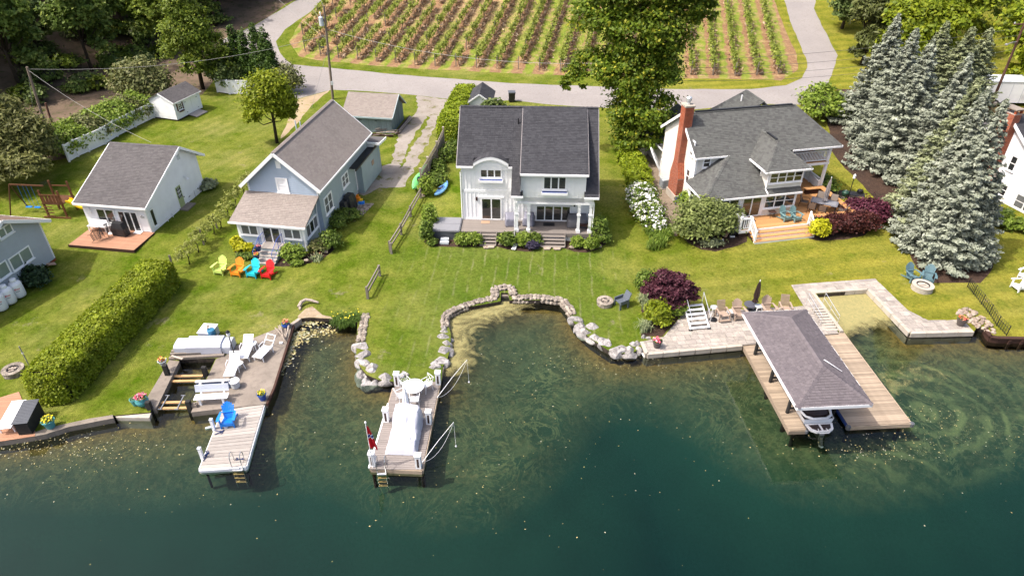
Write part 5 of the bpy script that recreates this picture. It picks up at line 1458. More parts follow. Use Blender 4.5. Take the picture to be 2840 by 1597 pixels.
c=MB();c.extr([(-.75,-.1,1.1),(-.75,1.9,1.1),(-.75,1.9,2.6),(-.75,1.6,3.6),(-.75,1.6,8.2),(-.75,.5,8.2),(-.75,.5,3.6),(-.75,-.1,2.6)],(.76,0,0));ch=c.build('chimney',M['mortar'],H)
bricks(Wall((-.75,1.9),(0,-1)),[(1.1,0,2.0),(2.6,0,2.0),(3.6,.3,1.4),(8.2,.3,1.4)],ch)
bricks(Wall((-.75,.5),(1,0)),[(3.6,0,.75),(8.2,0,.75)],ch);bricks(Wall((-.75,-.1),(1,0)),[(1.1,0,.75),(2.6,0,.75)],ch)
for k in range(5):m=MB();m.box(-.76,.0,-.1+.11*k,.02+.11*k,2.6+.2*k,2.68+.2*k);m.build('corbel_slab',M['concrete_pale'],ch)
for x,y in ((-.7,.52),(-.7,1.42),(-.15,.52),(-.15,1.42)):m=MB();m.box(x,x+.15,y,y+.15,8.2,8.5);m.build('crown_pier',M['brick'],ch)
m=MB();m.box(-.8,.06,.45,1.65,8.5,8.58);m.build('chimney_cap',M['concrete'],ch)
for a,z0,z1 in ((2.55,3.85,5.1),(2.75,1.75,2.75)):window(lw,a,a+.6,z0,z1,H,1,frame=.08,meet=True)
window(lw,4.2,7.6,1.4,2.6,H,4,frame=.1,glass='screen',name='screen_panel',meet=True)
# low roofed wing behind, grey garage roof
G_=[(-1.4,6.1,3.4),(-5.2,6.9,3.4),(-4.0,12.8,5.6),(-1.2,12.3,5.6)]
g1=[fr(-.2,5.6,3.1),fr(-.2,14.5,3.1)]
gp_=[(39.03,53.41),(39.2,55.98),(40.46,59.96),(41.21,59.73),(42.81,58.45),(39.94,54.1)]
T2=thing('grey_garage','low garage with a plain grey roof between the spruces and the right edge house','garage',(0,0,0))
lowp=[(43.0,57.3,3.0),(39.8,60.2,3.0),(42.1,66.6,3.0),(46.5,66.0,3.0)]
q0,q1,q2,q3=(38.86,53.11),(39.86,58.45),(41.02,59.46),(42.73,58.08)
pl_=[(*q1,3.2),(*q0,3.2),(*q3,4.9),(*q2,5.4)]
m=MB();roof_slab(m,pl_,.14);m.build('roof',M['shingle_cottage'],T2);shingles(pl_,M['shingle_cottage'],T2)
m=MB();m.beam((*q1,3.12),(*q0,3.12),.1,.16);m.build('fascia',M['trim_white'],T2)
m=MB();cx_,cy_=(q0[0]+q1[0]+q2[0]+q3[0])/4,(q0[1]+q1[1]+q2[1]+q3[1])/4
ins=[(cx_+(p[0]-cx_)*.88,cy_+(p[1]-cy_)*.88) for p in (q1,q0,q3,q2)]
m.prism(ins,1.1,3.05);m.build('wall',M['white_vinyl'],T2)
# long white trailer
q0,q1=(50.92,72.14),(58.06,71.68)
t=thing('white_trailer','long white enclosed trailer parked behind the spruces at the right edge','trailer',(q0[0],q0[1],1.3),atan2(q1[1]-q0[1],q1[0]-q0[0]))
m=MB();m.box(0,8.4,0,2.4,.45,2.65);m.build('trailer_box',M['white_plastic'],t)
m=MB();m.box(-.05,8.45,-.05,2.45,2.652,2.72);m.build('trailer_roof',M['shelf_grey'],t)
for k in range(7):m=MB();m.box(k*1.2-.02,k*1.2+.02,-.02,0,.5,2.6);m.build('panel_seam',M['shelf_grey'],t);
for x in (1.25,2.15):
 m=MB();m.tube([(x,-.06,.36),(x,.16,.36)],.36,16);wv=m.build('wheel',M['black_plastic'],t);m=MB();m.tube([(x,-.09,.36),(x,-.05,.36)],.2,12);m.build('rim',M['alu'],wv)

# ------------------------------------------------------------------ patio walls, seawalls, slip, docks
def slabthing(name,label,cat,poly,z0,z1,mat,kind=None):
 m=MB();m.prism(poly,z0,z1);o=m.build(name,mat)
 return tag(o,label,cat)
ZS=1.03
sea=[(-24.35,24.45),(-23.91,24.58),(-23.01,25.08),(-20.96,25.71),(-21.12,25.96),(-22.15,25.71),(-23.22,25.33),(-24.13,24.98),(-24.5,24.74)]
slabthing('seawall','low weathered concrete seawall between the brown deck and the boat slip','seawall',resample(sea,.6,True,.05),-.6,ZS,M['concrete'])
slabthing('concrete_step','pale concrete block at the end of the seawall beside the boat slip','concrete block',[(-20.89,25.85),(-19.16,25.83),(-19.23,26.22),(-20.44,26.39),(-21.18,26.08)],-.6,ZS-.1,M['concrete_pale'])
slip_l=[(-19.02,26.4),(-19.33,30.29),(-19.97,30.39),(-19.92,29.43),(-19.87,27.45),(-19.94,26.69),(-19.54,26.43)]
slabthing('slip_curb','concrete curb along the left side of the boat slip','concrete curb',slip_l,-.7,ZS,M['concrete'])
slip_r=[(-17.27,30.49),(-17.05,26.15),(-15.57,26.4),(-13.34,26.77),(-13.24,26.8),(-13.24,27.99),(-13.64,33.63),(-13.94,33.67),(-14.5,33.4),(-15.93,32.25),(-16.83,31.39),(-16.77,30.84)]
slabthing('concrete_pad','sunlit concrete terrace with white loungers between the boat slip and the cove','terrace',slip_r,-.7,ZS,M['concrete'])
ew=[(-13.25,26.77),(-13.22,27.99),(-13.63,33.67)]
m=MB()
for a,b in zip(ew[:-1],ew[1:]):m.beam((a[0]+.05,a[1],ZS-.06),(b[0]+.05,b[1],ZS-.06),.12,.2)
tag(m.build('edge_timber',M['timber']),'dark timber edging along the cove side of the concrete terrace','edging')
pw=[(-13.75,33.67),(-13.35,34.33)]
m=MB();m.beam((*pw[0],.85),(*pw[1],.85),.22,.5);tag(m.build('retaining_timber',M['drift']),'short pale timber retaining wall at the top of the cove beside the blue pot','retaining wall')
cap=[(-19.99,30.49),(-16.88,30.77)]
t=thing('slip_beams','weathered timbers across the head of the boat slip under the covered boat','timbers',(0,0,0))
for k,(dy,z,w) in enumerate(((0,1.06,.2),(.28,1.14,.16),(.52,1.16,.18))):
 m=MB();m.beam((cap[0][0]-.02*k,cap[0][1]+dy,z),(cap[1][0]-.1*k,cap[1][1]+dy*.8,z),w,.16);m.build('timber',M['old_wood'],t)
q=[(-19.86,30.57),(-19.06,30.23)];m=MB();m.beam((*q[0],1.2),(*q[1],1.24),.12,.05);m.build('loose_board',M['drift'],t)
# cross boards, black posts and rails in the slip
t=thing('slip_cradle','black posts and yellowed cross boards of the boat slip','boat slip frame',(0,0,0))
for p,q in zip([(-19.35,29.19),(-19.31,28.77),(-19.24,27.06),(-19.19,26.61)],[(-17.62,29.24),(-17.6,28.82),(-17.59,27.11),(-17.5,26.67)]):
 m=MB();m.beam((*p,.84),(*q,.84),.17,.06);m.build('cross_board',M['yellow_board'],t)
for (x,y),h in zip([(-19.51,29.11),(-17.35,29.11),(-19.33,26.4),(-17.26,26.52)],(1.75,1.62,1.55,1.5)):
 m=MB();m.box(x-.12,x+.12,y-.1,y+.1,-.6,h);m.build('post',M['black_wood'],t)
for p,q in zip([(-18.86,26.45),(-17.97,26.45)],[(-18.87,27.5),(-18.02,27.5)]):
 m=MB();m.beam((*p,.9),(*q,.9),.05,.05);m.beam((q[0]-.12,q[1],.95),(q[0]+.12,q[1],.95),.04,.05);m.beam((p[0]-.1,p[1],.95),(p[0]+.1,p[1],.95),.04,.05);m.build('bow_rail',M['steel'],t)
q=[(-17.43,28.91),(-17.38,26.96)];m=MB();m.beam((*q[0],1.1),(*q[1],1.1),.03,.03);m.build('steel_rod',M['black_metal'],t)
q=(-17.01,26.57);m=MB();m.box(-.16,.16,-.1,.1,0,.2);m.box(-.1,.1,-.06,.06,.2,.26);tag(m.build('concrete_block',M['concrete'],loc=(*q,ZS)),'small concrete block beside the front right slip post','block')
# --- left grey dock
ld=[(-15.47,26.34),(-13.39,26.84),(-13.0,22.56),(-15.2,22.39)]
t=thing('grey_dock','pale weathered plank dock with a ladder running out from the concrete terrace','dock',(0,0,0))
a_,b_,c_,d_=[Vector((*p,0)) for p in ld]
n=18
for i in range(n):
 s0,s1=i/n+.002,(i+.96)/n
 p=[a_.lerp(d_,s0),b_.lerp(c_,s0),b_.lerp(c_,s1),a_.lerp(d_,s1)]
 zz=RNG.uniform(-.004,.004);m=MB();m.prism([(v.x,v.y) for v in p],.94+zz,.98+zz);m.build('plank',M['plank_grey'],t)
m=MB()
for p,q in ((a_,d_),(b_,c_),(d_,c_)):m.beam((p.x,p.y,.76),(q.x,q.y,.76),.1,.36)
m.build('dock_frame',M['white'],t)
m=MB();m.beam((d_.x,d_.y-.08,.90),(c_.x-.3,c_.y-.07,.90),.1,.1);m.build('bumper',M['white_plastic'],t)
for f in (.05,.5,.94):
 for p in (a_.lerp(d_,f).lerp(b_.lerp(c_,f),.06),b_.lerp(c_,f).lerp(a_.lerp(d_,f),.06)):m=MB();m.tube([(p.x,p.y,-.7),(p.x,p.y,.9)],.06,8);m.build('dock_pile',M['black_wood'],t)
for k,(x,y) in enumerate([(-15.41,25.01),(-15.28,23.07)]):
 o=thing('mooring_post',['white square mooring post beside the blue chair on the grey dock','white square mooring post near the outer corner of the grey dock'][k],'mooring post',(x-.02,y,.3),0,'mooring posts on the grey dock')
 m=MB();m.box(-.07,.07,-.07,.07,-.4,1.35);m.build('post_sleeve',M['white'],o);m=MB();m.box(-.085,.085,-.085,.085,1.351,1.38);m.build('post_cap',M['shelf_grey'],o)
q=(-15.85,25.4);m=MB();m.tube([(-.22,-.06,0),(-.1,-.02,.02),(.2,.04,.04)],.09,10);tag(m.build('boat_fender',M['shelf_grey'],smooth=True,loc=(*q,.62)),'grey boat fender hanging at the left side of the grey dock','fender')
for k,(pts,lab) in enumerate((([(-15.39,24.9),(-15.05,24.78),(-14.92,24.82),(-14.87,24.92),(-14.91,24.63),(-15.02,24.7),(-14.91,24.8),(-15.24,24.57)],'coiled dark rope beside the blue chair'),([(-15.26,23.21),(-15.1,23.4),(-15.2,23.51),(-15.29,23.43),(-15.06,23.34),(-15.21,23.16),(-15.12,23.21),(-15.17,22.84)],'dark blue rope coil at the outer mooring post'),
         ([(-13.63,22.95),(-13.59,23.04),(-13.49,22.92),(-13.58,22.9),(-13.36,22.95),(-13.27,23.01),(-13.22,22.94),(-13.3,22.94),(-13.43,22.99)],'dark rope loops beside the dock ladder'))):
 m=MB();m.tube([(x,y,1.0+.012*(i % 2)) for i,(x,y) in enumerate(pts)],.022,5);tag(m.build('rope',M['pot_navy']),lab,'rope')
def ladder(name,label,p,rot,w,zt,zb,mat='steel'):
 t=thing(name,label,'ladder',(p[0],p[1],0),rot)
 for x in (-w/2,w/2):
  m=MB();m.tube([(x,.35,zt),(x,.34,zt+.55),(x,.22,zt+.75),(x,.05,zt+.75),(x,-.06,zt+.6),(x,-.08,zt),(x,-.12,zb)],.022,6);m.build('rail',M[mat],t)
 for k in range(4):m=MB();z=zt-.18-k*.28;m.box(-w/2,w/2,-.18,-.06,z,z+.035);m.build('rung',M['yellow_board' if k else 'alu'],t)
ladder('dock_ladder','metal swim ladder at the outer end of the grey dock',(-13.4,22.55),rad(2),.5,.98,-.5)
# --- centre dock
cd=[(-3.99,29.88),(-4.37,22.31),(-6.89,22.46),(-6.6,28.08)]
cd=[cd[0],cd[1],cd[2],cd[3]]
t=thing('centre_dock','long grey composite dock with white lamp pedestals in the middle of the photo','dock',(0,0,0))
A0,A1,B1,B0=[Vector((*p,0)) for p in (cd[0],cd[1],cd[2],cd[3])]
A0=Vector((A0.x,B0.y+(A0.x-B0.x)*.0+.1,0)) if False else A0
top=[(-3.99,29.88),(-4.52,29.7),(-5.01,29.49),(-5.78,29.21),(-6.23,29.07),(-6.67,28.55),(-6.6,27.49)]
n=52
for i in range(n):
 s0,s1=i/n+.001,(i+.95)/n
 rA0,rA1=A0.lerp(A1,s0),A0.lerp(A1,s1)
 # the left edge begins lower than the right: boards near the land are cut by the rocks
 yb0,yb1=rA0.y+.04,rA1.y+.04
 def leftx(y):
  if y>B0.y:
   return B0.x+(y-B0.y)*(A0.x-.2-B0.x)/(A0.y-B0.y)
  f=(B0.y-y)/(B0.y-B1.y);return B0.x+(B1.x-B0.x)*f
 p=[(leftx(yb0),yb0),(rA0.x,rA0.y),(rA1.x,rA1.y),(leftx(yb1),yb1)]
 zz=RNG.uniform(-.003,.003);m=MB();m.prism(p,.945+zz,.98+zz);m.build('plank',M['plank_deck'],t)
m=MB()
for p,q in ((B0,B1),(A0,A1),(B1,A1)):m.beam((p.x,p.y,.74),(q.x,q.y,.74),.12,.4)
m.build('dock_frame',M['plank_tan'],t)
m=MB();m.beam((B0.x-.1,B0.y-1.2,.93),(B1.x-.08,B1.y,.93),.08,.1);m.build('bumper',M['trim_white'],t)
for f in (.35,.68,.985):
 for p in (B0.lerp(B1,f),A0.lerp(A1,f)):m=MB();m.tube([(p.x*.97-.16,p.y+.12,-1.2),(p.x*.97-.16,p.y+.12,.9)],.09,8);m.build('dock_pile',M['timber'],t)
names=['at the land end, left side','at the land end of the right side','halfway along the left side','halfway along the right side','at the outer left corner, beside the flag','at the outer right corner']
for k,(x,y) in enumerate([(-6.39,28.2),(-4.11,28.3),(-6.57,25.43),(-4.33,25.28),(-6.79,22.48),(-4.54,22.35)]):
 o=thing('lamp_pedestal','white lamp pedestal '+names[k]+' of the centre dock','lamp pedestal',(x,y+.14,.98),rad(-3),'lamp pedestals on the centre dock')
 m=MB();m.box(-.135,.135,-.135,.135,0,.82);m.box(-.16,.16,-.16,.16,.82,.88);m.build('pedestal_body',M['white'],o)
 m=MB();m.box(-.05,.05,-.142,-.136,.1,.68);m.build('slot_panel',M['timber'],o)
 m=MB();m.lathe([(.025,.88),(.025,.9)],(0,0,0),8);m.build('cap_knob',M['ink'],o)
ladder('dock_ladder','metal swim ladder at the outer left end of the centre dock',(-6.33,22.31),rad(2),.42,.98,-.5)
# flag
x,y=(-6.76,22.43)
t=thing('flagpole','white flagpole with a limp red flag at the outer left corner of the centre dock','flagpole',(x,y,.98))
m=MB();m.tube([(0,0,0),(-.0,0,3.05)],.022,8);m.build('pole',M['white'],t)
m=MB();m.lathe([(.04,3.05),(.05,3.09),(.03,3.14),(.005,3.15)],(0,0,0),8);m.build('finial',M['white'],t)
def flagstrip(z0,z1,mat,off=0.0,name='flag_cloth'):
 m=MB();n=7
 prev=None
 rows=6
 vs=[];fs=[]
 for j in range(rows+1):
  z=z0+(z1-z0)*j/rows
  f=(2.85-z)/1.3
  wdt=.06+.30*min(1,max(0,f)) ** .9
  for i in range(n):
   u=i/(n-1)
   vs.append((.02+u*wdt,(.06*sin(u*9+z*2))*(.4+f)-off,z-.12*u*f))
 for j in range(rows):
  for i in range(n-1):k0=j*n+i;fs.append((k0,k0+1,k0+n+1,k0+n))
 m.add(vs,fs);m.build(name,mat,t,smooth=True)
flagstrip(1.45,2.1,M['red_flag']);flagstrip(2.1,2.16,M['white']);flagstrip(2.16,2.28,M['flag_blue']);flagstrip(2.28,2.33,M['white']);flagstrip(2.33,2.85,M['red_flag'])
# covered vehicle
def drape(name,label,cat,pts,z0,mat,rot=0.0):
 pass
q=[(-6.16,23.49),(-4.79,23.31),(-4.82,25.47),(-6.31,25.53)]
cxx,cyy=(q[0][0]+q[1][0])/2+.03,(q[0][1]+q[3][1])/2
bm=bmesh.new();bmesh.ops.create_grid(bm,x_segments=22,y_segments=30,size=1)
for v in bm.verts:
 x,y=v.co.x,v.co.y
 r=max(abs(x),abs(y))
 def pro(y):
  pts=[(-1,.36),(-.86,.5),(-.3,.58),(.08,.66),(.32,1.16),(.86,1.3),(1,1.2)]
  for (a,b),(c,d) in zip(pts[:-1],pts[1:]):
   if a <= y <= c:return b+(d-b)*(y-a)/(c-a)
  return .4
 h=pro(y)*(1-.12*abs(x) ** 3)+(.05-.35*abs(x))*(.16 if y<.1 else 0)
 e=1-max(0,(r-.84)/.16)
 z=h*max(0,min(1,e)) ** .6
 w=.74+.05*(1-y)*.5
 k=.05*mnoise.noise(Vector((x*3,y*3,1)))+.05*mnoise.noise(Vector((x*7,y*5,4)))
 flare=1.0+.05*max(0,r-.84)
 v.co=(x*w*flare+k,y*1.28*flare,max(0.01,z+k))
me=bpy.data.meshes.new('vehicle_cover');bm.to_mesh(me);bm.free()
me.polygons.foreach_set('use_smooth',[True]*len(me.polygons))
o=mobj('covered_cart',me,M['boatcover']);o.location=(cxx,cyy,.985);o.rotation_euler=(0,0,rad(-3))
tag(o,'small vehicle under a pale grey fitted cover on the centre dock','covered vehicle')
# whip poles with lines
for k,(p,q) in enumerate((((-4.09,27.28),(-2.51,29.11)),((-4.4,22.76),(-2.92,24.33)))):
 t=thing('mooring_whip',['white mooring whip leaning over the water beside the white table','white mooring whip at the outer right corner of the centre dock'][k],'mooring whip',(p[0],p[1],1.0),0,'mooring whips on the centre dock')
 dx,dy=q[0]-p[0],q[1]-p[1]
 tip=Vector((dx,dy,1.15));m=MB();m.tube([(0,0,0),tip*.5+Vector((0,0,.06)),tip],.017,6,.01);m.build('pole',M['white'],t)
 m=MB();pts=[Vector((0,0,0)).lerp(tip,f)+Vector((.05,-.1,-.95))*(4*f*(1-f))*.6 for f in [i/10 for i in range(11)]];m.tube(pts,.007,4);m.build('line',M['white_plastic'],t)
 m=MB();m.tube([tip,tip+Vector((.08,-.35,-1.35))],.006,4);m.lathe([(.04,-.03),(.05,0),(.03,.04)],tuple(tip+Vector((.08,-.35,-1.35))),8);m.build('hanging_line',M['white_plastic'],t)
# ------------------------------------------------------------------ boathouse
K0=(14.32,24.89)
BR=3.7
kw=frame(K0,BR)
t=thing('finger_dock','narrow tan plank dock along the left side of the boathouse','dock',(*K0,0),rad(BR))
planks(58,'x',.02,.88,.02,.127,.005,.95,.04,M['plank_tan'],t)
m=MB();m.box(-.04,.015,-.02,7.7,.72,.96);m.box(.885,.94,-.02,7.7,.72,.96);m.box(-.04,.94,-.06,-.02,.72,.96);m.build('dock_frame',M['plank_tan'],t)
m=MB();m.tube([(.94,.04,.86),(1.0,1.4,.86)],.085,8);m.lathe([(.05,.75),(.1,.78),(.1,.94),(.05,.97)],(.92,-.03,0),8);m.build('dock_bumper',M['tubside'],t)
t=thing('boat_dock','broad weathered plank dock on the right side of the boathouse','dock',(*K0,0),rad(BR))
planks(62,'x',3.28,6.58,.14,.121,.005,.95,.04,M['plank_tan'],t)
m=MB();m.box(3.24,3.276,.1,8.0,.7,.96);m.box(6.584,6.63,.1,8.0,.7,.96);m.box(3.24,6.63,.06,.098,.7,.96);m.build('dock_frame',M['plank_tan'],t)
for p in ((3.22,.12),(6.64,.12)):m=MB();m.lathe([(.06,.72),(.13,.75),(.13,.95),(.06,.98)],(*p,0),10);m.build('corner_bumper',M['tubside'],t)
m=MB();m.tube([(3.2,.2,.86),(3.2,1.7,.86)],.09,8);m.build('dock_bumper',M['pot_navy'],t)
for p in ((.5,.3),(.5,4),(3.5,.4),(6.3,.4),(6.3,4)):
 m=MB();m.tube([(*p,-3),(*p,.9)],.1,8);m.build('dock_pile',M['black_wood'],t)
t=thing('boathouse','open boathouse with a mauve grey hipped shingle roof on black posts','boathouse',(*K0,0),rad(BR))
E0,E1,F0,F1,EZ,RZ_=-.55,3.22,-.88,6.9,3.48,4.42
um=(E0+E1)/2;hw_=(E1-E0)/2
ra_,rb_=(um,F0+hw_,RZ_),(um,F1-hw_,RZ_)
fl=[(E0,F1,EZ),(E0,F0,EZ),ra_,rb_];frr=[(E1,F0,EZ),(E1,F1,EZ),rb_,ra_];ff=[(E0,F0,EZ),(E1,F0,EZ),ra_];fb=[(E1,F1,EZ),(E0,F1,EZ),rb_]
m=MB()
for q in (fl,frr,ff,fb):roof_slab(m,q,.1)
m.build('roof',M['shingle_mauve'],t)
shingles(ff,M['shingle_mauve'],t,.14,.2,pieces=100,ref=(um,F0,EZ),lift=.022);shingles(fl,M['shingle_mauve'],t,.14,.2,pieces=130,ref=(E0,F0,EZ),lift=.022);shingles(frr,M['shingle_mauve'],t,.14,.2,pieces=60,ref=(E1,F0,EZ),lift=.022);shingles(fb,M['shingle_mauve'],t,.14,.2)
for a in (((E0,F0,EZ),ra_),((E1,F0,EZ),ra_),((E0,F1,EZ),rb_),((E1,F1,EZ),rb_),(rb_,ra_)):capline(*a,t,M['shingle_mauve'],.3,.22)
m=MB()
for a,b in (((E0,F0),(E1,F0)),((E0,F1),(E1,F1)),((E0,F0),(E0,F1)),((E1,F0),(E1,F1))):m.beam((*a,EZ-.08),(*b,EZ-.08),.05,.18)
m.build('fascia',M['trim_white'],t)
for u,v in ((.42,1.3),(.42,3.7),(.42,6.1),(3.0,1.3),(3.0,6.1)):m=MB();m.tube([(u,v,-.5),(u,v,EZ-.1)],.1,10);m.build('post',M['black_wood'],t)
m=MB()
for v in (1.3,3.7,6.1):m.beam((.42,v,1.25),(3.0,v,1.25),.08,.1)
m.build('lift_beam',M['black_metal'],t)
m=MB();q=[(1.95,.9,4.0),(2.5,.2,3.82)]
m.add([(1.62,1.55,RZ_-.085),(1.72,1.62,RZ_-.12),(2.45,1.0,RZ_-.43),(2.42,.98,RZ_-.42)],[(0,1,2,3)])
m.build('gull_streak',M['white_plastic'],t)
# motor boat on the lift
t=thing('motor_boat','white and brown motor boat on the lift under the boathouse roof, stern out','boat',kw(1.72,.1,0),rad(BR))
m=MB()
ring=[]
secs=[(.35,.80,1.25),(1.2,.86,1.3),(3.2,.84,1.35),(4.6,.6,1.45),(5.6,.08,1.6)]
vs,fs=[],[]
for y,w,zt in secs:vs+=[(-w,y,zt),(-w*.92,y,zt-.35),(-w*.35,y,zt-.72),(0,y,zt-.8),(w*.35,y,zt-.72),(w*.92,y,zt-.35),(w,y,zt)]
for i in range(len(secs)-1):
 for k in range(6):fs.append((i*7+k,i*7+k+1,(i+1)*7+k+1,(i+1)*7+k))
fs.append(tuple(range(7)))
m.add(vs,[tuple(reversed(f)) for f in fs]);m.build('hull',M['hull'],t,smooth=False)
m=MB();m.add([(-.76,.4,1.2),(.76,.4,1.2),(.8,4.4,1.3),(-.8,4.4,1.3)],[(0,1,2,3)]);m.build('cockpit_floor',M['upholstery'],t)
m=MB();pts=[(-.8,2.2,1.36),(-.8,.9,1.33),(-.68,.5,1.32),(-.35,.3,1.31),(.35,.3,1.31),(.68,.5,1.32),(.8,.9,1.33),(.8,2.2,1.36)];m.tube(pts,.07,8);m.build('gunwale',M['white_plastic'],t,smooth=True)
m=MB();m.prism([(-.62,.95),(-.55,.62),(-.25,.5),(.25,.5),(.55,.62),(.62,.95),(.45,1.05),(-.45,1.05)],1.22,1.34);m.build('stern_seat',M['upholstery'],t)
m=MB();m.prism([(-.74,.28),(-.62,-.12),(-.35,-.3),(.35,-.3),(.62,-.12),(.74,.28)],.86,.98);m.build('swim_platform',M['white_plastic'],t)
m=MB();m.prism([(-.58,.2),(-.5,-.06),(-.28,-.2),(-.06,-.2),(-.06,.2)],.981,.992);m.prism([(.58,.2),(.5,-.06),(.28,-.2),(.06,-.2),(.06,.2)],.981,.992);m.build('platform_pad',M['upholstery'],t)
m=MB();m.tube([(-.2,-.1,1.0),(-.26,-.34,1.02),(-.24,-.42,.99),(.24,-.42,.99),(.3,-.34,1.02),(.22,-.1,1.0)],.02,6);m.build('boarding_rail',M['white_plastic'],t)
m=MB();m.tube([(-.4,2.0,1.3),(-.55,1.9,1.9),(.55,1.9,1.9),(.4,2.0,1.3)],.03,6);m.build('arch_rail',M['white_plastic'],t)
m=MB();m.box(-.12,.12,-.3,.1,.35,.86);m.beam((0,-.2,.5),(0,-.42,.12),.12,.3);m.build('outdrive',M['tubtop'],t);m=MB();m.lathe([(.05,0),(.13,.03),(.05,.06)],(0,-.5,.1),8);m.build('propeller',M['alu'],t)
o=thing('beach_towel','blue patterned towel hanging on the rear dock post under the boathouse','towel',kw(3.95,1.75,.95),rad(BR))
m=MB()
for k in range(6):m.beam((-.25+k*.1,.03*(k % 2),0.02),(-.25+k*.1,.03*(k % 2),.55),.1,.02)
m.build('towel_cloth',M['chairblue'],o)
o=thing('dock_chair','dark folding chair in the shade under the boathouse roof','chair',kw(3.6,1.9,.95),rad(BR));m=MB();m.box(-.2,.2,-.2,.2,.36,.4);m.box(-.2,.2,.18,.22,.4,.85);m.build('seat',M['black_metal'],o)
for x in (-.18,.18):
 for y in (-.18,.18):m=MB();m.box(x-.02,x+.02,y-.02,y+.02,0,.36);m.build('leg',M['black_metal'],o)
# ------------------------------------------------------------------ patio and walkway paving
def paving(name,label,poly,z,cell=.46,ang=0,seed=1,nmax=300,edge_mat='concrete_pale',edges=()):
 t=thing(name,label,'patio' if 'patio' in name else 'walkway',(0,0,0))
 m=MB();m.prism(poly,.2,z-.035);m.build('bedding',M['concrete'],t)
 a=rad(ang);rng=random.Random(seed)
 rot=[(x*cos(a)+y*sin(a),-x*sin(a)+y*cos(a)) for x,y in poly]
 x0,x1,y0,y1=min(p[0] for p in rot),max(p[0] for p in rot),min(p[1] for p in rot),max(p[1] for p in rot)
 cells=[]
 y=y0;r=0
 while y<y1:
  h=cell*rng.choice((.62,.95,.78));x=x0-rng.random()*cell
  while x<x1:
   w=cell*rng.choice((.7,1.0,1.35))
   c=cliprect(rot,x+.008,x+w-.008,y+.008,y+h-.008)
   if len(c) >= 3 and area(c)>.01:cells.append(c)
   x+=w
  y+=h
 cells.sort(key=lambda c:c[0][1])
 rest=MB()
 for i,c in enumerate(cells):
  q=[(u*cos(a)-v*sin(a),u*sin(a)+v*cos(a)) for u,v in c]
  zz=z+rng.uniform(-.005,.005)
  if i<nmax:mm=MB();mm.prism(q,z-.034,zz);mm.build('paver',M['paver'],t)
  else:rest.prism(q,z-.034,zz)
 if rest.v:rest.build('pavers',M['paver'],t,kind='stuff')
 for p,q in edges:
  L=hypot(q[0]-p[0],q[1]-p[1]);k=max(1,int(L/.9))
  for i in range(k):
   f0,f1=i/k+.004,(i+1)/k-.004
   mm=MB();mm.beam((p[0]+(q[0]-p[0])*f0,p[1]+(q[1]-p[1])*f0,z-.14),(p[0]+(q[0]-p[0])*f1,p[1]+(q[1]-p[1])*f1,z-.14),.22,.32);mm.build('coping_stone',M[edge_mat],t)
   mm=MB();mm.beam((p[0]+(q[0]-p[0])*f0,p[1]+(q[1]-p[1])*f0,.3),(p[0]+(q[0]-p[0])*f1,p[1]+(q[1]-p[1])*f1,.3),.18,.55);mm.build('wall_block',M['concrete'],t)
 return t
PZ=1.04
pat=[(7.94,30.94),(7.81,32.07),(9.22,32.54),(10.96,34.97)]+[(12.43,35.19),(14.96,35.37),(18.87,35.73),(18.88,38.13),(21.59,38.52)]+[(20.08,37.25),(20.0,32.88),(18.79,32.75),(17.89,32.36),(16.07,32.1),(13.78,31.74)]
paving('patio','pale square-cut stone patio beside the boathouse',pat,PZ,.5,6,3,edges=[(pat[0],pat[-1]),(pat[0],pat[1])])
wk=[(24.89,38.91),(25.37,35.29),(26.14,34.2),(27.69,34.29)]+[(28.07,34.25),(28.38,34.04),(28.37,33.08),(24.41,32.93),(23.9,37.06)]+[(24.43,32.97),(23.86,37.67),(20.08,37.25),(18.9,38.17)]
wk=[(18.9,38.17),(24.89,38.91),(25.37,35.29),(26.14,34.2)]+[(28.07,34.25),(28.38,34.04),(28.37,33.08),(24.41,32.93)]+[(23.86,37.67),(20.08,37.25)]
paving('paved_walkway','pale stone walkway around the algae filled basin right of the boathouse',wk,PZ,.5,8,5,edges=[(wk[7],wk[6]),(wk[8],wk[7]),(wk[9],wk[8])])
# the steps from the patio down to the dock, with thin grab rails
t=thing('dock_steps','flight of wide pale steps with dark gaps behind the boathouse','steps',kw(5.35,0,0),rad(BR))
for i in range(9):
 m=MB();v=7.9+i*.265;m.box(.2,.96,v,v+.16,1.0,1.05+.012*i);m.build('tread',M['concrete_pale'],t)
m=MB();m.box(.18,.98,7.88,10.3,.95,.985);m.build('step_base',M['black_wood'],t)
m=MB();m.box(.99,1.2,7.75,12.0,.4,1.1);m.build('side_wall',M['concrete_pale'],t)
for k,u in enumerate((.05,1.15)):
 r=thing('grab_rail',['thin silver grab rail on the patio side of the dock steps','thin silver grab rail on the basin side of the dock steps'][k],'hand rail',kw(5.35+u,0,0),rad(BR))
 m=MB();m.tube([(0,8.5,1.05),(0,8.5,1.7),(0,10.6,1.95),(0,10.6,1.1)],.02,6);m.tube([(0,8.5,1.4),(0,10.6,1.55)],.014,5);m.build('rail',M['alu'],r);m=MB();m.tube([(0,9.6,1.1),(0,9.6,1.83)],.018,5);m.build('post',M['alu'],r)
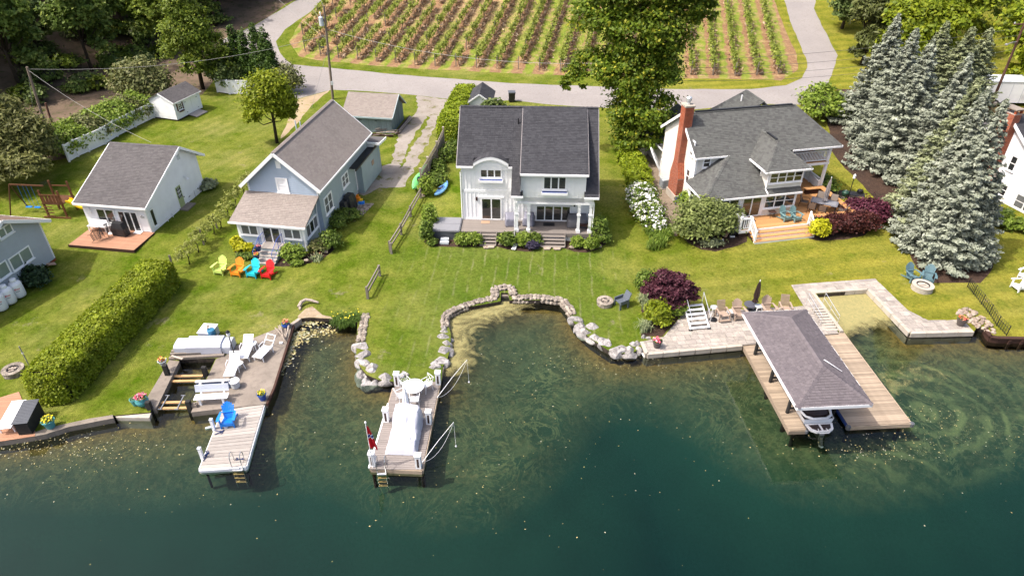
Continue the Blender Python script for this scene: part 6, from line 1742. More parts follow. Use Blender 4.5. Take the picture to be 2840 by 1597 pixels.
# freestanding aluminium stairs on the patio
p0,p1=(11.0,33.18),(12.18,33.35)
q0,q1=(11.1,35.22),(12.16,35.41)
t=thing('aluminium_stairs','white aluminium boat stairs with hand rails standing on the patio','stairs',(0,0,0))
V3=lambda p,z:Vector((p[0],p[1],z))
lo0,lo1,hi0,hi1=V3(p0,PZ+.05),V3(p1,PZ+.05),V3(q0,PZ+.75),V3(q1,PZ+.75)
lo0,lo1=V3(p0,PZ+.04),V3(p1,PZ+.04);d=Vector((-.12,1.75,.55));hi0,hi1=lo0+d,lo1+d
for a,b in ((lo0,hi0),(lo1,hi1)):
 m=MB();m.beam(a,b,.05,.15);m.build('stringer',M['white'],t)
 m=MB();m.tube([a+Vector((0,.1,0)),a+Vector((0,.05,.75)),b+Vector((0,.1,.85)),b+Vector((0,.1,-.6))],.025,6);m.build('hand_rail',M['alu'],t)
 m=MB();m.box(a.x-.12,a.x+.12,a.y-.09,a.y+.09,PZ,PZ+.02);m.build('foot_pad',M['black_metal'],t)
for k in range(6):
 f=(k+.15)/5.4;a,b=lo0.lerp(hi0,f),lo1.lerp(hi1,f)
 m=MB();m.beam(a+Vector((0,0,.06)),b+Vector((0,0,.06)),.17,.035);m.build('tread',M['white'],t)
q=(7.85,31.19);m=MB();m.tube([(-.25,.28,.95),(.02,-.22,.72)],.05,8);tag(m.build('drain_pipe',M['white_plastic'],loc=(q[0],q[1],0)),'white drain pipe among the rocks at the left corner of the patio','pipe')
# ------------------------------------------------------------------ stone walls and boulders
def rockmesh(seed,flat=.75,sub=2,ang=.35):
 bm=bmesh.new();bmesh.ops.create_icosphere(bm,subdivisions=sub,radius=.5)
 rng=random.Random(seed)
 pl=[]
 for _ in range(9):
  n=Vector((rng.uniform(-1,1),rng.uniform(-1,1),rng.uniform(-.4,1))).normalized();pl.append((n,rng.uniform(.25,.41)))
 for v in bm.verts:
  for n,d in pl:
   e=v.co.dot(n)-d
   if e>0:v.co-=n*e
  v.co+=v.co.normalized()*mnoise.noise(v.co*4+Vector((seed,0,0)))*.035
  v.co.z *= flat
 me=bpy.data.meshes.new('rock');bm.to_mesh(me);bm.free()
 return me
ROCKS=[rockmesh(i,.8,3) for i in range(8)]
for r_ in ROCKS:r_.materials.append(M['boulder'])
PEB=[rockmesh(20+i,.7,1) for i in range(5)]
for r_ in PEB:r_.materials.append(M['wallstone'])
RIV=[r_.copy() for r_ in PEB]
for r_ in RIV:r_.materials.clear();r_.materials.append(M['rubble'])
def boulder(x,y,sx_,sy_,sz,rot,label,group,i,z=.95):
 o=bpy.data.objects.new('boulder',ROCKS[i % 8]);COL.objects.link(o)
 o.location=(x,y,z-.06);o.rotation_euler=(0,0,rot);o.scale=(sx_*1.32,sy_*1.34,sz*1.2)
 return tag(o,label,'boulder',group)
i=0
rowA=[(-9.02,31.79),(-8.89,30.88),(-8.58,30.24),(-8.0,29.64),(-8.61,29.45),(-8.19,28.87)]+[(-7.19,28.98),(-7.75,28.7),(-8.22,28.77),(-6.36,29.01),(-6.01,29.22)]
dimA=[(1.0,.85),(1.0,.85),(.95,.9),(.95,.95),(.75,1.15),(.6,.6),(1.15,.75),(.8,.45),(.6,.5),(.6,.5),(.5,.4)]
for k,((x,y),(a,b)) in enumerate(zip(rowA,dimA)):
 boulder(x,y,a,b,.95,RNG.uniform(-.3,.3),ORD[k]+' grey boulder down from the stone wall on the left bank of the grassy point','boulders on the left bank of the grassy point',i,.88-(.3 if k in (4,5,7,8) else 0));i+=1
rowB=[(-4.15,33.34),(-4.15,33.08),(-4.07,32.55),(-3.95,32.01),(-4.05,31.26),(-4.22,30.37),(-4.54,29.81)]
dimB=[(.5,.3),(.55,.35),(.85,.45),(.75,.45),(.95,.9),(1.0,.85),(.8,.4)]
for k,((x,y),(a,b)) in enumerate(zip(rowB,dimB)):
 boulder(x,y,a,b,.85,RNG.uniform(-.3,.3),ORD[k]+' grey boulder down from the stone wall on the right bank of the grassy point','boulders on the right bank of the grassy point',i,.92);i+=1
rowC=[(4.1,34.39),(4.29,33.57),(4.5,33.04),(5.11,33.57),(5.03,32.56),(5.36,32.16),(5.65,32.08),(6.15,31.34),(6.62,31.3),(6.96,31.2),(7.32,31.8),(7.6,31.87),(7.53,31.44),(7.97,32.48),(8.29,32.45)]
dimC=[(.95,.85),(.95,.6),(.85,.75),(.9,.75),(.9,.65),(.7,.55),(.75,.9),(1.25,.85),(.35,.3),(.8,.85),(.55,.5),(.5,.4),(.5,.45),(.35,.3),(.3,.25)]
for k,((x,y),(a,b)) in enumerate(zip(rowC,dimC)):
 boulder(x,y,a,b,.85,RNG.uniform(-.4,.4),ORD[k]+' pale boulder from the curved stone wall towards the patio corner','boulders between the curved wall and the patio',i,.92);i+=1
def stonewall(name,label,line,w,ztop,zface,seed,step=.26,face=-1):
 """a low dry stone wall: every stone its own piece; face: side on which the face stones show"""
 t=thing(name,label,'stone wall',(0,0,0))
 rng=random.Random(seed)
 core=MB()
 for a,b in zip(line[:-1],line[1:]):
  core.beam((*a,(ztop+zface)/2-.05),(*b,(ztop+zface)/2-.05),w*.86,ztop-zface-.08)
 core.build('core',M['dark_stone'],t)
 pts=resample(line,step)
 cnt=0
 for a,b in zip(pts[:-1],pts[1:]):
  d=Vector((b[0]-a[0],b[1]-a[1],0));L=d.length;d.normalize();nn=Vector((-d.y,d.x,0))
  ang=atan2(d.y,d.x)
  k=max(2,int(round(w/.2)))
  for j in range(k):
   if cnt>295:break
   c=Vector((*a,0))+d*(L*.5)+nn*((j+.5)/k-.5)*w
   o=bpy.data.objects.new('stone',PEB[rng.randrange(5)]);COL.objects.link(o);o.parent=t
   o.location=(c.x+rng.uniform(-.03,.03),c.y+rng.uniform(-.03,.03),ztop-.05+rng.uniform(-.02,.03));o.rotation_euler=(0,0,ang+rng.uniform(-.3,.3));o.scale=(L*1.75,w/k*1.75,.34);cnt+=1
  nf=1
  for j in range(nf):
   if cnt>295:break
   c=Vector((*a,0))+d*(L*.5)+nn*(face*(w/2-.03))
   o=bpy.data.objects.new('stone',PEB[rng.randrange(5)]);COL.objects.link(o);o.parent=t
   o.location=(c.x,c.y,ztop-.25+rng.uniform(-.03,.03));o.rotation_euler=(0,0,ang);o.scale=(L*1.7,.3,.5);cnt+=1
 return t
lA=[(-9.32,34.92),(-9.14,32.09)]
stonewall('dry_stone_wall','short mossy stone wall beside the yellow irises at the head of the grassy point',lA,.5,1.1,.2,1,.24,-1)
lB=[(-4.14,33.5),(-4.28,34.68),(-3.75,35.32),(-2.91,35.91),(-1.94,36.37),(-1.03,36.63)]
stonewall('dry_stone_wall','stone wall curving along the left shore of the middle cove',lB,.46,1.1,.2,2,.26,-1)
lC=[(0.04,36.63),(1.91,36.76)]+[(1.96,36.72),(3.33,36.42),(3.63,35.7),(3.91,34.84)]
stonewall('dry_stone_wall','stone wall along the back and right shore of the middle cove',lC,.48,1.1,.2,3,.27,-1)
lD=[(-1.08,36.64),(-1.18,37.7),(-0.06,37.83),(0.11,36.9)]
stonewall('stone_outfall','square stone surround of the stream outlet at the back of the middle cove',lD,.5,1.16,.4,4,.3,-1)
m=MB();q=[(-0.85,37.53),(-0.29,37.57),(-0.24,37.13),(-0.82,37.09)];m.prism(q,.3,.85);tag(m.build('outlet_slab',M['concrete']),'concrete lip inside the square stone outlet','slab')
# riprap at the right, timber retaining wall, iron fence
rp_=resample([(28.45,34.96),(28.91,35.07),(29.44,35.18),(29.46,34.62),(29.42,33.97),(29.44,33.44),(29.39,33.02),(29.43,32.76)],.34)
rng=random.Random(11);cnt=0
poly=[(28.37,35.18),(28.86,35.35),(29.6,35.35),(29.66,34.62),(29.81,33.97),(29.7,33.44),(29.56,32.76),(29.21,32.71),(29.12,33.33),(28.59,33.54),(28.5,34.08),(28.39,34.73)]
bx=[min(p[0] for p in poly),max(p[0] for p in poly),min(p[1] for p in poly),max(p[1] for p in poly)]
placed=[]
for _ in range(900):
 x,y=rng.uniform(bx[0],bx[1]),rng.uniform(bx[2],bx[3]);s_=rng.uniform(.3,.6)
 if inside((x,y),poly) and all(hypot(x-a,y-b)>(s_+c)*.33 for a,b,c in placed):
  placed.append((x,y,s_))
for x,y,s_ in placed:
 o=bpy.data.objects.new('rock',RIV[rng.randrange(5)]);COL.objects.link(o);o.location=(x,y,1.08);o.rotation_euler=(0,0,rng.uniform(0,6));o.scale=(s_*1.2,s_,s_*.9)
 tag(o,'round pinkish river rock in the rock pile beside the end of the stone walkway','rock','river rocks at the end of the stone walkway')
rt=[(29.25,33.38),(29.11,32.92),(29.08,32.49),(29.47,32.38),(31.01,32.32)]+[(45,31.6)]
t=thing('timber_seawall','dark brown timber seawall running off the right edge of the photo','seawall',(0,0,0))
m=MB()
for a,b in zip(rt[:-1],rt[1:]):m.beam((*a,.75),(*b,.75),.1,.6)
m.build('sheet_piling',M['timber'],t)
m=MB()
for a,b in zip(rt[:-1],rt[1:]):m.beam((*a,1.09),(*b,1.09),.24,.09)
m.build('cap_rail',M['timber'],t)
for k in range(12):m=MB();x=rt[3][0]+.6+k*.75;y=rt[3][1]+(rt[4][1]-rt[3][1])*.3;m.box(x,x+.14,y-.17,y-.08,.3,1.0);m.build('pile',M['timber'],t)
fp=[(30.67,37.94),(30.59,37.08),(30.49,35.98),(30.37,34.88),(30.14,33.68),(30.15,32.69)]
t=thing('iron_fence','low black hoop-topped iron fence across the lawn near the right edge','fence',(0,0,0))
for k,(x,y) in enumerate(fp):
 m=MB();m.box(x-.02,x+.02,y-.02,y+.02,.95,1.75);m.build('post',M['black_metal'],t)
for a,b in zip(fp[:-1],fp[1:]):
 m=MB();m.beam((*a,1.12),(*b,1.12),.02,.025);m.beam((*a,1.5),(*b,1.5),.02,.025);m.build('rail',M['black_metal'],t)
 n=5
 for k in range(n):
  f0,f1=(k+.12)/n,(k+.88)/n
  p,q=Vector((*a,0)).lerp(Vector((*b,0)),f0),Vector((*a,0)).lerp(Vector((*b,0)),f1);c=(p+q)/2
  m=MB();m.tube([p+Vector((0,0,1.0)),p+Vector((0,0,1.6)),p.lerp(c,.4)+Vector((0,0,1.72)),c+Vector((0,0,1.76)),q.lerp(c,.4)+Vector((0,0,1.72)),q+Vector((0,0,1.6)),q+Vector((0,0,1.0))],.011,4);m.build('hoop',M['black_metal'],t)
# neighbour's brown deck in the bottom left corner
t=thing('brown_deck','tan plank deck by the water in the bottom left corner','deck',(0,0,0))
q=[(-27.59,23.71),(-24.37,24.45),(-24.5,24.74),(-27.13,27.72),(-29.07,26.55)]
n=24
xs0,xs1=min(p[0] for p in q),max(p[0] for p in q);ys0,ys1=min(p[1] for p in q),max(p[1] for p in q)
for i in range(n):
 y0_,y1_=ys0+(ys1-ys0)*i/n,ys0+(ys1-ys0)*(i+.96)/n
 c=cliprect(q,xs0,xs1,y0_,y1_)
 if len(c) >= 3:m=MB();m.prism(c,1.0,1.035);m.build('plank',M['plank_brown'],t)
m=MB();m.prism(q,.1,.995);m.build('deck_base',M['concrete'],t)
q=[(-24.95,24.27),(-24.3,24.53),(-24.96,25.66),(-26.08,26.56)]
x,y=(-24.97,24.68)
t=thing('deck_box','black storage box with a grey slatted sloping lid on the brown deck under the hedge','deck box',(x,y,1.04),rad(8))
m=MB();m.extr([(-.24,-.15,0),(-.24,1.35,0),(-.24,1.35,.95),(-.24,-.15,.8)],(.64,0,0));m.build('box_body',M['black_wood'],t)
for k in range(16):m=MB();m.beam((-.3,-.16+k*.1,.82+.0098*k),(.46,-.16+k*.1,.82+.0098*k),.094,.03);m.build('slat',M['tubside'],t)
x,y=(-25.79,24.76)
t=thing('sun_lounger','white slatted lounger on the brown deck in the bottom left corner','lounger',(x-.05,y-.2,1.04),rad(8))
for k in range(17):m=MB();m.beam((-.36,k*.115,.44+.008*k),(.36,k*.115,.44+.008*k),.108,.03);m.build('slat',M['white_plastic'],t)
for s_ in (-.33,.33):
 m=MB();m.beam((s_,0,.40),(s_,1.9,.53),.05,.05);m.build('frame',M['white_plastic'],t)
 for yy in (.15,1.7):m=MB();m.box(s_-.03,s_+.03,yy-.03,yy+.03,0,.42);m.build('leg',M['white_plastic'],t)

# ------------------------------------------------------------------ chairs
def adirondack(label,loc,rot,mat,group=None,s=1.0,z=None):
 t=thing('adirondack_chair',label,'chair',(loc[0],loc[1],tz(*loc[:2]) if z is None else z),rot,group)
 t.scale=(s,s,s)
 m=MB()                                                  # faces -Y
 for k in range(5):
  y0,y1=-.36+k*.105,-.36+(k+.93)*.105;f=lambda y:.36-(y+.36)*.30
  m.add([(-.27,y0,f(y0)),(.27,y0,f(y0)),(.27,y1,f(y1)),(-.27,y1,f(y1)),(-.27,y0,f(y0)-.03),(.27,y0,f(y0)-.03),(.27,y1,f(y1)-.03),(-.27,y1,f(y1)-.03)],[(0,1,2,3),(4,5,1,0),(7,6,5,4),(1,5,6,2),(3,2,6,7),(0,3,7,4)])
 m.build('seat',mat,t)
 m=MB();hs=[.70,.80,.86,.88,.86,.80,.70]
 for k in range(7):
  x0,x1=-.28+k*.0805,-.28+k*.0805+.074
  b0,b1=Vector((0,.13,.20)),Vector((0,.13+.40*hs[k],.20+.92*hs[k]))
  f0=1.0+.0;m.extr([(x0*.82,b0.y,b0.z),(x1*.82,b0.y,b0.z),(x1*1.1,b1.y,b1.z-(.03 if k<3 else 0)),(x0*1.1,b1.y,b1.z-(.03 if k>3 else 0))],(0,.022,-.01))
 m.build('backrest',mat,t)
 for sg in (-1,1):
  m=MB();m.prism([(sg*.28,-.44),(sg*.44,-.46),(sg*.45,-.2),(sg*.38,.22),(sg*.30,.26),(sg*.30,-.2)],.56,.585);m.build('armrest',mat,t)
  m=MB();m.box(min(sg*.29,sg*.33),max(sg*.29,sg*.33),-.40,-.29,0,.56);m.build('front_leg',mat,t)
  m=MB();m.extr([(sg*.28,-.40,.34),(sg*.28,-.40,.24),(sg*.28,.52,0),(sg*.28,.60,0),(sg*.28,.58,.06)],(-sg*.03,0,0));m.build('rear_leg',mat,t)
 m=MB();m.box(-.29,.29,-.40,-.375,.16,.34);m.beam((-.30,.25,.52),(.30,.25,.52),.05,.04);m.build('apron',mat,t)
 return t
for (x,y),c,l in zip([(-20.16,39.74),(-18.9,39.52),(-17.78,39.4),(-16.73,39.25)],('lime','orange','turq','red'),('lime green','orange','turquoise','red')):
 adirondack(l+' adirondack chair in the row on the lawn before the blue house',(x,y),rad(-14),M[c],'coloured chairs on the blue house lawn',1.08)
adirondack('bright blue adirondack chair on the pale plank dock',(-14.76,25.42),rad(8),M['blue'],None,1.05,.985)
q=(-14.83,25.2);m=MB()
for k in range(3):m.box(-.09,.09,-.16+k*.12,-.07+k*.12,0,.05)
tag(m.build('sandals',M['white_plastic'],loc=(*q,.985)),'white footrest slats in front of the blue chair on the dock','footrest')
for (x,y),r,l in zip([(27.29,38.88),(28.29,38.66)],(12,-28),('left','right')):adirondack('slate blue adirondack chair, '+l+' of the two behind the white block fire pit',(x,y),rad(r),M['teal'],'slate blue chairs at the block fire pit',1.08)
for (x,y),l in zip([(20.66,45.69),(21.41,45.62)],('left','right')):adirondack('teal adirondack chair, '+l+' of the pair on the cedar deck',(x,y),rad(22),M['deckteal'],'teal chairs on the cedar deck',1.0,1.905)
adirondack('white adirondack chair on the lawn at the right edge of the photo',(34.01,37.69),rad(-80),M['white_plastic'],None,1.08)
adirondack('white adirondack chair half cut by the right edge, behind its neighbour',(35.27,39.02),rad(-60),M['white_plastic'],None,1.08)
tanp=[(13.22,34.38),(14.24,34.53),(16.22,34.92),(17.34,34.97)]
for k in (1,2):adirondack(['','tan fan-back adirondack chair between the two white side tables','tan fan-back adirondack chair behind the boathouse roof, right of the brown umbrella'][k],tanp[k],rad(6),M['tan'],None,1.08,PZ)
def flatchair(label,loc,rot,mat,z):
 t=thing('glider_chair',label,'chair',(*loc,z),rot)
 m=MB()
 for k in range(5):m.box(-.28,.28,-.34+k*.12,-.235+k*.12,.40-k*.012,.43-k*.012)
 m.build('seat',mat,t)
 m=MB()
 for k in range(8):y,z_=.26+.035*k,.45+.085*k;m.beam((-.27,y,z_),(.27,y,z_),.025,.075)
 m.build('backrest',mat,t)
 for sg in (-1,1):
  m=MB();m.beam((sg*.33,-.38,.62),(sg*.33,.36,.62),.1,.03);m.build('armrest',mat,t)
  m=MB();m.box(sg*.33-.03,sg*.33+.03,-.36,-.28,0,.6);m.build('front_leg',mat,t)
  m=MB();m.box(sg*.33-.03,sg*.33+.03,.26,.34,0,.6);m.build('rear_leg',mat,t)
 m=MB();m.box(-.34,.34,-.5,-.38,.12,.2);m.build('foot_rail',mat,t)
 return t
flatchair('tan chair with horizontal back slats beside the aluminium stairs',tanp[0],rad(10),M['tan'],PZ)
flatchair('tan chair with horizontal back slats nearest the dock steps',tanp[3],rad(-4),M['tan'],PZ)
def armchair(name,label,loc,rot,mat,z):
 """one-piece moulded garden chair facing -Y"""
 t=thing(name,label,'chair',(*loc,z),rot)
 m=MB();m.box(-.27,.27,-.3,.26,.38,.43);m.build('seat',mat,t)
 m=MB();m.extr([(-.28,.24,.40),(.28,.24,.40),(.27,.50,.98),(-.27,.50,.98)],(0,.05,-.01));m.build('backrest',mat,t)
 for sg in (-1,1):
  m=MB();m.extr([(sg*.30,-.34,.38),(sg*.30,-.34,.62),(sg*.30,.34,.66),(sg*.30,.28,.38)],(sg*.06,0,0));m.build('armrest',mat,t)
  for y in (-.3,.3):m=MB();m.extr([(sg*.30,y-.06,0),(sg*.30,y+.04,0),(sg*.28,y+.07,.40),(sg*.28,y-.07,.40)],(sg*.06,0,0));m.build('leg',mat,t)
 return t
armchair('garden_chair','dark grey moulded garden chair facing the stone fire pit on the middle lawn',(7.07,35.75),rad(-62),M['slate'],tz(*(7.07,35.75)))
armchair('garden_chair','navy moulded chair on the gravel path beside the cream house chimney',(13.64,49.28),rad(-40),M['chairblue'],1.3)
q=(13.6,48.51);t=thing('beach_toy','crumpled red orange and white beach float on the gravel by the navy chair','float',(*q,1.3));m=MB();m.lathe([(.1,0),(.26,.06),(.28,.16),(.1,.24)],(0,0,0),10);m.build('orange_ring',M['orange'],t);m=MB();m.lathe([(.05,0),(.2,.06),(.2,.2),(.05,.28)],(.26,.18,.04),8);m.build('white_bag',M['white_plastic'],t);m=MB();m.lathe([(.05,0),(.16,.05),(.05,.12)],(.1,-.2,.0),8);m.build('red_float',M['red'],t)
# ------------------------------------------------------------------ white furniture on the concrete terrace
def lounger(label,foot,rot,back=35,frame_only=False,L=1.85):
 t=thing('white_lounger',label,'lounger',(*foot,ZS),rot,'white loungers on the concrete terrace')
 W=.29;h=.36
 m=MB()
 for sg in (-W,W):m.tube([(sg,0,h),(sg,1.15,h)],.03,6)
 m.build('frame',M['white_plastic'],t)
 m=MB()
 for k in range(12):y=.04+k*.093;m.beam((-W,y,h+.02),(W,y,h+.02),.085,.02)
 m.build('seat',M['white_plastic'],t)
 a=rad(back);m=MB()
 if frame_only:
  for sg in (-W,W):m.tube([(sg,1.12,h),(sg,1.12+.7*cos(a),h+.7*sin(a))],.03,6)
  m.tube([(-W,1.12+.7*cos(a),h+.7*sin(a)),(W,1.12+.7*cos(a),h+.7*sin(a))],.03,6);m.tube([(-W,1.12+.35*cos(a),h+.35*sin(a)),(W,1.12+.35*cos(a),h+.35*sin(a))],.03,6)
 else:
  for k in range(8):d=.04+k*.09;m.beam((-W,1.14+d*cos(a),h+.02+d*sin(a)),(W,1.14+d*cos(a),h+.02+d*sin(a)),.082,.02,(0,-sin(a),cos(a)))
 m.build('backrest',M['white_plastic'],t)
 for sg in (-1,1):
  for y in (.15,1.1):m=MB();m.beam((sg*W,y,h),(sg*(W+.02),y,0),.05,.05);m.build('leg',M['white_plastic'],t)
  m=MB();m.tube([(sg*(W+.03),.75,h),(sg*(W+.05),.8,h+.2),(sg*(W+.05),1.2,h+.2),(sg*(W+.03),1.25,h)],.022,5);m.build('armrest',M['white_plastic'],t)
lounger('white slatted lounger in front, left of the lamp post',(-15.8,28.57),rad(4));lounger('white slatted lounger right of the lamp post, below the square side table',(-15.53,30.09),rad(3));lounger('white tube framed lounger with an open back, nearest the driftwood',(-14.74,30.16),rad(-18),42,True)
def sidetable(label,loc,rot,z,mat='white_plastic',w=.22,h=.42,name='side_table',group=None,top=None):
 t=thing(name,label,'table',(*loc,z),rot,group)
 bm=bmesh.new();bmesh.ops.create_cube(bm,size=1)
 for v in bm.verts:v.co=(v.co.x*w*2,v.co.y*w*2,v.co.z*.04+h)
 bmesh.ops.bevel(bm,geom=[e for e in bm.edges if abs(e.verts[0].co.z-e.verts[1].co.z)>.01],offset=.07,segments=3,affect='EDGES')
 me=bpy.data.meshes.new('table_top');bm.to_mesh(me);bm.free();mobj('table_top',me,M[top or mat],t)
 for sx_ in (-1,1):
  for sy_ in (-1,1):m=MB();m.beam((sx_*w*.7,sy_*w*.7,h-.02),(sx_*w*.95,sy_*w*.95,0),.04,.04);m.build('leg',M[mat],t)
 return t
sidetable('white square side table between the two rear loungers',(-15.35,31.41),rad(4),ZS);sidetable('white folding side table in front of the lamp post',(-15.56,29.58),rad(-35),ZS,h=.45)
for (x,y),l in zip([(12.82,34.94),(13.77,34.5),(15.67,35.09)],('behind the black disc stand','between two tan chairs','under the brown umbrella')):sidetable('white framed glass side table '+l+' on the patio',(x,y),rad(8),PZ,h=.46,top='shelf_grey')
t=thing('white_bench','white painted plank bench on the concrete terrace beside the slip','bench',(*(-16.12,26.75),ZS),rad(5))
for k in range(3):m=MB();m.box(-.88,.88,-.08+k*.145,.055+k*.145,.42,.46);m.build('seat_plank',M['white'],t)
for k in range(2):m=MB();m.extr([(-.88,.42+k*.07,.55+k*.2),(.88,.42+k*.07,.55+k*.2),(.88,.48+k*.07,.73+k*.2),(-.88,.48+k*.07,.73+k*.2)],(0,.03,0));m.build('back_plank',M['boatgrey'],t)
for x in (-.6,.6):
 m=MB();m.box(x-.05,x+.05,-.05,.05,0,.42);m.box(x-.05,x+.05,.36,.44,0,.42);m.build('leg',M['white'],t)
 m=MB();m.beam((x,.42,.4),(x,.60,1.0),.08,.05);m.build('back_support',M['white'],t)
t=thing('plank_table','grey plank leaning box behind the white bench','box',(*(-16.44,27.93),ZS),rad(5))
m=MB();m.box(-.88,.88,0,.08,.0,.55);m.build('back_panel',M['chairblue'],t);m=MB();m.box(-.9,.9,-.03,.12,.55,.6);m.build('top_rail',M['white'],t)
for x in (-.6,.6):m=MB();m.box(x-.05,x+.05,-.05,0,0,.56);m.build('post',M['white'],t)
t=thing('bucket_cooler','round white drum table with grey sides beside the white bench','table',(*(-15.31,28.11),ZS));m=MB();m.lathe([(.2,0),(.23,.04),(.25,.42)],(0,0,0),16);m.build('drum_body',M['shelf_grey'],t);m=MB();m.lathe([(.28,.421),(.29,.45),(.27,.48),(.02,.485)],(0,0,0),18);m.build('drum_lid',M['white_plastic'],t)
def lamppost(label,loc,z,h,head='black_metal',col='black_metal'):
 t=thing('lamp_post',label,'lamp post',(*loc,z))
 m=MB();m.lathe([(.09,0),(.05,.15),(.035,.25),(.03,h)],(0,0,0),10);m.build('post',M[col],t)
 m=MB();m.lathe([(.06,h),(.11,h+.06),(.10,h+.26)],(0,0,0),10);m.build('lamp_glass',M['white_plastic'],t)
 m=MB();m.lathe([(.13,h+.26),(.08,h+.34),(.02,h+.40)],(0,0,0),10);m.build('lamp_cap',M[head],t)
lamppost('black lamp post between the white loungers on the concrete terrace',(-15.97,30.19),ZS,1.95)
lamppost('black garden lamp post with a pale lantern beside the grills by the cedar deck',(27.2,49.67),1.3,2.1,'alu')
# covered boat, box, barrel
q=[(-19.78,30.68),(-16.61,30.78),(-16.9,31.69),(-20.19,31.62)]
t=thing('covered_boat','long low boat under a pale grey fitted cover at the head of the slip','covered boat',(q[0][0],q[0][1]+.1,1.06),rad(1.5))
def loaf(x0,x1,w0,w1,h):
 m=MB();pr_=[(0,0),(0,.74),(.14,.95),(.5,1),(.88,.96),(1,.8),(1,0)]
 return m.extr([(x0,w0+(w1-w0)*a,h*b) for a,b in pr_],(x1-x0,0,0))
loaf(0,.72,.06,1.0,.6).build('stern_cover',M['boatgrey'],t);loaf(.70,2.75,0,1.06,.72).build('middle_cover',M['boatcover'],t);loaf(2.72,3.28,.06,1.0,.62).build('bow_cover',M['boatgrey'],t)
q=(-18.38,31.82);t=thing('white_bin','white box with a flat lid and stones on top behind the covered boat','storage box',(q[0],q[1]+.35,1.05),rad(-4))
m=MB();m.box(-.42,.42,-.1,.8,0,.6);m.build('box_body',M['boatgrey'],t);m=MB();m.box(-.45,.45,-.13,.83,.602,.65);m.build('box_lid',M['white'],t)
for k,(x,y,s_) in enumerate(((.05,.3,.22),(.0,.52,.2))):o=bpy.data.objects.new('decor_stone',RIV[k]);COL.objects.link(o);o.location=(q[0]+x,q[1]+.35+y,1.74);o.scale=(s_,s_,s_);tag(o,['round tan stone nearer the boat on the white box lid','flat tan stone farther back on the white box lid'][k],'stone')
t=thing('blue_barrel','blue plastic barrel beside the white storage box','barrel',(*(-18.02,32.23),1.05));m=MB();m.lathe([(.2,0),(.24,.2),(.24,.5),(.2,.72)],(0,0,0),14);m.build('barrel_body',M['black_plastic'],t);m=MB();m.lathe([(.24,.45),(.25,.5),(.22,.78),(.16,.8),(.15,.76)],(0,0,0),14);m.build('barrel_top',M['barrel'],t)
# driftwood heap
t=thing('driftwood_pile','heap of bleached driftwood beside the blue pot at the tip of the terrace','driftwood',(*(-13.95,32.54),ZS));r_=random.Random(5)
DWA=[(-14.56,33.21),(-14.42,33.36),(-14.34,33.44),(-13.99,33.36),(-13.76,33.36),(-14.53,32.32),(-14.36,32.84),(-14.28,32.54)]
DWB=[(-13.59,31.89),(-13.76,32.18),(-13.85,32.32),(-13.68,32.03),(-13.64,32.25),(-14.34,32.91),(-14.05,33.06),(-14.3,33.29)]
for p,q,w in zip(DWA,DWB,(.09,.06,.06,.1,.13,.04,.05,.04)):
 c=(-13.95,32.54)
 m=MB();z0,z1=r_.uniform(.05,.25),r_.uniform(.05,.3);a,b=Vector((p[0]-c[0],p[1]-c[1],z0)),Vector((q[0]-c[0],q[1]-c[1],z1));m.tube([a,a.lerp(b,.5)+Vector((.03,.02,.04)),b],w/2,7,w/3.2);m.build('branch',M['drift'],t)
q=(-13.87,31.92);m=MB();m.box(-.1,.1,-.07,.07,0,.08);tag(m.build('pale_block',M['white'],loc=(*q,ZS)),'small pale block beside the driftwood heap','block')
t=thing('driftwood_log','bent bleached driftwood log at the head of the cove','driftwood',(*(-13.17,35.87),1.0));m=MB();m.tube([(-.55,-.35,.1),(-.45,.0,.25),(-.2,.2,.3),(.15,.18,.25),(.6,.12,.12)],.13,8,.07);m.build('log',M['drift'],t);m=MB();m.tube([(-.5,-.3,.12),(-.42,-.55,.05)],.08,6);m.build('stub',M['drift'],t)
# ------------------------------------------------------------------ flower pots
def leafquads(n,c,r,size,rng,up=.5):
 """n small quads in an ellipsoid"""
 v,f=[],[]
 for i in range(n):
  while True:
   p=Vector((rng.uniform(-1,1),rng.uniform(-1,1),rng.uniform(-.6,1)))
   if p.length<1:break
  p=Vector((c[0]+p.x*r[0],c[1]+p.y*r[1],c[2]+p.z*r[2]))
  nrm=Vector((rng.gauss(0,1),rng.gauss(0,1),abs(rng.gauss(0,1))+up)).normalized()
  a=nrm.orthogonal().normalized()*size*rng.uniform(.6,1.1);b=nrm.cross(a)
  k=len(v);v+=[p-a-b*.7,p+a-b*.7,p+a+b*.7,p-a+b*.7];f.append((k,k+1,k+2,k+3))
 return v,f
def pot(label,loc,z,r,h,mat,fl='mixfl',shape='taper',nf=60,up=.12):
 t=thing('flower_pot',label,'flower pot',(*loc,z))
 prof={'taper':[(r*.62,0),(r*.95,h*.9),(r*1.05,h*.92),(r*1.05,h),(r*.9,h),(r*.86,h*.86)],'round':[(r*.5,0),(r*.9,h*.3),(r*1.05,h*.6),(r*.9,h*.92),(r*.92,h),(r*.78,h),(r*.76,h*.86)]}[shape]
 m=MB();m.lathe(prof,(0,0,0),18);m.build('pot_body',M[mat],t,smooth=False)
 rng=random.Random(int(loc[0]*100) % 997)
 v,f=leafquads(nf,(0,0,h+up*.3),(r*1.0,r*1.0,up),r*.16,rng);m=MB().add(v,f);m.build('leaves',F['shrub'],t)
 if fl:v,f=leafquads(nf,(0,0,h+up*.8),(r*.95,r*.95,up),r*.17,rng,1.0);m=MB().add(v,f);m.build('flowers',F[fl],t)
 return t
pot('pale tapered pot of red and yellow flowers on the rear left slip post',(-19.78,29.47),1.5,.24,.3,'shelf_grey','mixfl')
pot('large round teal pot with pink flowers at the corner of the boat slip',(-19.81,26.69),ZS,.33,.55,'pot_teal','pinkfl','round')
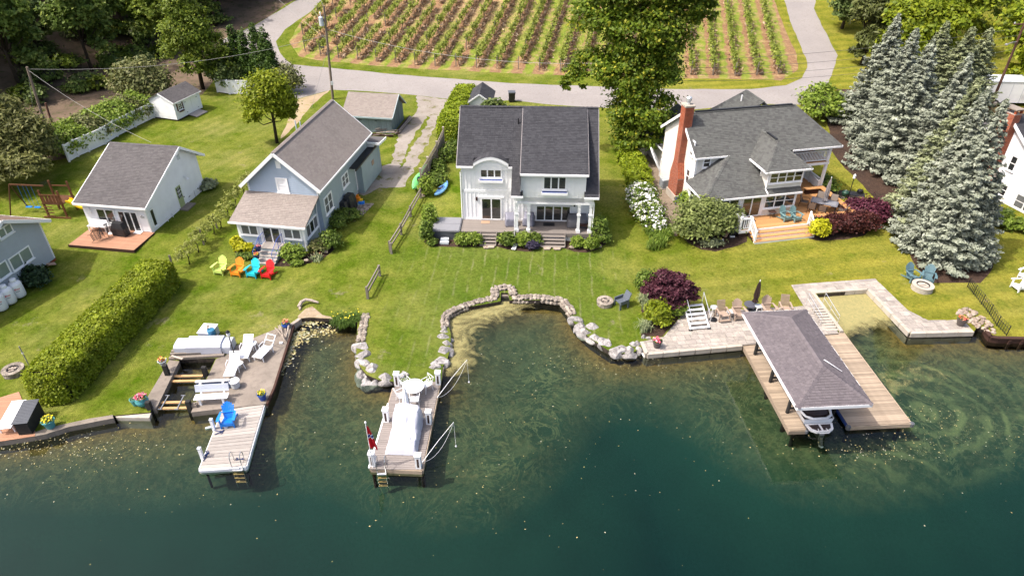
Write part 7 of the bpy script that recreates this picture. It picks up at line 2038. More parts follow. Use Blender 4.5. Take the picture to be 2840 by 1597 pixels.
pot('smaller teal pot beside the large round teal pot',(-20.23,26.72),ZS,.22,.42,'pot_teal',None)
pot('teal pot with yellow green leaves on the seawall by the brown deck',(-23.89,25.08),ZS,.31,.5,'pot_teal','yellowfl')
pot('cobalt blue pot of yellow pansies at the outer corner of the terrace',(-13.52,27.12),ZS,.24,.42,'pot_blue','yellowfl')
pot('cobalt blue bowl with red flowers at the inner tip of the terrace',(-13.98,33.48),ZS,.25,.38,'pot_blue','redfl','round')
pot('brown tapered pot of pink flowers at the left corner of the patio',(8.63,31.57),PZ,.29,.46,'pot_brown','pinkfl')
pot('dark tapered pot of red flowers at the right end of the stone walkway',(27.88,33.72),PZ,.31,.5,'pot_brown','redfl')
pot('navy pot of pink and white flowers on the blue house porch landing',(-17.92,41.36),1.78,.2,.34,'pot_navy','pinkfl')
pot('navy pot of orange flowers on the second step of the blue house porch',(-17.93,40.8),1.5,.2,.3,'pot_navy','mixfl')
pot('terracotta pot with red flowers in the mulch beside the cedar deck stairs',(15.9,44.2),1.3,.26,.4,'mat_tan','redfl')
pot('small bowl planter on the built-in bench of the cedar deck',(22.77,45.05),2.38,.2,.16,'pot_brown','redfl','taper',40,.06)
t=thing('garden_gnome','small blue and yellow garden ornament in the mulch under the big round shrub','ornament',(*(15.27,43.2),1.3));m=MB();m.lathe([(.12,0),(.14,.15),(.08,.3)],(0,0,0),8);m.build('ornament_body',M['turq'],t);m=MB();m.lathe([(.1,.3),(.09,.42),(.01,.5)],(0,0,0),8);m.build('ornament_head',M['yellow'],t);m=MB();m.lathe([(.09,0),(.1,.2),(.02,.3)],(.2,.1,0),8);m.build('ornament_side',M['white'],t)
t=thing('mulch_bowl','small dark fire bowl on a white base in the mulch by the deck stairs','fire bowl',(*(16.42,44.2),1.3));m=MB();m.lathe([(.1,.12),(.26,.2),(.3,.34),(.26,.36)],(0,0,0),12);m.build('bowl',M['black_metal'],t);m=MB();m.box(-.16,.16,-.16,.16,0,.12);m.build('bowl_base',M['white'],t)
# ------------------------------------------------------------------ fire pits
def firepit(label,loc,R,h,rows,mat,capm,inner='black_metal',n=18):
 z=tz(*loc);t=thing('fire_pit',label,'fire pit',(*loc,z-.02))
 for r_ in range(rows):
  for k in range(n):
   a0,a1=2*pi*(k+.5*(r_ % 2))/n,2*pi*(k+.95+.5*(r_ % 2))/n
   ro=R*RNG.uniform(.98,1.02);ri=R-.16
   q=[(ro*cos(a0),ro*sin(a0)),(ro*cos((a0+a1)/2),ro*sin((a0+a1)/2)),(ro*cos(a1),ro*sin(a1)),(ri*cos(a1),ri*sin(a1)),(ri*cos(a0),ri*sin(a0))]
   m=MB();m.prism(q,r_*h/rows,(r_+.96)*h/rows);m.build('stone_block',M[mat],t)
 m=MB();m.lathe([(R+.02,h),(R+.02,h+.07),(R-.24,h+.07),(R-.24,.05)],(0,0,0),26);m.build('cap_ring',M[capm],t)
 m=MB();m.lathe([(R-.245,.1),(R-.25,h+.075),(R-.29,h+.075),(R-.29,.1)],(0,0,0),22);m.build('fire_ring',M[inner],t)
 m=MB();m.lathe([(R-.26,.1),(.02,.12)],(0,0,0),20);m.build('ash_bed',M['tubside'],t)
 for k in range(4):m=MB();a=k*1.1;m.beam((.22*cos(a),.22*sin(a),.2+.04*k),(-.22*cos(a),-.22*sin(a),.22+.04*k),.1,.08);m.build('log',M['drift'],t)
firepit('round tan stone fire pit on the lawn above the curved cove wall',(6.03,35.98),.52,.26,2,'wallstone','wallstone')
firepit('round white block fire pit with logs before the slate blue chairs',(27.46,37.69),.66,.34,2,'concrete_pale','concrete_pale')
firepit('round stone fire pit with ashes at the left edge beside the long hedge',(-28.32,29.3),.56,.28,3,'wallstone','wallstone')
# ------------------------------------------------------------------ dock table, umbrellas, disc stand
x,y=(-5.33,27.46)
t=thing('patio_table','round white table on the centre dock','table',(x,y-.0,.985));m=MB();m.lathe([(.02,.69),(.57,.69),(.59,.71),(.57,.735),(.02,.74)],(0,0,0),28);m.build('table_top',M['white_plastic'],t)
for k in range(4):m=MB();a=k*pi/2+.6;m.tube([(.42*cos(a),.42*sin(a),0),(.3*cos(a),.3*sin(a),.69)],.022,6);m.build('leg',M['white_plastic'],t)
tx,ty=x,y
def xchair(label,loc,rot):
 t=thing('white_chair',label,'chair',(*loc,.985),rot,'white chairs round the dock table')
 m=MB();m.box(-.23,.23,-.22,.22,.42,.45);m.build('seat',M['white_plastic'],t)
 m=MB();m.tube([(-.23,.22,.44),(-.25,.34,.9),(.25,.34,.9),(.23,.22,.44)],.02,6);m.tube([(-.23,.25,.5),(.24,.33,.88)],.014,5);m.tube([(.23,.25,.5),(-.24,.33,.88)],.014,5);m.tube([(-.235,.245,.52),(.235,.245,.52)],.014,5);m.build('backrest',M['white_plastic'],t)
 for sx_ in (-1,1):
  m=MB();m.tube([(sx_*.24,.25,.66),(sx_*.27,-.18,.66),(sx_*.24,-.22,.44)],.018,5);m.build('armrest',M['white_plastic'],t)
  for sy_ in (-1,1):m=MB();m.tube([(sx_*.22,sy_*.2,.43),(sx_*.24,sy_*.26,0)],.018,5);m.build('leg',M['white_plastic'],t)
for dx,dy,r,l in ((-.5,.5,40,'rear left of'),(.62,.45,-45,'rear right of'),(.12,-.72,185,'in front of'),(-.62,-.42,120,'front left of, behind the closed white umbrella,')):xchair('white cross-back chair '+l+' the round dock table',(tx+dx,ty+dy),rad(r))
def closed_umbrella(name,label,loc,z,h,mat,base='disc',canopy=(.25,.98),R=.16,polemat='umb_grey',lean=0):
 t=thing(name,label,'umbrella',(*loc,z))
 m=MB();m.tube([(0,0,0),(0,0,h)],.022,8);m.build('pole',M[polemat],t)
 z0,z1=h*canopy[0],h*canopy[1]
 m=MB();n=16;vs=[];prof=[(1.0,0),(.95,.06),(.62,.14),(.9,.3),(.78,.55),(.5,.85),(.12,1.0)]
 for f,g in prof:
  for k in range(n):rr=R*f*(1+.22*(1 if k % 2 else -1));vs.append((rr*cos(2*pi*k/n),rr*sin(2*pi*k/n),z0+(z1-z0)*g))
 fs=[(i*n+k,i*n+(k+1) % n,(i+1)*n+(k+1) % n,(i+1)*n+k) for i in range(len(prof)-1) for k in range(n)]
 m.add(vs,fs);m.build('canopy',M[mat],t)
 m=MB();m.lathe([(.03,h*.98),(.035,h+.02),(.01,h+.07)],(0,0,0),8);m.build('finial',M['white_plastic'],t)
 if base=='disc':m=MB();m.lathe([(.28,0),(.26,.05),(.05,.07)],(0,0,0),16);m.build('base',M['black_metal'],t)
 elif base=='bags':
  for k,(dx,dy) in enumerate(((-.22,.08),(.28,.1))):m=MB();m.lathe([(.16,0),(.24,.06),(.22,.18),(.08,.22)],(dx,dy,0),10);m.build('weight_bag',M['black_plastic'],t)
 return t
closed_umbrella('closed_umbrella','closed white umbrella between the dock table and the covered vehicle',(-5.51,25.81),.985,2.25,'white','bags',(.12,.96),.17,'black_metal')
closed_umbrella('closed_umbrella','closed dark brown umbrella standing behind the patio chairs',(15.43,35.22),PZ,2.3,'umb_brown','disc',(.3,.98),.17)
t=thing('umbrella_base','black disc umbrella base with a short stem on the patio','umbrella base',(*(12.65,34.25),PZ));m=MB();m.lathe([(.26,0),(.25,.04),(.04,.06)],(0,0,0),18);m.build('disc',M['black_metal'],t);m=MB();m.tube([(0,0,.05),(0,0,.4)],.025,8);m.build('stem',M['black_metal'],t)
q=(15.23,35.31);t=thing('round_table','low dark round table behind the boathouse roof under the brown umbrella','table',(*q,PZ));m=MB();m.lathe([(.02,.40),(.4,.40),(.4,.44),(.02,.45)],(0,0,0),20);m.build('table_top',M['seatdark'],t);m=MB();m.lathe([(.2,0),(.04,.05),(.04,.4)],(0,0,0),10);m.build('pedestal',M['seatdark'],t)
# ------------------------------------------------------------------ cedar deck furniture
tc=(24.15,47.22)
t=thing('dining_table','long grey tile-topped dining table on the cedar deck','table',(*tc,1.905),rad(-30))
for k in range(2):m=MB();m.box(-.98+k*.985,-.005+k*.985,-.5,.5,.68,.72);m.build('table_top',M['table_grey'],t)
m=MB()
for k in range(2):m.box(-.85+k*.985,-.14+k*.985,-.36,.36,.7205,.727)
m.build('tile_inlay',M['tubtop'],t)
for x in (-.9,.88):
 for y in (-.42,.42):m=MB();m.box(x-.03,x+.03,y-.03,y+.03,0,.68);m.build('leg',M['black_metal'],t)
closed_umbrella('closed_umbrella','closed grey umbrella through the dining table on the cedar deck',tc,1.905,2.75,'umb_grey','disc',(.30,.97),.17)
def slingchair(label,loc,rot):
 t=thing('patio_chair',label,'chair',(*loc,1.905),rot,'sling chairs round the dining table')
 m=MB();m.add([(-.25,-.25,.42),(.25,-.25,.42),(.25,.22,.38),(-.25,.22,.38)],[(0,1,2,3)]);m.extr([(-.25,-.25,.42),(.25,-.25,.42),(.25,.22,.38),(-.25,.22,.38)],(0,0,-.015));m.build('seat',M['mesh_tan'],t)
 m=MB();m.extr([(-.25,.22,.40),(.25,.22,.40),(.25,.40,.95),(-.25,.40,.95)],(0,.015,0));m.build('backrest',M['mesh_tan'],t)
 for sg in (-1,1):m=MB();m.tube([(sg*.27,-.3,0),(sg*.27,-.27,.62),(sg*.27,.3,.62),(sg*.27,.34,0)],.018,5);m.tube([(sg*.26,.22,.40),(sg*.26,.41,.96)],.018,5);m.build('frame',M['black_metal'],t)
a=rad(-30)
for k,(dx,dy,r,l) in enumerate(((-.72,-.85,180,'left of the near side'),(.05,-.9,180,'right of the near side'),(-1.4,.0,90,'at the house end'),(1.35,-.1,-90,'at the lake end'),(-.45,.85,0,'left of the far side'),(.55,.85,0,'right of the far side'))):
 slingchair('sling patio chair '+l+' of the grey dining table',(tc[0]+dx*cos(a)-dy*sin(a),tc[1]+dx*sin(a)+dy*cos(a)),a+rad(r))
t=thing('side_table','small brown folding table left of the teal chairs','table',(*(19.85,46.13),1.905),rad(11));m=MB();m.box(-.26,.26,-.2,.2,.42,.45);m.build('table_top',M['timber'],t)
for sx_ in (-1,1):m=MB();m.tube([(sx_*.2,-.18,0),(sx_*.2,.18,.42)],.016,5);m.tube([(sx_*.2,.18,0),(sx_*.2,-.18,.42)],.016,5);m.build('leg',M['black_metal'],t)
def rocker(label,loc,rot):
 t=thing('rocking_chair',label,'chair',(*loc,1.905),rot,'rocking chairs on the corner porch')
 m=MB();m.box(-.25,.25,-.24,.24,.4,.44);m.build('seat',M['timber'],t);m=MB();m.box(-.22,.22,-.2,.2,.44,.5);m.build('cushion',M['white'],t)
 m=MB()
 for k in range(5):m.beam((-.2+k*.1,.24,.44),(-.2+k*.1,.42,1.1),.05,.02)
 m.beam((-.26,.42,1.08),(.26,.42,1.08),.05,.1);m.build('backrest',M['timber'],t)
 for sg in (-1,1):
  m=MB();m.tube([(sg*.26,-.5,.1),(sg*.26,-.2,.03),(sg*.26,.2,.03),(sg*.26,.6,.12)],.022,5);m.build('rocker',M['timber'],t);m=MB();m.beam((sg*.28,-.28,.64),(sg*.28,.3,.66),.07,.03);m.build('armrest',M['timber'],t)
  for yy in (-.22,.24):m=MB();m.box(sg*.26-.02,sg*.26+.02,yy-.02,yy+.02,.04,.64);m.build('leg',M['timber'],t)
rocker('brown rocking chair with a white cushion, half hidden behind the dormer wall',rw(9.1,3.6)[:2],rad(5));rocker('brown rocking chair with a white cushion beside the porch railing',rw(10.4,3.9)[:2],rad(-12))
t=thing('balcony_table','small dark table on the corner balcony','table',rw(10.6,4.4,4.45),rad(11));m=MB();m.box(-.32,.32,-.25,.25,.5,.54);m.build('table_top',M['black_metal'],t)
for sx_ in (-.25,.25):m=MB();m.tube([(sx_,-.2,0),(sx_,.2,.5)],.02,5);m.tube([(sx_,.2,0),(sx_,-.2,.5)],.02,5);m.build('leg',M['black_metal'],t)
def kettle(label,loc,lid,z=1.35):
 t=thing('kettle_grill',label,'grill',(*loc,z));m=MB();m.lathe([(.05,.5),(.2,.55),(.28,.72),(.28,.76)],(0,0,0),16);m.build('bowl',M[lid],t,smooth=True);m=MB();m.lathe([(.29,.765),(.26,.88),(.14,.98),(.02,1.0)],(0,0,0),16);m.build('lid',M[lid],t,smooth=True);m=MB();m.tube([(-.06,0,1.0),(0,0,1.05),(.06,0,1.0)],.012,5);m.build('handle',M['alu'],t)
 for k in range(3):m=MB();a=k*2.1;m.tube([(.15*cos(a),.15*sin(a),.55),(.28*cos(a),.28*sin(a),0)],.014,5);m.build('leg',M['alu'],t)
kettle('dark green kettle grill beside the garden lamp post',(26.88,49.65),'greenlid');
q=(27.77,49.92);t=thing('grill_table','black work table set into the stone pad beside the kettle grill','table',(*q,1.33),rad(-20));m=MB();m.box(-.75,.75,-.4,.4,.6,.65);m.build('table_top',M['black_plastic'],t)
for sx_ in (-.68,.68):
 for sy_ in (-.34,.34):m=MB();m.box(sx_-.03,sx_+.03,sy_-.03,sy_+.03,0,.6);m.build('leg',M['alu'],t)
t=thing('portable_grill','small black portable grill on the black work table','grill',(q[0]+.45,q[1]+.1,1.985));m=MB();m.lathe([(.1,0),(.24,.05),(.25,.14)],(0,0,0),14);m.build('bowl',M['black_metal'],t,smooth=True);m=MB();m.lathe([(.255,.145),(.2,.26),(.02,.3)],(0,0,0),14);m.build('lid',M['black_metal'],t,smooth=True)
slabthing('stone_pad','irregular dark stone pad under the grills','stone pad',resample([(26.66,51.72),(27.94,51.86),(28.44,51.01),(28.65,50.03),(27.47,49.19),(26.49,49.54),(26.42,50.52)],.4,True,.05),1.1,1.34,M['dark_stone'])
# ------------------------------------------------------------------ fences along the lots
def railfence(name,label,pts,hs,nrail=2):
 t=thing(name,label,'fence',(0,0,0))
 for (x,y),h in zip(pts,hs):
  z=tz(x,y);m=MB();m.prism([(x-.08,y-.06),(x+.07,y-.07),(x+.08,y+.06),(x-.06,y+.07)],z-.1,z+h);m.build('post',M['old_wood'],t)
 for (a,ha),(b,hb) in zip(list(zip(pts,hs))[:-1],list(zip(pts,hs))[1:]):
  for f in (.45,.85)[:nrail]:m=MB();m.beam((*a,tz(*a)+ha*f),(*b,tz(*b)+hb*f+RNG.uniform(-.05,.05)),.07,.12);m.build('rail',M['old_wood'],t)
railfence('split_rail_fence','long weathered split rail fence between the blue house and the white house',[(-7.49,50.41),(-7.92,47.23),(-8.29,44.44),(-8.79,42.17)]+[(-8.68,41.95)],(.9,.95,.95,.9,.9))
railfence('split_rail_fence','short free-standing section of split rail fence on the lawn above the cove',[(-9.47,36.6),(-9.1,39.25)],(.95,.9))
lf=[(-7.57,51.84),(-7.21,54.15),(-6.74,57.55),(-6.43,60.95)]
t=thing('privacy_fence','weathered board fence with a lattice top beside the gravel driveway','fence',(0,0,0))
for a,b in zip(lf[:-1],lf[1:]):
 L=hypot(b[0]-a[0],b[1]-a[1]);n=int(L/.16);z=tz(*a)
 for i in range(n):
  f0,f1=i/n,(i+.93)/n;p,q=Vector((*a,0)).lerp(Vector((*b,0)),f0),Vector((*a,0)).lerp(Vector((*b,0)),f1)
  m=MB();m.beam((p.x,p.y,z+.68),(q.x,q.y,z+.68),.025,1.3);m.build('board',M['old_wood'],t)
 m=MB();pa,pb=Vector((*a,z)),Vector((*b,z));k=int(L/.14)
 for i in range(k+1):
  p=pa.lerp(pb,i/k);q=pa.lerp(pb,min(1,(i+2.5)/k));r=pa.lerp(pb,max(0,(i-2.5)/k))
  m.beam(p+Vector((0,0,1.36)),q+Vector((0,0,1.74)),.012,.03);m.beam(p+Vector((0,0,1.36)),r+Vector((0,0,1.74)),.012,.03)
 m.build('lattice',M['old_wood'],t)
 m=MB();m.beam(pa+Vector((0,0,1.76)),pb+Vector((0,0,1.76)),.07,.05);m.beam(pa+Vector((0,0,1.35)),pb+Vector((0,0,1.35)),.06,.05);m.build('rail',M['old_wood'],t)
for a in lf:m=MB();z=tz(*a);m.box(a[0]-.07,a[0]+.07,a[1]-.07,a[1]+.07,z,z+1.95);m.box(a[0]-.09,a[0]+.09,a[1]-.09,a[1]+.09,z+1.95,z+2.02);m.build('post',M['drift'],t)
for k,(p,h) in enumerate(zip([(-23.27,39.5),(-23.96,39.99)],(.95,.7))):m=MB();m.tube([(0,0,0),(.02,0,h)],.03,5);tag(m.build('stake',M['timber'],loc=(*p,1.1)),['taller rusty metal stake at the end of the long hedge','shorter rusty metal stake close to the long hedge'][k],'stake')
wf1=[(-37.21,68.61),(-38.02,66.04),(-38.68,63.61)]+[(-38.9,61.67),(-39.55,59.86),(-40.0,58.76),(-40.18,57.57)]
wf2=[(-33.51,76.73),(-31.9,76.01),(-29.54,76.0),(-28.45,76.12),(-27.38,77.09)]
for pts,lab in ((wf1,'white vinyl privacy fence running down from the garden shed behind the cottage'),(wf2,'white vinyl fence at the far end of the left lawn below the cypresses')):
 t=thing('vinyl_fence',lab,'fence',(0,0,0))
 for a,b in zip(pts[:-1],pts[1:]):
  za,zb=tz(*a),tz(*b);L=hypot(b[0]-a[0],b[1]-a[1]);n=max(2,int(L/.3))
  for i in range(n):
   p,q=Vector((*a,za)).lerp(Vector((*b,zb)),(i+.02)/n),Vector((*a,za)).lerp(Vector((*b,zb)),(i+.98)/n)
   m=MB();m.beam(p+Vector((0,0,.82)),q+Vector((0,0,.82)),.03,1.45);m.build('board',M['white_vinyl'],t)
  m=MB();m.beam((*a,za+1.56),(*b,zb+1.56),.08,.08);m.beam((*a,za+.12),(*b,zb+.12),.07,.1);m.build('rail',M['white_vinyl'],t)
 for a in pts:z=tz(*a);m=MB();m.box(a[0]-.07,a[0]+.07,a[1]-.07,a[1]+.07,z-.1,z+1.68);m.build('post',M['white_vinyl'],t)
# ------------------------------------------------------------------ kayaks
def kayak(label,p,q,z,mat,roll=0,w=.72):
 P0,P1=Vector((*p,z)),Vector((*q,z));L=(P1-P0).length;ang=atan2(P1.y-P0.y,P1.x-P0.x)
 t=thing('kayak',label,'kayak',tuple((P0+P1)/2),0);t.rotation_euler=(roll,0,ang)
 vs,fs=[],[];n=12;S_=14
 for i in range(S_+1):
  f=i/S_;hw2=w/2*max(.02,sin(pi*f)) ** .62;rise=.16*abs(2*f-1) ** 2.2;x=-L/2+L*f
  for k in range(n):a=2*pi*k/n;vs.append((x,hw2*cos(a),.2+rise+(.14 if sin(a)>0 else .2)*sin(a)*(hw2/(w/2)) ** .5))
 for i in range(S_):
  for k in range(n):fs.append((i*n+k,(i+1)*n+k,(i+1)*n+(k+1) % n,i*n+(k+1) % n))
 m=MB();m.add(vs,[tuple(reversed(f)) for f in fs]);m.build('hull',mat,t,smooth=True)
 m=MB();ring=[(.02+.48*cos(a),.22*sin(a),.36) for a in [2*pi*k/20 for k in range(21)]];m.tube(ring,.03,5);m.build('cockpit_rim',mat,t)
 m=MB();m.prism([(.02+.44*cos(a),.19*sin(a)) for a in [2*pi*k/20 for k in range(20)]],.30,.352);m.build('cockpit',M['pot_navy'],t)
 m=MB();m.box(-.28,.05,-.15,.15,.352,.39);m.box(-.34,-.27,-.15,.15,.352,.52);m.build('seat',M['seatdark'],t)
kayak('light blue kayak lying on the grass beside the white house',(-6.25,50.3),(-5.43,52.89),1.3,M['kayakblue'],rad(-12))
kayak('lime green kayak leaning against the lattice topped fence',(-8.4,51.28),(-7.87,54.84),1.45,M['kayakgreen'],rad(38),.8)
kayak('second lime green kayak behind the fence, only its far end showing',(-7.86,52.86),(-7.6,55.84),1.75,M['kayakgreen'],rad(60),.7)
for (p,s_),l in zip((((-6.68,53.54),.75),((-7.32,50.75),.4),((-5.95,61.44),.9)),('brown stump leaning against the board fence above the blue kayak','small pale stone at the end of the board fence','split tree stump at the far end of the board fence by the hedge')):
 o=bpy.data.objects.new('stump' if s_>.5 else 'stone',ROCKS[2].copy());o.data.materials.clear();o.data.materials.append(M['pole_wood'] if s_>.5 else M['rubble']);COL.objects.link(o);o.location=(*p,1.4);o.scale=(s_,s_*.9,s_);tag(o,l,'stump' if s_>.5 else 'stone')
for p,s_,l in (((4.32,42.57),.42,'pale rock at the foot of the porch bed left of the two right shrubs'),((6.35,42.69),.36,'pale rock at the right end of the porch bed'),((-0.87,42.97),.28,'small pale rock beside the left deck stairs'),((-14.54,40.8),.34,'round tan rock in the mulch at the corner of the blue house'),((-13.45,41.95),.4,'dark garden rock in the shaded mulch beside the blue house')):
 o=bpy.data.objects.new('garden_rock',RIV[1]);COL.objects.link(o);o.location=(*p,1.34);o.scale=(s_*1.3,s_,s_);tag(o,l,'rock')
x,y=(-27.74,29.8);t=thing('metal_stake','thin grey metal pole standing in the tip of the long hedge','pole',(x,y,1.0));m=MB();m.tube([(0,0,0),(-.05,.05,1.5)],.03,6);m.build('pole',M['tubtop'],t);m=MB();m.box(-.08,.02,.0,.06,.95,1.05);m.build('bracket',M['alu'],t)
m=MB();q=(-34.88,44.8);m.lathe([(.3,0),(.33,.02),(.05,.03)],(0,0,0),16);tag(m.build('septic_cover',M['dark_stone'],loc=(*q,1.2)),'dark round lid in the shaded grass beside the cottage','cover')

# ------------------------------------------------------------------ plants
def quads(name,C,nrm,size,mat,parent=None,aspect=1.5,loc=None,kind=None,rng=NP,smooth=False):
 """one mesh of small leaf-shaped faces: centres C, normals nrm, sizes"""
 C=np.asarray(C,np.float64);N=len(C)
 size=np.broadcast_to(np.asarray(size,np.float64),(N,))
 nrm=nrm/(np.linalg.norm(nrm,axis=1,keepdims=True)+1e-9)
 ref=rng.normal(size=(N,3))
 a=np.cross(nrm,ref);a /= (np.linalg.norm(a,axis=1,keepdims=True)+1e-9)
 b=np.cross(nrm,a)
 a *= (size*aspect*.5)[:,None];b *= (size*.5)[:,None]
 V=np.stack([C-a,C-b*.9+a*.1,C+a,C+b*.9+a*.1],1).reshape(-1,3)
 me=bpy.data.meshes.new(name)
 me.vertices.add(4*N);me.vertices.foreach_set('co',V.ravel())
 me.loops.add(4*N);me.loops.foreach_set('vertex_index',np.arange(4*N,dtype=np.int32))
 me.polygons.add(N);me.polygons.foreach_set('loop_start',np.arange(0,4*N,4,dtype=np.int32));me.polygons.foreach_set('loop_total',np.full(N,4,np.int32))
 me.update(calc_edges=True)
 return mobj(name,me,mat,parent,loc,None,kind)

def blobleaves(blobs,n,rng=NP,clump=26,shell=.55,spread=.24,low=-.55):
 """leaf centres and normals for a crown made of ellipsoid lobes (x, y, z, rx, ry, rz): leaves gather in clumps near the surface"""
 w=np.array([(b[3]*b[4]+b[4]*b[5]+b[3]*b[5]) for b in blobs]);w=w/w.sum()
 Cs,Ns=[],[]
 for b,f in zip(blobs,w):
  k=max(3,int(n*f/clump))
  d=rng.normal(size=(k*2,3));d /= np.linalg.norm(d,axis=1,keepdims=True);d=d[d[:,2]>low][:k]
  rad_=shell+(1-shell)*rng.random(len(d)) ** .6
  cc=d*rad_[:,None]
  sz=np.array(b[3:6])
  per=rng.poisson(clump,len(cc))
  idx=np.repeat(np.arange(len(cc)),per)
  off=rng.normal(size=(len(idx),3))*spread*(.6+.8*rng.random(len(idx)))[:,None]*np.array([1,1,.6])
  p=cc[idx]+off
  Cs.append(p*sz+np.array(b[:3]))
  nn=cc[idx]*.7+rng.normal(size=(len(idx),3))*.55+np.array([0,0,.55])
  Ns.append(nn)
 return np.concatenate(Cs),np.concatenate(Ns)

def trunkmesh(name,parts,mat,parent=None):
 m=MB()
 for pts,r0,r1 in parts:m.tube(pts,r0,7,r1)
 return m.build(name,mat,parent,smooth=True)

def tree(name,label,loc,blobs,n,leaf,mat,trunk,group=None,cat='tree',clump=26,spread=.155,bark='bark',rng=NP,z=None,shell=.55,aspect=1.5):
 t=thing(name,label,cat,(loc[0],loc[1],tz(*loc) if z is None else z),0,group)
 C,Nn=blobleaves(blobs,n,rng,clump,shell,spread)
 quads('crown',C,Nn,leaf*(.65+.7*rng.random(len(C))),mat,t,aspect)
 r=trunk
 parts=[([(0,0,-.2),(.1,.05,blobs[0][2]*.5),(blobs[0][0]*.6,blobs[0][1]*.6,blobs[0][2])],r,r*.5)]
 for b in blobs[1:]:
  if hypot(b[0],b[1])<4.3:parts.append(([(.08,.04,blobs[0][2]*.45),(b[0]*.5,b[1]*.5,b[2]*.72),(b[0],b[1],b[2])],r*.38,r*.1))
 trunkmesh('trunk',parts,M[bark],t)
 return t

def shrub(name,label,loc,blobs,n,leaf,mat,cat='shrub',group=None,clump=14,spread=.2,flowers=None,z=None,aspect=1.4,stem=True):
 t=thing(name,label,cat,(loc[0],loc[1],tz(*loc) if z is None else z),0,group)
 C,Nn=blobleaves(blobs,n,NP,clump,.7,spread,-.35)
 k=C[:,2]>.02
 quads('foliage',C[k],Nn[k],leaf*(.65+.7*NP.random(k.sum())),mat,t,aspect)
 if flowers:
  fm,nf,fs=flowers
  C,Nn=blobleaves([(b[0],b[1],b[2],b[3]*1.04,b[4]*1.04,b[5]*1.04) for b in blobs],nf,NP,5,.92,.07,-.2)
  quads('blossom',C,Nn,fs*(.7+.6*NP.random(len(C))),F[fm],t,1.0)
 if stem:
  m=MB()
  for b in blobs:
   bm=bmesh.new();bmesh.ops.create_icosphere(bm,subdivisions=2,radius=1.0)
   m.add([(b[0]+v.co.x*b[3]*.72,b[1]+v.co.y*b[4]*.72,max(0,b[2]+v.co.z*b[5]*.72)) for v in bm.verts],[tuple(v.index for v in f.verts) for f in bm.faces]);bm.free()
  m.build('shade_core',M['core_shade'],t)  # added solid dark core, standing for the shaded inside of the plant
 return t
M['core_shade']=paint('inner_shade',(.028,.032,.012,1),.95,.3)  # near-black tone painted for the shade deep inside foliage

def hedge(name,label,line,w,h,n,leaf,mat,z,wob=.12,cat='hedge',taper=.9,ends=True):
 t=thing(name,label,cat,(line[0][0],line[0][1],z),0)
 o=np.array([line[0][0],line[0][1],0.0])
 P_=np.array(resample(line,.4));
 seg=np.diff(P_,axis=0);d=seg/np.linalg.norm(seg,axis=1,keepdims=True)
 per=w+2*h
 i=NP.integers(0,len(seg),n);f=NP.random(n);s=NP.random(n)*per
 base=P_[i]+seg[i]*f[:,None];nn=np.stack([-d[i][:,1],d[i][:,0]],1)
 lat=np.where(s<h,-w/2,np.where(s<h+w,-w/2+(s-h),w/2));zz=np.where(s<h,s,np.where(s<h+w,h,h-(s-h-w)))
 # rounded shoulders
 shoulder=np.clip((zz/h-.72)/.28,0,1);lat=lat*(1-.18*shoulder ** 2*(np.abs(lat)>w/2-.02));zz=zz-.16*h*np.clip((np.abs(lat)-w*.3)/(w*.2),0,1)*(s >= h)*(s<h+w)
 ph=base[:,0]*1.9+base[:,1]*1.3
 bump_=wob*(np.sin(ph*2.1+lat*3)+np.sin(ph*5.3+zz*4)*.6)
 C=np.stack([base[:,0]+nn[:,0]*(lat+bump_*np.sign(lat)*(s<h)+bump_*np.sign(lat)*(s>h+w)),base[:,1]+nn[:,1]*(lat+bump_*np.sign(lat)*((s<h) | (s>h+w))),zz+bump_*((s >= h) & (s <= h+w))],1)
 C+=NP.normal(size=C.shape)*.07
 Nn=np.stack([nn[:,0]*np.sign(lat)*((s<h) | (s>h+w)),nn[:,1]*np.sign(lat)*((s<h) | (s>h+w)),((s >= h) & (s <= h+w))*1.0],1)*.8+NP.normal(size=C.shape)*.6+np.array([0,0,.35])
 if ends:
  ne=int(n*.12)
  for p,dd in ((P_[0],-d[0]),(P_[-1],d[-1])):
   a,z_=(NP.random(ne)-.5)*w*.9,NP.random(ne)*h*.96;q=np.array([-dd[1],dd[0]])
   bul=.55*w*.5*np.sqrt(np.clip(1-(2*a/w) ** 2,0,1))*(1-.5*(z_/h) ** 3)
   E_=np.stack([p[0]+q[0]*a+dd[0]*bul,p[1]+q[1]*a+dd[1]*bul,z_],1)+NP.normal(size=(ne,3))*.08
   C=np.concatenate([C,E_]);Nn=np.concatenate([Nn,np.stack([np.full(ne,dd[0]),np.full(ne,dd[1]),np.full(ne,.3)],1)*.8+NP.normal(size=(ne,3))*.6])
 k=C[:,2]>.02;C,Nn=C[k],Nn[k]
 quads('foliage',C-o,Nn,leaf*(.65+.7*NP.random(len(C))),mat,t,1.5)
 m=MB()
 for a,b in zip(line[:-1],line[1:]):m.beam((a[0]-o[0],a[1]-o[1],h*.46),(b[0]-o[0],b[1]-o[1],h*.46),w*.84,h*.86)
 m.build('shade_core',M['core_shade'],t)  # added dark box for the hedge's shaded inside, stops see-through
 return t

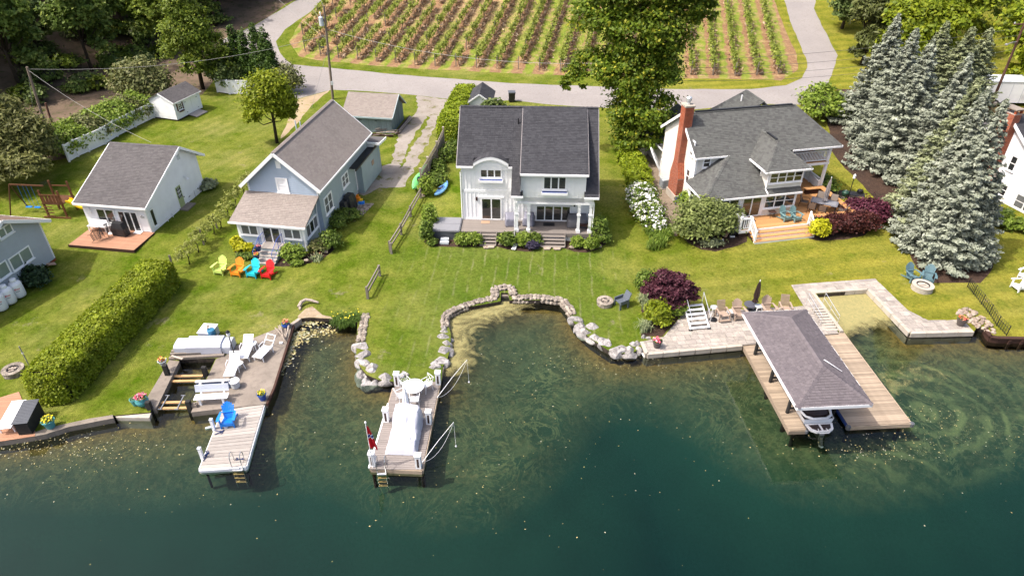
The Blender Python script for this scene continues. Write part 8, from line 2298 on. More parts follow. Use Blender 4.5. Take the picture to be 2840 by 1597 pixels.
def strap(name,label,loc,n,L,mat,cat='plant',spread=.5,group=None,flowers=None,w=.035,z=None):
 """a fountain of strap leaves"""
 t=thing(name,label,cat,(*loc,tz(*loc) if z is None else z),0,group)
 m=MB();rng=random.Random(int(abs(loc[0])*991+abs(loc[1])*37))
 for _ in range(n):
  a=rng.uniform(0,2*pi);l=L*rng.uniform(.6,1.1);tilt=rng.uniform(.1,1.0);bx,by=rng.gauss(0,spread*.35),rng.gauss(0,spread*.35)
  dx,dy=cos(a),sin(a);px,py=-dy*w,dx*w
  pts=[(0,0),(.35*tilt*l*.6,.55*l),(.85*tilt*l*.7,.8*l*(1-.25*tilt)),(1.2*tilt*l*.7,.72*l*(1-.55*tilt))]
  vs=[]
  for k,(r,h) in enumerate(pts):
   f=1-k/3.4;vs+=[(bx+dx*r+px*f,by+dy*r+py*f,h),(bx+dx*r-px*f,by+dy*r-py*f,h)]
  m.add(vs,[(0,1,3,2),(2,3,5,4),(4,5,7,6)])
 m.build('leaves',mat,t)
 if flowers:
  C=np.array([(rng.gauss(0,spread*.5),rng.gauss(0,spread*.5),L*rng.uniform(.7,1.05)) for _ in range(flowers[1])]);quads('flowers',C,NP.normal(size=C.shape)+np.array([0,0,1]),flowers[2],F[flowers[0]],t,1.0)
 return t

# --- the tall maple behind the gap between the white and cream houses
bl=[(-.3,-.6,4.4,2.9,2.7,2.7),(-.3,-1.0,2.2,2.6,2.3,1.7),(-.8,.2,7.6,3.3,3.0,2.6),(-4.6,.2,7.9,2.4,2.2,1.7),(-6.4,0,6.6,1.1,1.1,.9),(.4,.4,7.8,2.2,2.2,2.2),(-.5,.6,11.0,3.6,3.2,2.6),(-4.2,1.0,12.0,2.8,2.6,2.0),(2.2,1.2,12.6,2.3,2.3,2.0),
   (4.2,1.0,12.4,1.2,1.1,1.2),(-1.5,1.2,14.6,3.6,3.2,2.4),(2.4,1.4,15.2,3.2,3,2.2),(-4.6,1.3,15.0,2.4,2.2,1.8),(.3,1.5,17.8,3.0,2.8,2.0)]
tree('maple_tree','tall green maple towering between the white house and the cream house',(11.9,59.6),bl,60000,.21,F['maple'],.42,clump=60,spread=.13)
# --- round tree on the left lawn
tree('round_tree','round bright yellow green tree on the lawn behind the blue house',(-22.6,62.0),[(.1,0,4.7,2.1,2.0,2.1),(-.9,-.2,3.6,1.5,1.5,1.3),(1.1,.1,3.9,1.4,1.4,1.4),(-1.7,-.4,2.6,.8,.8,.9),(.3,0,5.9,1.2,1.2,.9),(1.5,0,3.0,.9,.9,.9)],14000,.18,F['bright'],.17,clump=40,spread=.16)
# --- arborvitae columns
for k,(x,y,h,r) in enumerate(((-31.2,78.6,6.9,.8),(-30.0,78.2,6.6,.85),(-28.5,77.8,7.3,.95),(-27.4,77.4,7.0,.95),(-26.9,77.0,5.6,.8))):
 b=[(0,0,h*(.12+.095*i),1.3*r*(1-.075*i)*(.88+.12*sin(i*2)),1.3*r*(1-.075*i),h*.12) for i in range(9)]
 tree('arborvitae',ORD[k]+' dark columnar arborvitae from the left in the clump by the road bend',(x,y),b,5200,.17,F['cypress'],.12,'arborvitae columns by the road bend',clump=12,spread=.24,shell=.8)
# --- feathery olive green tree over the play set
tree('olive_tree','feathery olive green tree over the play set at the left edge',(-43.0,55.2),[(0,0,4.2,2.6,2.4,2.2),(-2.2,.4,4.6,2.2,2.0,2.0),(1.9,-.4,3.6,1.9,1.8,1.7),(-1.6,-1.6,3.0,1.9,1.7,1.5),(.9,-1.9,2.4,1.6,1.5,1.2),(3.0,-.9,2.4,1.1,1.1,1.1),(-.6,.3,5.8,1.6,1.5,1.2),(-1.0,-2.6,2.3,2.0,1.5,1.1),(1.6,-2.6,1.9,1.7,1.3,1.0),(-2.8,-2.0,2.0,1.6,1.5,1.1),(1.0,-4.0,2.2,2.2,1.4,1.0),(3.2,-3.4,2.2,1.5,1.2,.9)],40000,.16,F['olive'],.2,clump=50,spread=.2,aspect=2.4)
tree('locust_tree','tall light green locust tree behind the white garden shed',(-35.6,77.8),[(0,0,6.4,2.6,2.4,2.4),(-1.6,.2,4.6,2.0,2.0,2.0),(1.8,.1,4.6,2.2,2.2,2.0),(-.4,.2,8.8,1.8,1.8,1.6),(.9,.2,7.8,1.5,1.5,1.4),(2.8,-.2,2.8,1.6,1.6,1.5),(.6,-1.6,3.2,1.5,1.3,1.8),(-.2,.3,10.4,1.0,1.0,.9)],18000,.21,F['locust'],.25,clump=44,spread=.15)
tree('dusty_shrub','dusty olive shrub tree to the left of the white garden shed',(-40.2,73.4),[(0,0,2.8,2.3,2.1,1.9),(1.5,-.3,2.0,1.6,1.5,1.4),(-1.5,-.2,2.0,1.5,1.4,1.2)],6500,.24,F['sage'],.12,clump=18,spread=.24)
tree('shrub_tree','straggly dark shrub between the locust tree and the arborvitae',(-32.6,77.4),[(0,0,2.0,1.7,1.5,1.6),(1.2,0,1.6,1.2,1.1,1.2),(-1.2,.2,2.4,1.2,1.2,1.2)],3800,.24,F['woods2'],.1)
tree('grey_shrub','sparse grey brown shrub at the right foot of the arborvitae',(-25.4,76.6),[(0,0,1.9,1.2,1.1,1.3),(.8,-.2,1.2,1.0,.9,.9),(-.4,-.4,.9,1.1,1.0,.8)],2400,.20,F['sage'],.08,clump=9,spread=.3)
# --- overgrown bank of vines behind the white fence
for k in range(9):
 f=k/8;x,y=-41.7+2.9*f,58.4+10.4*f
 shrub('vine_thicket',ORD[k]+' mound from the left of the bright thicket behind the white fence',(x,y),[(0,0,1.3,1.5,1.3,1.1+.3*sin(k*2.3)),(.8,.5,.9,1.1,1.0,.9),(-.7,.6,1.7,.9,.9,.8)],3600,.19,F['shrub_lt'] if k not in (3,7) else F['sage'],'thicket','thicket mounds behind the white fence',16,.22)
for k in range(6):
 f=k/5;x,y=-58+9.5*f,58.4+3.0*f
 shrub('sage_thicket',ORD[k]+' olive mound from the left in the thicket around the leaning pole',(x,y),[(0,0,1.2,1.7,1.5,1.2),(.9,-.5,.9,1.2,1.1,.9)],1500,.25,F['sage'],'thicket','olive thicket mounds at the left edge',16,.22)
# --- woodland on the bank at the upper left: one crown mesh per kind, shared
def protos(nm,mat,specs,n,leaf,seeds,**kw):
 out=[]
 for sd_ in seeds:
  rg=np.random.default_rng(sd_);rr=random.Random(sd_);H_,R_=specs
  b=[(0,0,H_*.62,R_*.75,R_*.75,H_*.26)]
  for i in range(9):
   a=rr.uniform(0,2*pi);q=rr.uniform(.35,.8)*R_;z=rr.uniform(.28,.86)*H_;s_=R_*rr.uniform(.34,.55)*(1.15-.4*z/H_)
   b.append((q*cos(a),q*sin(a),z,s_,s_,s_*.8))
  out.append((b,n,leaf,mat))
 return out
WT=[]
for k,(b,n,leaf,mat) in enumerate(protos('a',F['woods'],(11.5,3.6),10000,.30,(1,2,3))+protos('b',F['woods2'],(10,3.2),9500,.28,(4,5))+protos('c',F['locust'],(9,3.0),8500,.27,(6,))):
 C,Nn=blobleaves(b,n,NP,44,.6,.16)
 cm=quads('crown',C,Nn,leaf*(.65+.7*NP.random(len(C))),mat)
 tm=trunkmesh('trunk',[([(0,0,-1),(.1,0,b[0][2]*.5),(0,.1,b[0][2])],.22,.1)]+[([(.05,0,b[0][2]*.5),(q[0]*.5,q[1]*.5,q[2]*.8),q[:3]],.1,.03) for q in b[1:]],M['bark'])
 WT.append((cm.data,tm.data));bpy.data.objects.remove(cm);bpy.data.objects.remove(tm)
rg=random.Random(21)
spots=[]
HL=lambda y:-51+(y-70)*.28
for _ in range(4000):
 y=rg.uniform(68,128);x=rg.uniform(-112,HL(y)+(.6 if y>100 else -1.0))
 if y<76 and x>HL(y)-3.5:continue
 if y>100 and x>HL(y)+.6:continue
 if x<-64-(y-72)*1.0-6:continue
 if all(hypot(x-a,y-b)>4.9 for a,b in spots):spots.append((x,y))
spots.sort(key=lambda p:(round(p[1]/7),p[0]))
def place_tree(cd,td,x,y,s_,rot,label,name,group,z=None):
 t=thing(name,label,'tree',(x,y,tz(x,y) if z is None else z),rot,group);t.scale=(s_,s_,s_*rg.uniform(.9,1.1))
 for nm,d in (('crown',cd),('trunk',td)):
  o=bpy.data.objects.new(nm,d);COL.objects.link(o);o.parent=t
 return t
for i,(x,y) in enumerate(spots):
 k=rg.choice((0,1,2,0,1,2,3,4,3,4,5))
 place_tree(*WT[k],x,y,rg.uniform(.75,1.2),rg.uniform(0,6),'leafy tree in the dense dark wood on the upper left bank','woodland_tree','trees of the wood on the upper left bank')
for i in range(58):
 f=i/57;y=63+40*f;x=HL(y)-1.0-rg.uniform(-2.5,9)-(3 if y<76 else 0)
 shrub('bank_shrub','low green shrub on the bare bank below the dark wood',(x,y),[(0,0,.7,rg.uniform(.9,1.7),rg.uniform(.8,1.4),rg.uniform(.6,1.0)),(rg.uniform(-1,1),.4,.5,.9,.9,.7)],700,.27,F[('locust','woods','woods2')[i % 3]],'shrub','low shrubs on the bare bank',14,.25)
# --- blue spruces
def spruce_mesh(H_,R_,seed,mat):
 rg_=np.random.default_rng(seed);Cs,Ns,Ss=[],[],[]
 h=.35
 while h<H_-.25:
  f=h/H_;r=R_*(1-f) ** .92*(.92+.16*rg_.random())+.12
  nb=max(5,int(15*(1-f)+4))
  for k in range(nb):
   a=2*pi*(k+rg_.random()*.8)/nb;L=r*rg_.uniform(.72,1.12);n=int(28+80*L/R_)
   t=rg_.random(n) ** .6*.88+.14
   lat=rg_.normal(size=n)*.16*L*(1.15-t)*1.3
   drop=-.20*L*t+.16*L*t ** 3+rg_.normal(size=n)*.05
   x=t*L;ca,sa=cos(a),sin(a)
   Cs.append(np.stack([x*ca-lat*sa,x*sa+lat*ca,h+drop+.05*rg_.random(n)],1))
   Ns.append(np.stack([ca*.35+rg_.normal(size=n)*.35,sa*.35+rg_.normal(size=n)*.35,np.full(n,.9)],1));Ss.append(.11+.10*rg_.random(n))
  h+=.40*(1-.35*f)*rg_.uniform(.85,1.15)
 Cs.append(np.stack([rg_.normal(size=60)*.06,rg_.normal(size=60)*.06,H_-rg_.random(60)*.9],1));Ns.append(rg_.normal(size=(60,3)));Ss.append(np.full(60,.2))
 o=quads('crown',np.concatenate(Cs),np.concatenate(Ns),np.concatenate(Ss),mat,None,1.9,rng=rg_)
 d=o.data;bpy.data.objects.remove(o);return d
SPR=[spruce_mesh(11,3.5,31,F['spruce']),spruce_mesh(11,3.3,32,F['spruce']),spruce_mesh(11,3.4,33,F['spruce2'])]
_tm=MB().tube([(0,0,-.3),(0,0,10.6)],.2,7,.03).build('trunk',M['bark']);SPT=_tm.data;bpy.data.objects.remove(_tm)
SP=[(36.1,66.9,10.7,0,1.0,'tall blue spruce nearest the road bend, at the back left of the spruce group'),(35.4,62.0,10.6,1,1.0,'second blue spruce in the left-hand row counting from the road'),(34.2,57.0,10.9,0,1.05,'third blue spruce in the left-hand row counting from the road'),
   (34.9,52.8,11.0,1,.95,'slender topped blue spruce in the middle of the row beside the cream house lawn'),(31.9,46.4,11.2,2,1.0,'greener spruce just behind the two front blue spruces'),(31.2,44.2,11.2,0,.88,'broad silvery blue spruce second from the lake'),
   (30.8,41.6,11.5,1,.88,'largest silvery blue spruce, nearest the lake and the slate blue chairs'),(32.3,41.4,6.6,1,.6,'lower blue spruce leaning out on the right side of the front spruces'),
   (43.1,70.5,9.2,2,1.0,'left spruce of the three greener spruces standing behind by the road'),(44.6,68.6,9.1,2,1.05,'middle spruce of the three greener spruces standing behind by the road'),(46.9,69.4,8.8,2,1.0,'right spruce of the three greener spruces standing behind by the road')]
for x,y,h,k,w,lab in SP:
 t=thing('blue_spruce',lab,'spruce',(x,y,tz(x,y)),rg.uniform(0,6),'spruces right of the cream house');t.scale=(w,w,h/11)
 for nm,d in (('crown',SPR[k]),('trunk',SPT)):
  o=bpy.data.objects.new(nm,d);COL.objects.link(o);o.parent=t
# --- trees at the upper right
for k,(x,y,h,r,mat,n,lab) in enumerate(((49.5,86.5,9.5,4.2,'topright',9500,'bright yellow green maple behind the blue spruces at the upper right'),(57,92,12,4.6,'topright',8000,'yellow green maple at the top edge right of the road'),(59.5,80.5,11,4.6,'topright',9500,'large yellow green maple above the white trailer at the upper right corner'),
        (65,84,12,4.6,'topright',7000,'yellow green maple in the upper right corner, half out of the photo'),(57.5,74.5,6.0,2.8,'bright',4200,'smaller bright tree behind the right utility pole'),(45.8,91.5,9.0,2.4,'hemlock',6500,'drooping dark hemlock right of the road bend'),
        (44.2,87.2,5.2,1.5,'hemlock',3000,'small bushy hemlock in front of the drooping hemlock'),(46.5,100,5.6,2.6,'woods2',4200,'round dark green shrub tree beside the right road at the top edge'),(51.5,104,9,3.4,'woods',5200,'dark leafy tree at the top edge behind the hemlock'),(60,104,11,4.2,'woods',5500,'dark leafy tree at the top edge, right of the yellow green maple'),
        (70,98,12,4.6,'woods',5500,'dark tree far back at the upper right corner'),(66,112,12,4.8,'woods',5000,'dark tree farthest back at the top right'))):
 rr=random.Random(50+k);b=[(0,0,h*.6,r*.72,r*.72,h*.26)]
 for i in range(8):
  a=rr.uniform(0,2*pi);q=rr.uniform(.4,.8)*r;z=rr.uniform(.25,.85)*h;s_=r*rr.uniform(.34,.52);b.append((q*cos(a),q*sin(a),z,s_,s_,s_*.7))
 tree('broadleaf_tree' if mat != 'hemlock' else 'hemlock_tree',lab,(x,y),b,n,.36 if mat != 'hemlock' else .26,F[mat],.25,clump=30,spread=.24,aspect=1.5 if mat != 'hemlock' else 2.4)
# --- hedges
hedge('long_hedge','long clipped green hedge running down to the water between the two left lots',[(-24.9,27.4),(-24.35,32.0),(-23.6,38.0)],2.35,1.85,62000,.10,F['lawnhedge'],1.0,.05)
hedge('yellow_hedge','tall yellow green hedge between the gravel driveway and the white house',[(-6.15,62.6),(-5.7,67.0),(-5.0,73.2)],2.1,2.0,13000,.16,F['yellowhedge'],1.3,.07)
hedge('path_hedge','clipped bright green hedge along the gravel path beside the white house',[(10.53,57.68),(10.73,54.76),(10.71,51.25)],1.7,1.35,9000,.13,F['yellowhedge'],1.3)
# --- white flowering rhododendron and the border below it
c=(10.24,47.97);shrub('rhododendron','large white flowering shrub between the white house and the gravel path',c,[(0,.4,1.1,1.15,1.1,1.1),(.1,-.9,.95,1.05,1.0,1.0),(-.1,1.5,.9,.9,.9,.9),(.35,-2.0,.85,1.0,.9,.9),(.5,-3.0,.6,.8,.8,.65)],5600,.15,F['shrub'],'flowering shrub',None,14,.2,('whitefl',2600,.15))
for k,q in enumerate([(11.41,44.92),(11.0,43.82),(10.48,43.2),(11.34,43.82),(10.18,42.58),(10.98,42.95),(10.4,44.33),(11.61,44.33),(10.9,44.45)]):strap('daylily','clump of strap leaved daylilies at the end of the border by the gravel path',q,120,.95,F['daylily'],'daylily',.5,'daylilies at the end of the gravel path border')
shrub('round_shrub','big round variegated green shrub beside the cedar deck stairs',(13.99,43.82),[(0,.3,1.5,1.75,1.6,1.5),(1.1,.5,1.2,1.2,1.1,1.2),(-.9,0,1.0,1.1,1.0,1.0)],6500,.17,F['viburnum'],'shrub',None,15,.2)
shrub('globe_shrub','smaller green globe shrub between the big round shrub and the cedar deck',(16.39,45.3),[(0,.1,.95,1.0,.95,.98)],2800,.15,F['viburnum'],'shrub',None,14,.2)
shrub('yew_shrub','small bright shrub behind the big round shrub at the sunroom corner',(14.09,48.31),[(0,0,.8,.9,.8,.8)],1200,.16,F['shrub_lt'])
shrub('blue_juniper','low blue green juniper in the mulch below the big round shrub',(14.61,42.83),[(0,.1,.25,.75,.4,.35)],700,.13,F['spruce2'])
shrub('hosta','small yellow leaved plant at the path side of the big round shrub',(12.78,44.31),[(0,0,.2,.35,.5,.25)],350,.15,F['gold'])
shrub('globe_cypress','golden yellow globe shrub at the right foot of the cedar deck stairs',(22.7,43.82),[(0,.2,.75,.68,.66,.72)],2600,.11,F['gold'],'shrub',None,13,.16)
shrub('barberry_hedge','clipped dark maroon barberry mound along the front of the cedar deck',(25.06,44.33),[(-.9,.35,.75,1.1,.8,.8),(.3,.45,.8,1.1,.85,.85),(1.4,.7,.75,1.0,.9,.8),(-1.6,.4,.6,.7,.6,.6)],7000,.12,F['barberry'],'shrub',None,13,.16)
shrub('plum_shrub','rounded purple smoke shrub behind the maroon barberry by the deck corner',(27.5,46.62),[(0,0,.85,1.3,1.2,.95),(-.8,.5,.7,.9,.9,.8)],4200,.14,F['plum'],'shrub',None,13,.18)
shrub('lime_perennial','small yellow green plant at the bench corner beside the lamp post',(26.7,48.93),[(0,0,.3,.45,.4,.3)],420,.13,F['gold'])
shrub('vine_bush','leafy bush at the back right corner of the cream house roof',(32.4,70.2),[(0,0,1.4,1.9,1.8,1.5),(1.2,-1.5,1.2,1.4,1.4,1.2),(-1.2,-2.6,1.4,1.2,1.6,1.3)],3600,.26,F['shrub_lt'])
shrub('porch_bush','dark green bush beside the corner porch of the cream house',rw(13.1,3.6)[:2],[(0,0,.7,.7,1.0,.8)],900,.16,F['shrub'])
# --- bed by the patio: purple maple, shrubs, yuccas
pb=(9.8,35.15)
tree('purple_maple','small spreading dark purple japanese maple in the bed beside the patio',pb,[(0.00,0.17,1.72,0.77,0.77,0.47),(0.86,0.17,1.55,0.65,0.60,0.28),(-0.86,0.09,1.89,0.60,0.52,0.24),(0.26,-0.17,1.03,0.86,0.69,0.28),(-0.34,0.34,2.58,0.56,0.52,0.26),(0.43,0.34,2.36,0.60,0.52,0.24),(1.12,0.00,2.11,0.43,0.34,0.17),(1.50,-0.09,1.25,0.43,0.34,0.17),(-0.60,-0.17,1.16,0.47,0.43,0.26),(-1.25,0.09,1.63,0.43,0.34,0.14),(1.59,0.09,1.68,0.34,0.30,0.13),(-0.77,0.26,2.36,0.39,0.34,0.15)],8500,.12,F['japmaple'],.09,clump=22,spread=.24,aspect=1.7)
shrub('boxwood','dense rounded green yew in front of the purple maple',(8.98,33.81),[(0,.2,.75,.72,.68,.8),(.35,-.1,.5,.5,.5,.5)],3000,.12,F['lawnhedge'],'shrub',None,13,.17)
shrub('boxwood','dark green upright shrub left of the purple maple trunk',(8.82,37.21),[(0,0,.8,.65,.65,.9)],1900,.12,F['shrub'],'shrub',None,13,.18)
shrub('boxwood','light green shrub right of the yew under the purple maple',(10.38,34.88),[(0,.1,.55,.7,.6,.6),(-.4,-.3,.35,.4,.4,.4)],2000,.13,F['shrub_lt'],'shrub',None,13,.18)
for k,q in enumerate([(8.18,33.21),(8.57,36.21),(8.69,35.51)]):strap('yucca',['spiky variegated yucca at the mulch corner nearest the patio','spiky variegated yucca left of the purple maple, farther one','spiky variegated yucca left of the purple maple, nearer one'][k],q,130,.95 if k==0 else .8,F['yucca'],'yucca',.35,None,None,.03)
# --- beds of the white house
T_=[((190,240),[(0,0,1.0,.5,.5,1.0)],'shrub_lt','upright light shrub behind the hot tub'),((150,490),[(0,.1,.85,.42,.42,.9)],'shrub','upright green shrub at the left side of the hot tub'),((210,515),[(0,0,.25,.3,.28,.28)],'shrub','tiny green shrub by the hot tub step'),
   ((580,525),[(0,.15,.42,.5,.42,.45)],'shrub_lt','left of two round hydrangeas right of the hot tub'),((700,525),[(0,.15,.45,.55,.45,.48)],'shrub_lt','right of two round hydrangeas right of the hot tub'),((1105,530),[(0,.15,.5,.6,.5,.55)],'shrub','round green shrub between the left stairs and the downspout'),
   ((1300,530),[(0,.15,.5,.48,.45,.52)],'shrub_lt','bright round shrub right of the porch downspout'),((1430,510),[(0,.1,.4,.45,.4,.42)],'shrub','green shrub with yellow tips behind the dark purple plant'),((1400,575),[(0,.1,.3,.38,.3,.32)],'lavender','dark purple leaved plant left of the right stairs'),
   ((1935,545),[(0,.12,.4,.4,.38,.42)],'shrub_lt','left of two round shrubs below the right porch columns'),((2100,585),[(0,.15,.45,.48,.45,.5)],'shrub_lt','right of two round shrubs below the right porch columns'),((2180,440),[(0,.2,1.0,.6,.55,1.05),(.25,-.3,.6,.5,.45,.6)],'shrub','tall green shrub at the right corner of the white house porch')]
for (x,y),b,m_,lab in T_:shrub('garden_shrub',lab,[(-6.19,45.28),(-6.25,43.33),(-5.85,43.07),(-3.56,42.94),(-2.83,42.94),(-0.33,42.84),(0.86,42.84),(1.67,43.08),(1.47,42.43),(4.75,42.7),(5.73,42.31),(6.39,43.45)][T_.index(((x,y),b,m_,lab))],b,int(900+900*b[0][2]),.13,F[m_],'shrub',None,13,.2)
tree('fence_shrub','leafy shrub at the house end of the split rail fence',(-7.09,50.88),[(0,0,.9,.55,.5,.85)],1100,.16,F['shrub_lt'],.04,cat='shrub',clump=12)
for k,q in enumerate([(-6.64,55.5),(-6.1,58.05),(-5.55,59.87),(-6.22,53.17)]):shrub('fence_bush',ORD[k]+' dark bush along the board fence beside the white house',q,[(0,0,.5,.7,.8,.6)],900,.16,F['shrub'],'shrub','bushes along the board fence')
tree('small_tree','small leafy tree in front of the small pale shed',(-1.9,66.0),[(0,0,2.2,.9,.8,.7),(-.8,0,2.0,.6,.6,.5),(.8,.2,2.1,.6,.6,.6)],1300,.26,F['woods2'],.06)
# --- beds of the blue house
for q,b,m_,lab in (((-20.03,42.94),[(0,0,.35,.4,.35,.35)],'gold','yellow green hosta at the left corner of the blue house porch'),((-19.32,42.07),[(0,.1,.35,.65,.4,.35)],'gold','wider yellow green hosta left of the porch steps'),((-18.94,41.4),[(0,0,.2,.6,.3,.2)],'shrub','low green groundcover left of the porch steps'),
       ((-15.56,41.15),[(0,.15,.55,.75,.6,.6)],'shrub_lt','large round light green hydrangea right of the porch steps'),((-15.19,40.63),[(0,0,.2,.4,.25,.2)],'shrub_lt','low light green plant in front of the round hydrangea'),((-13.91,42.31),[(0,0,.45,.6,.5,.5)],'sage','rusty olive spirea at the shaded corner of the blue house'),
       ((-13.3,42.71),[(0,0,.6,.8,.7,.65)],'shrub','dark green shrub in the shade beside the porch side wall'),((-13.3,45.89),[(0,0,.5,.7,.9,.6)],'shrub','dark green shrub in the shade below the tall side window'),((-12.75,46.99),[(0,0,.35,.9,.6,.4)],'shrub','low spreading shrub next to the black covered grills')):
 shrub('bed_plant',lab,q,b,1100,.14,F[m_],'plant')
strap('iris_clump','spiky dark leaved clump by the downspout of the blue house',(-13.77,44.7),60,.7,F['iris'],'plant');strap('lily_clump','pale flowering clump at the right end of the blue house bed',(-13.84,41.17),70,.6,F['yucca'],'plant',.5,None,('redfl',8,.12));strap('iris_clump','dark spiky leaves at the porch corner of the blue house',(-14.47,42.2),50,.55,F['iris'],'plant')
shrub('cottage_hosta','grey green hosta clump at the back corner of the white cottage',(-25.65,52.33),[(0,0,.3,.6,.8,.35)],700,.2,F['spruce2'],'plant')
shrub('peony_bush','dark leaved peony bush with white flowers at the grey house wall',(-32.25,38.16),[(-.1,.3,.6,.75,.6,.65),(.4,-.1,.4,.6,.5,.4)],2600,.15,F['dark'],'shrub',None,14,.22)
q=(-31.79,38.19);t=thing('white_peonies','cluster of white blooms at the front of the dark peony bush','flowers',(*q,1.05));C=np.array([(rg.uniform(-.7,.6),rg.uniform(-.35,.3)+.25*(k % 3)/2,rg.uniform(.15,.4)) for k in range(16)]);C=np.repeat(C,5,0)+NP.normal(size=(80,3))*.03;quads('blooms',C,NP.normal(size=C.shape)+np.array([0,0,.6]),.11,F['whitefl'],t,1.0)
# --- yellow irises at the head of the cove
for k,q in enumerate([(-11.05,34.16),(-10.82,34.03),(-10.55,33.91),(-10.37,34.03),(-10.19,34.16),(-9.97,34.06),(-9.81,34.28),(-10.73,34.41),(-10.43,34.51),(-10.1,34.54),(-11.04,34.54),(-9.8,34.64)]):strap('yellow_iris','clump of yellow flag iris beside the mossy stone wall at the cove head',q,70,.75,F['iris'],'iris',.4,'yellow flag irises at the cove head',('yellowfl',5 if k % 2 else 2,.11),.02,.75)
# --- old grapevines on the lot line of the blue house
gv=[(-22.8,40.65),(-22.67,42.07),(-22.62,43.34),(-22.4,44.58),(-22.17,45.4),(-22.22,47.11),(-22.17,48.8),(-22.12,50.65),(-21.99,52.56)]
for k,q in enumerate(gv):
 tree('grapevine',ORD[k]+' old grapevine from the water end of the row beside the blue house',q,[(0,0,1.1,.5,.5,.32),(-.4,-.3,.85,.32,.32,.28),(.35,.4,.95,.3,.3,.28)],300,.13,F['vine_lt'],.05,'old grapevines beside the blue house','vine',8,.3)
for k,q in enumerate([(-22.6,43.08),(-22.44,45.4),(-23.31,39.5)]):m=MB();m.box(-.05,.05,-.05,.05,0,1.45);tag(m.build('trellis_post',M['old_wood'],loc=(*q,1.1)),ORD[k]+' wooden post in the old grapevine row beside the blue house','post','posts of the old grapevine row')
# --- things on the bank and around the far house
shrub('foundation_shrub','bright leafy shrub along the screened porch at the right edge',(37.99,45.3),[(0,0,.45,.8,.5,.5),(.5,-.5,.4,.6,.5,.4),(-.5,.5,.4,.6,.5,.4)],1500,.2,F['shrub_lt'])
for k,q in enumerate([(38.32,46.99),(37.35,45.3),(38.7,45.3)]):shrub('small_shrub',ORD[k]+' small shrub beside the right edge house behind the spruces',q,[(0,0,.4,.5,.5,.4)],500,.18,F['shrub_lt' if k else 'shrub'],'shrub','small shrubs by the right edge house')

# ------------------------------------------------------------------ vineyard
cr,sr=cos(rad(VROW)),sin(rad(VROW))
posts0=(-20.01,87.96)
u0=posts0[0]*cr-posts0[1]*sr
VM=[]
for k in range(4):
 rgk=np.random.default_rng(80+k);n=120
 x=rgk.uniform(-.32,.32,n)*(1+.3*rgk.normal(size=n));y=rgk.uniform(-1.0,1.0,n);z=1.25+rgk.normal(size=n)*.26-.15*np.abs(x)
 C=np.stack([x,y,z],1);o=quads('foliage',C,rgk.normal(size=(n,3))*.6+np.array([-.2,-.1,.8]),.19+.12*rgk.random(n),F['vine'],None,1.2,rng=rgk);fm=o.data;bpy.data.objects.remove(o)
 tmx=MB();tmx.tube([(0,0,-.1),(.06,.1,.5),(0,0,1.15)],.024,5);tmx.tube([(0,0,1.1),(.0,.8,1.2)],.02,4);tmx.tube([(0,0,1.1),(.0,-.8,1.2)],.02,4);o=tmx.build('trunk',M['bark']);tm=o.data;bpy.data.objects.remove(o);VM.append((fm,tm))
pm=MB().box(-.05,.05,-.05,.05,-.1,1.6).build('vineyard_post',M['old_wood']);PMD=pm.data;bpy.data.objects.remove(pm)
vines,vposts=[],[]
VP_=VINE
for k in range(-9,26):
 u=u0+k*VSP
 # walk up the row; keep what lies inside the vineyard polygon with a grass margin
 s_=60.0;first=True;j=0
 while s_<150:
  x,y=u*cr+s_*sr,-u*sr+s_*cr
  ok=inside((x,y),VP_) and inside((x-1.2*sr,y-1.2*cr),VP_) and inside((x+1.3*cr,y-1.3*sr),VP_) and inside((x-1.3*cr,y+1.3*sr),VP_)
  if ok and y<150:
   if first:vposts.append((x,y,k,0));first=False;s_+=.9;continue
   if RNG.random()>.07:vines.append((x,y,k,j))
   j+=1
   if j % 3==0:vposts.append((x+.9*sr,y+.9*cr,k,j // 3))
   s_+=1.85
  else:s_+=.35
def depth(x,y,z):return hypot(x,y,z-27)
vis=[v for v in vines if abs(v[0])<v[1]*.80+2 and not (v[1]>140)]
vis.sort(key=lambda v:depth(v[0],v[1],tz(v[0],v[1])))
for n,(x,y,k,j) in enumerate(vis[:300]):
 t=thing('vineyard_vine','green grapevine number %s up the %s trellis row from the left road' % (ORD[j] if j<len(ORD) else 'far',ORD[k+9] if k+9<34 else 'last'),'grapevine',(x,y,tz(x,y)),-rad(VROW)+RNG.uniform(-.06,.06),'grapevines of the vineyard');t['label']=t['label'].replace('number ','')
 s_=RNG.uniform(.75,1.15);t.scale=(s_,1.0,s_)
 for nm,d in zip(('foliage','trunk'),VM[RNG.randrange(4)]):
  o=bpy.data.objects.new(nm,d);COL.objects.link(o);o.parent=t
C=[]
for x,y,k,j in vis[300:]:
 n=60;c=np.stack([NP.uniform(-.3,.3,n),NP.uniform(-1,1,n),1.25+NP.normal(size=n)*.26],1);X=c[:,0]*cr+c[:,1]*sr;Y=-c[:,0]*sr+c[:,1]*cr;C.append(np.stack([X+x,Y+y,c[:,2]+tz(x,y)],1))
if C:C=np.concatenate(C);quads('far_grapevines',C,NP.normal(size=C.shape)*.6+np.array([-.2,-.1,.8]),.24,F['vine'],None,1.2,kind='stuff')
vposts.sort(key=lambda v:depth(v[0],v[1],tz(v[0],v[1])))
for x,y,k,j in [v for v in vposts if abs(v[0])<v[1]*.80+2][:170]:
 o=bpy.data.objects.new('vineyard_post',PMD);COL.objects.link(o);o.location=(x,y,tz(x,y));tag(o,'%s weathered trellis post up the %s vineyard row from the left road' % (ORD[j] if j<len(ORD) else 'far',ORD[k+9] if k+9<34 else 'last'),'trellis post','vineyard trellis posts')
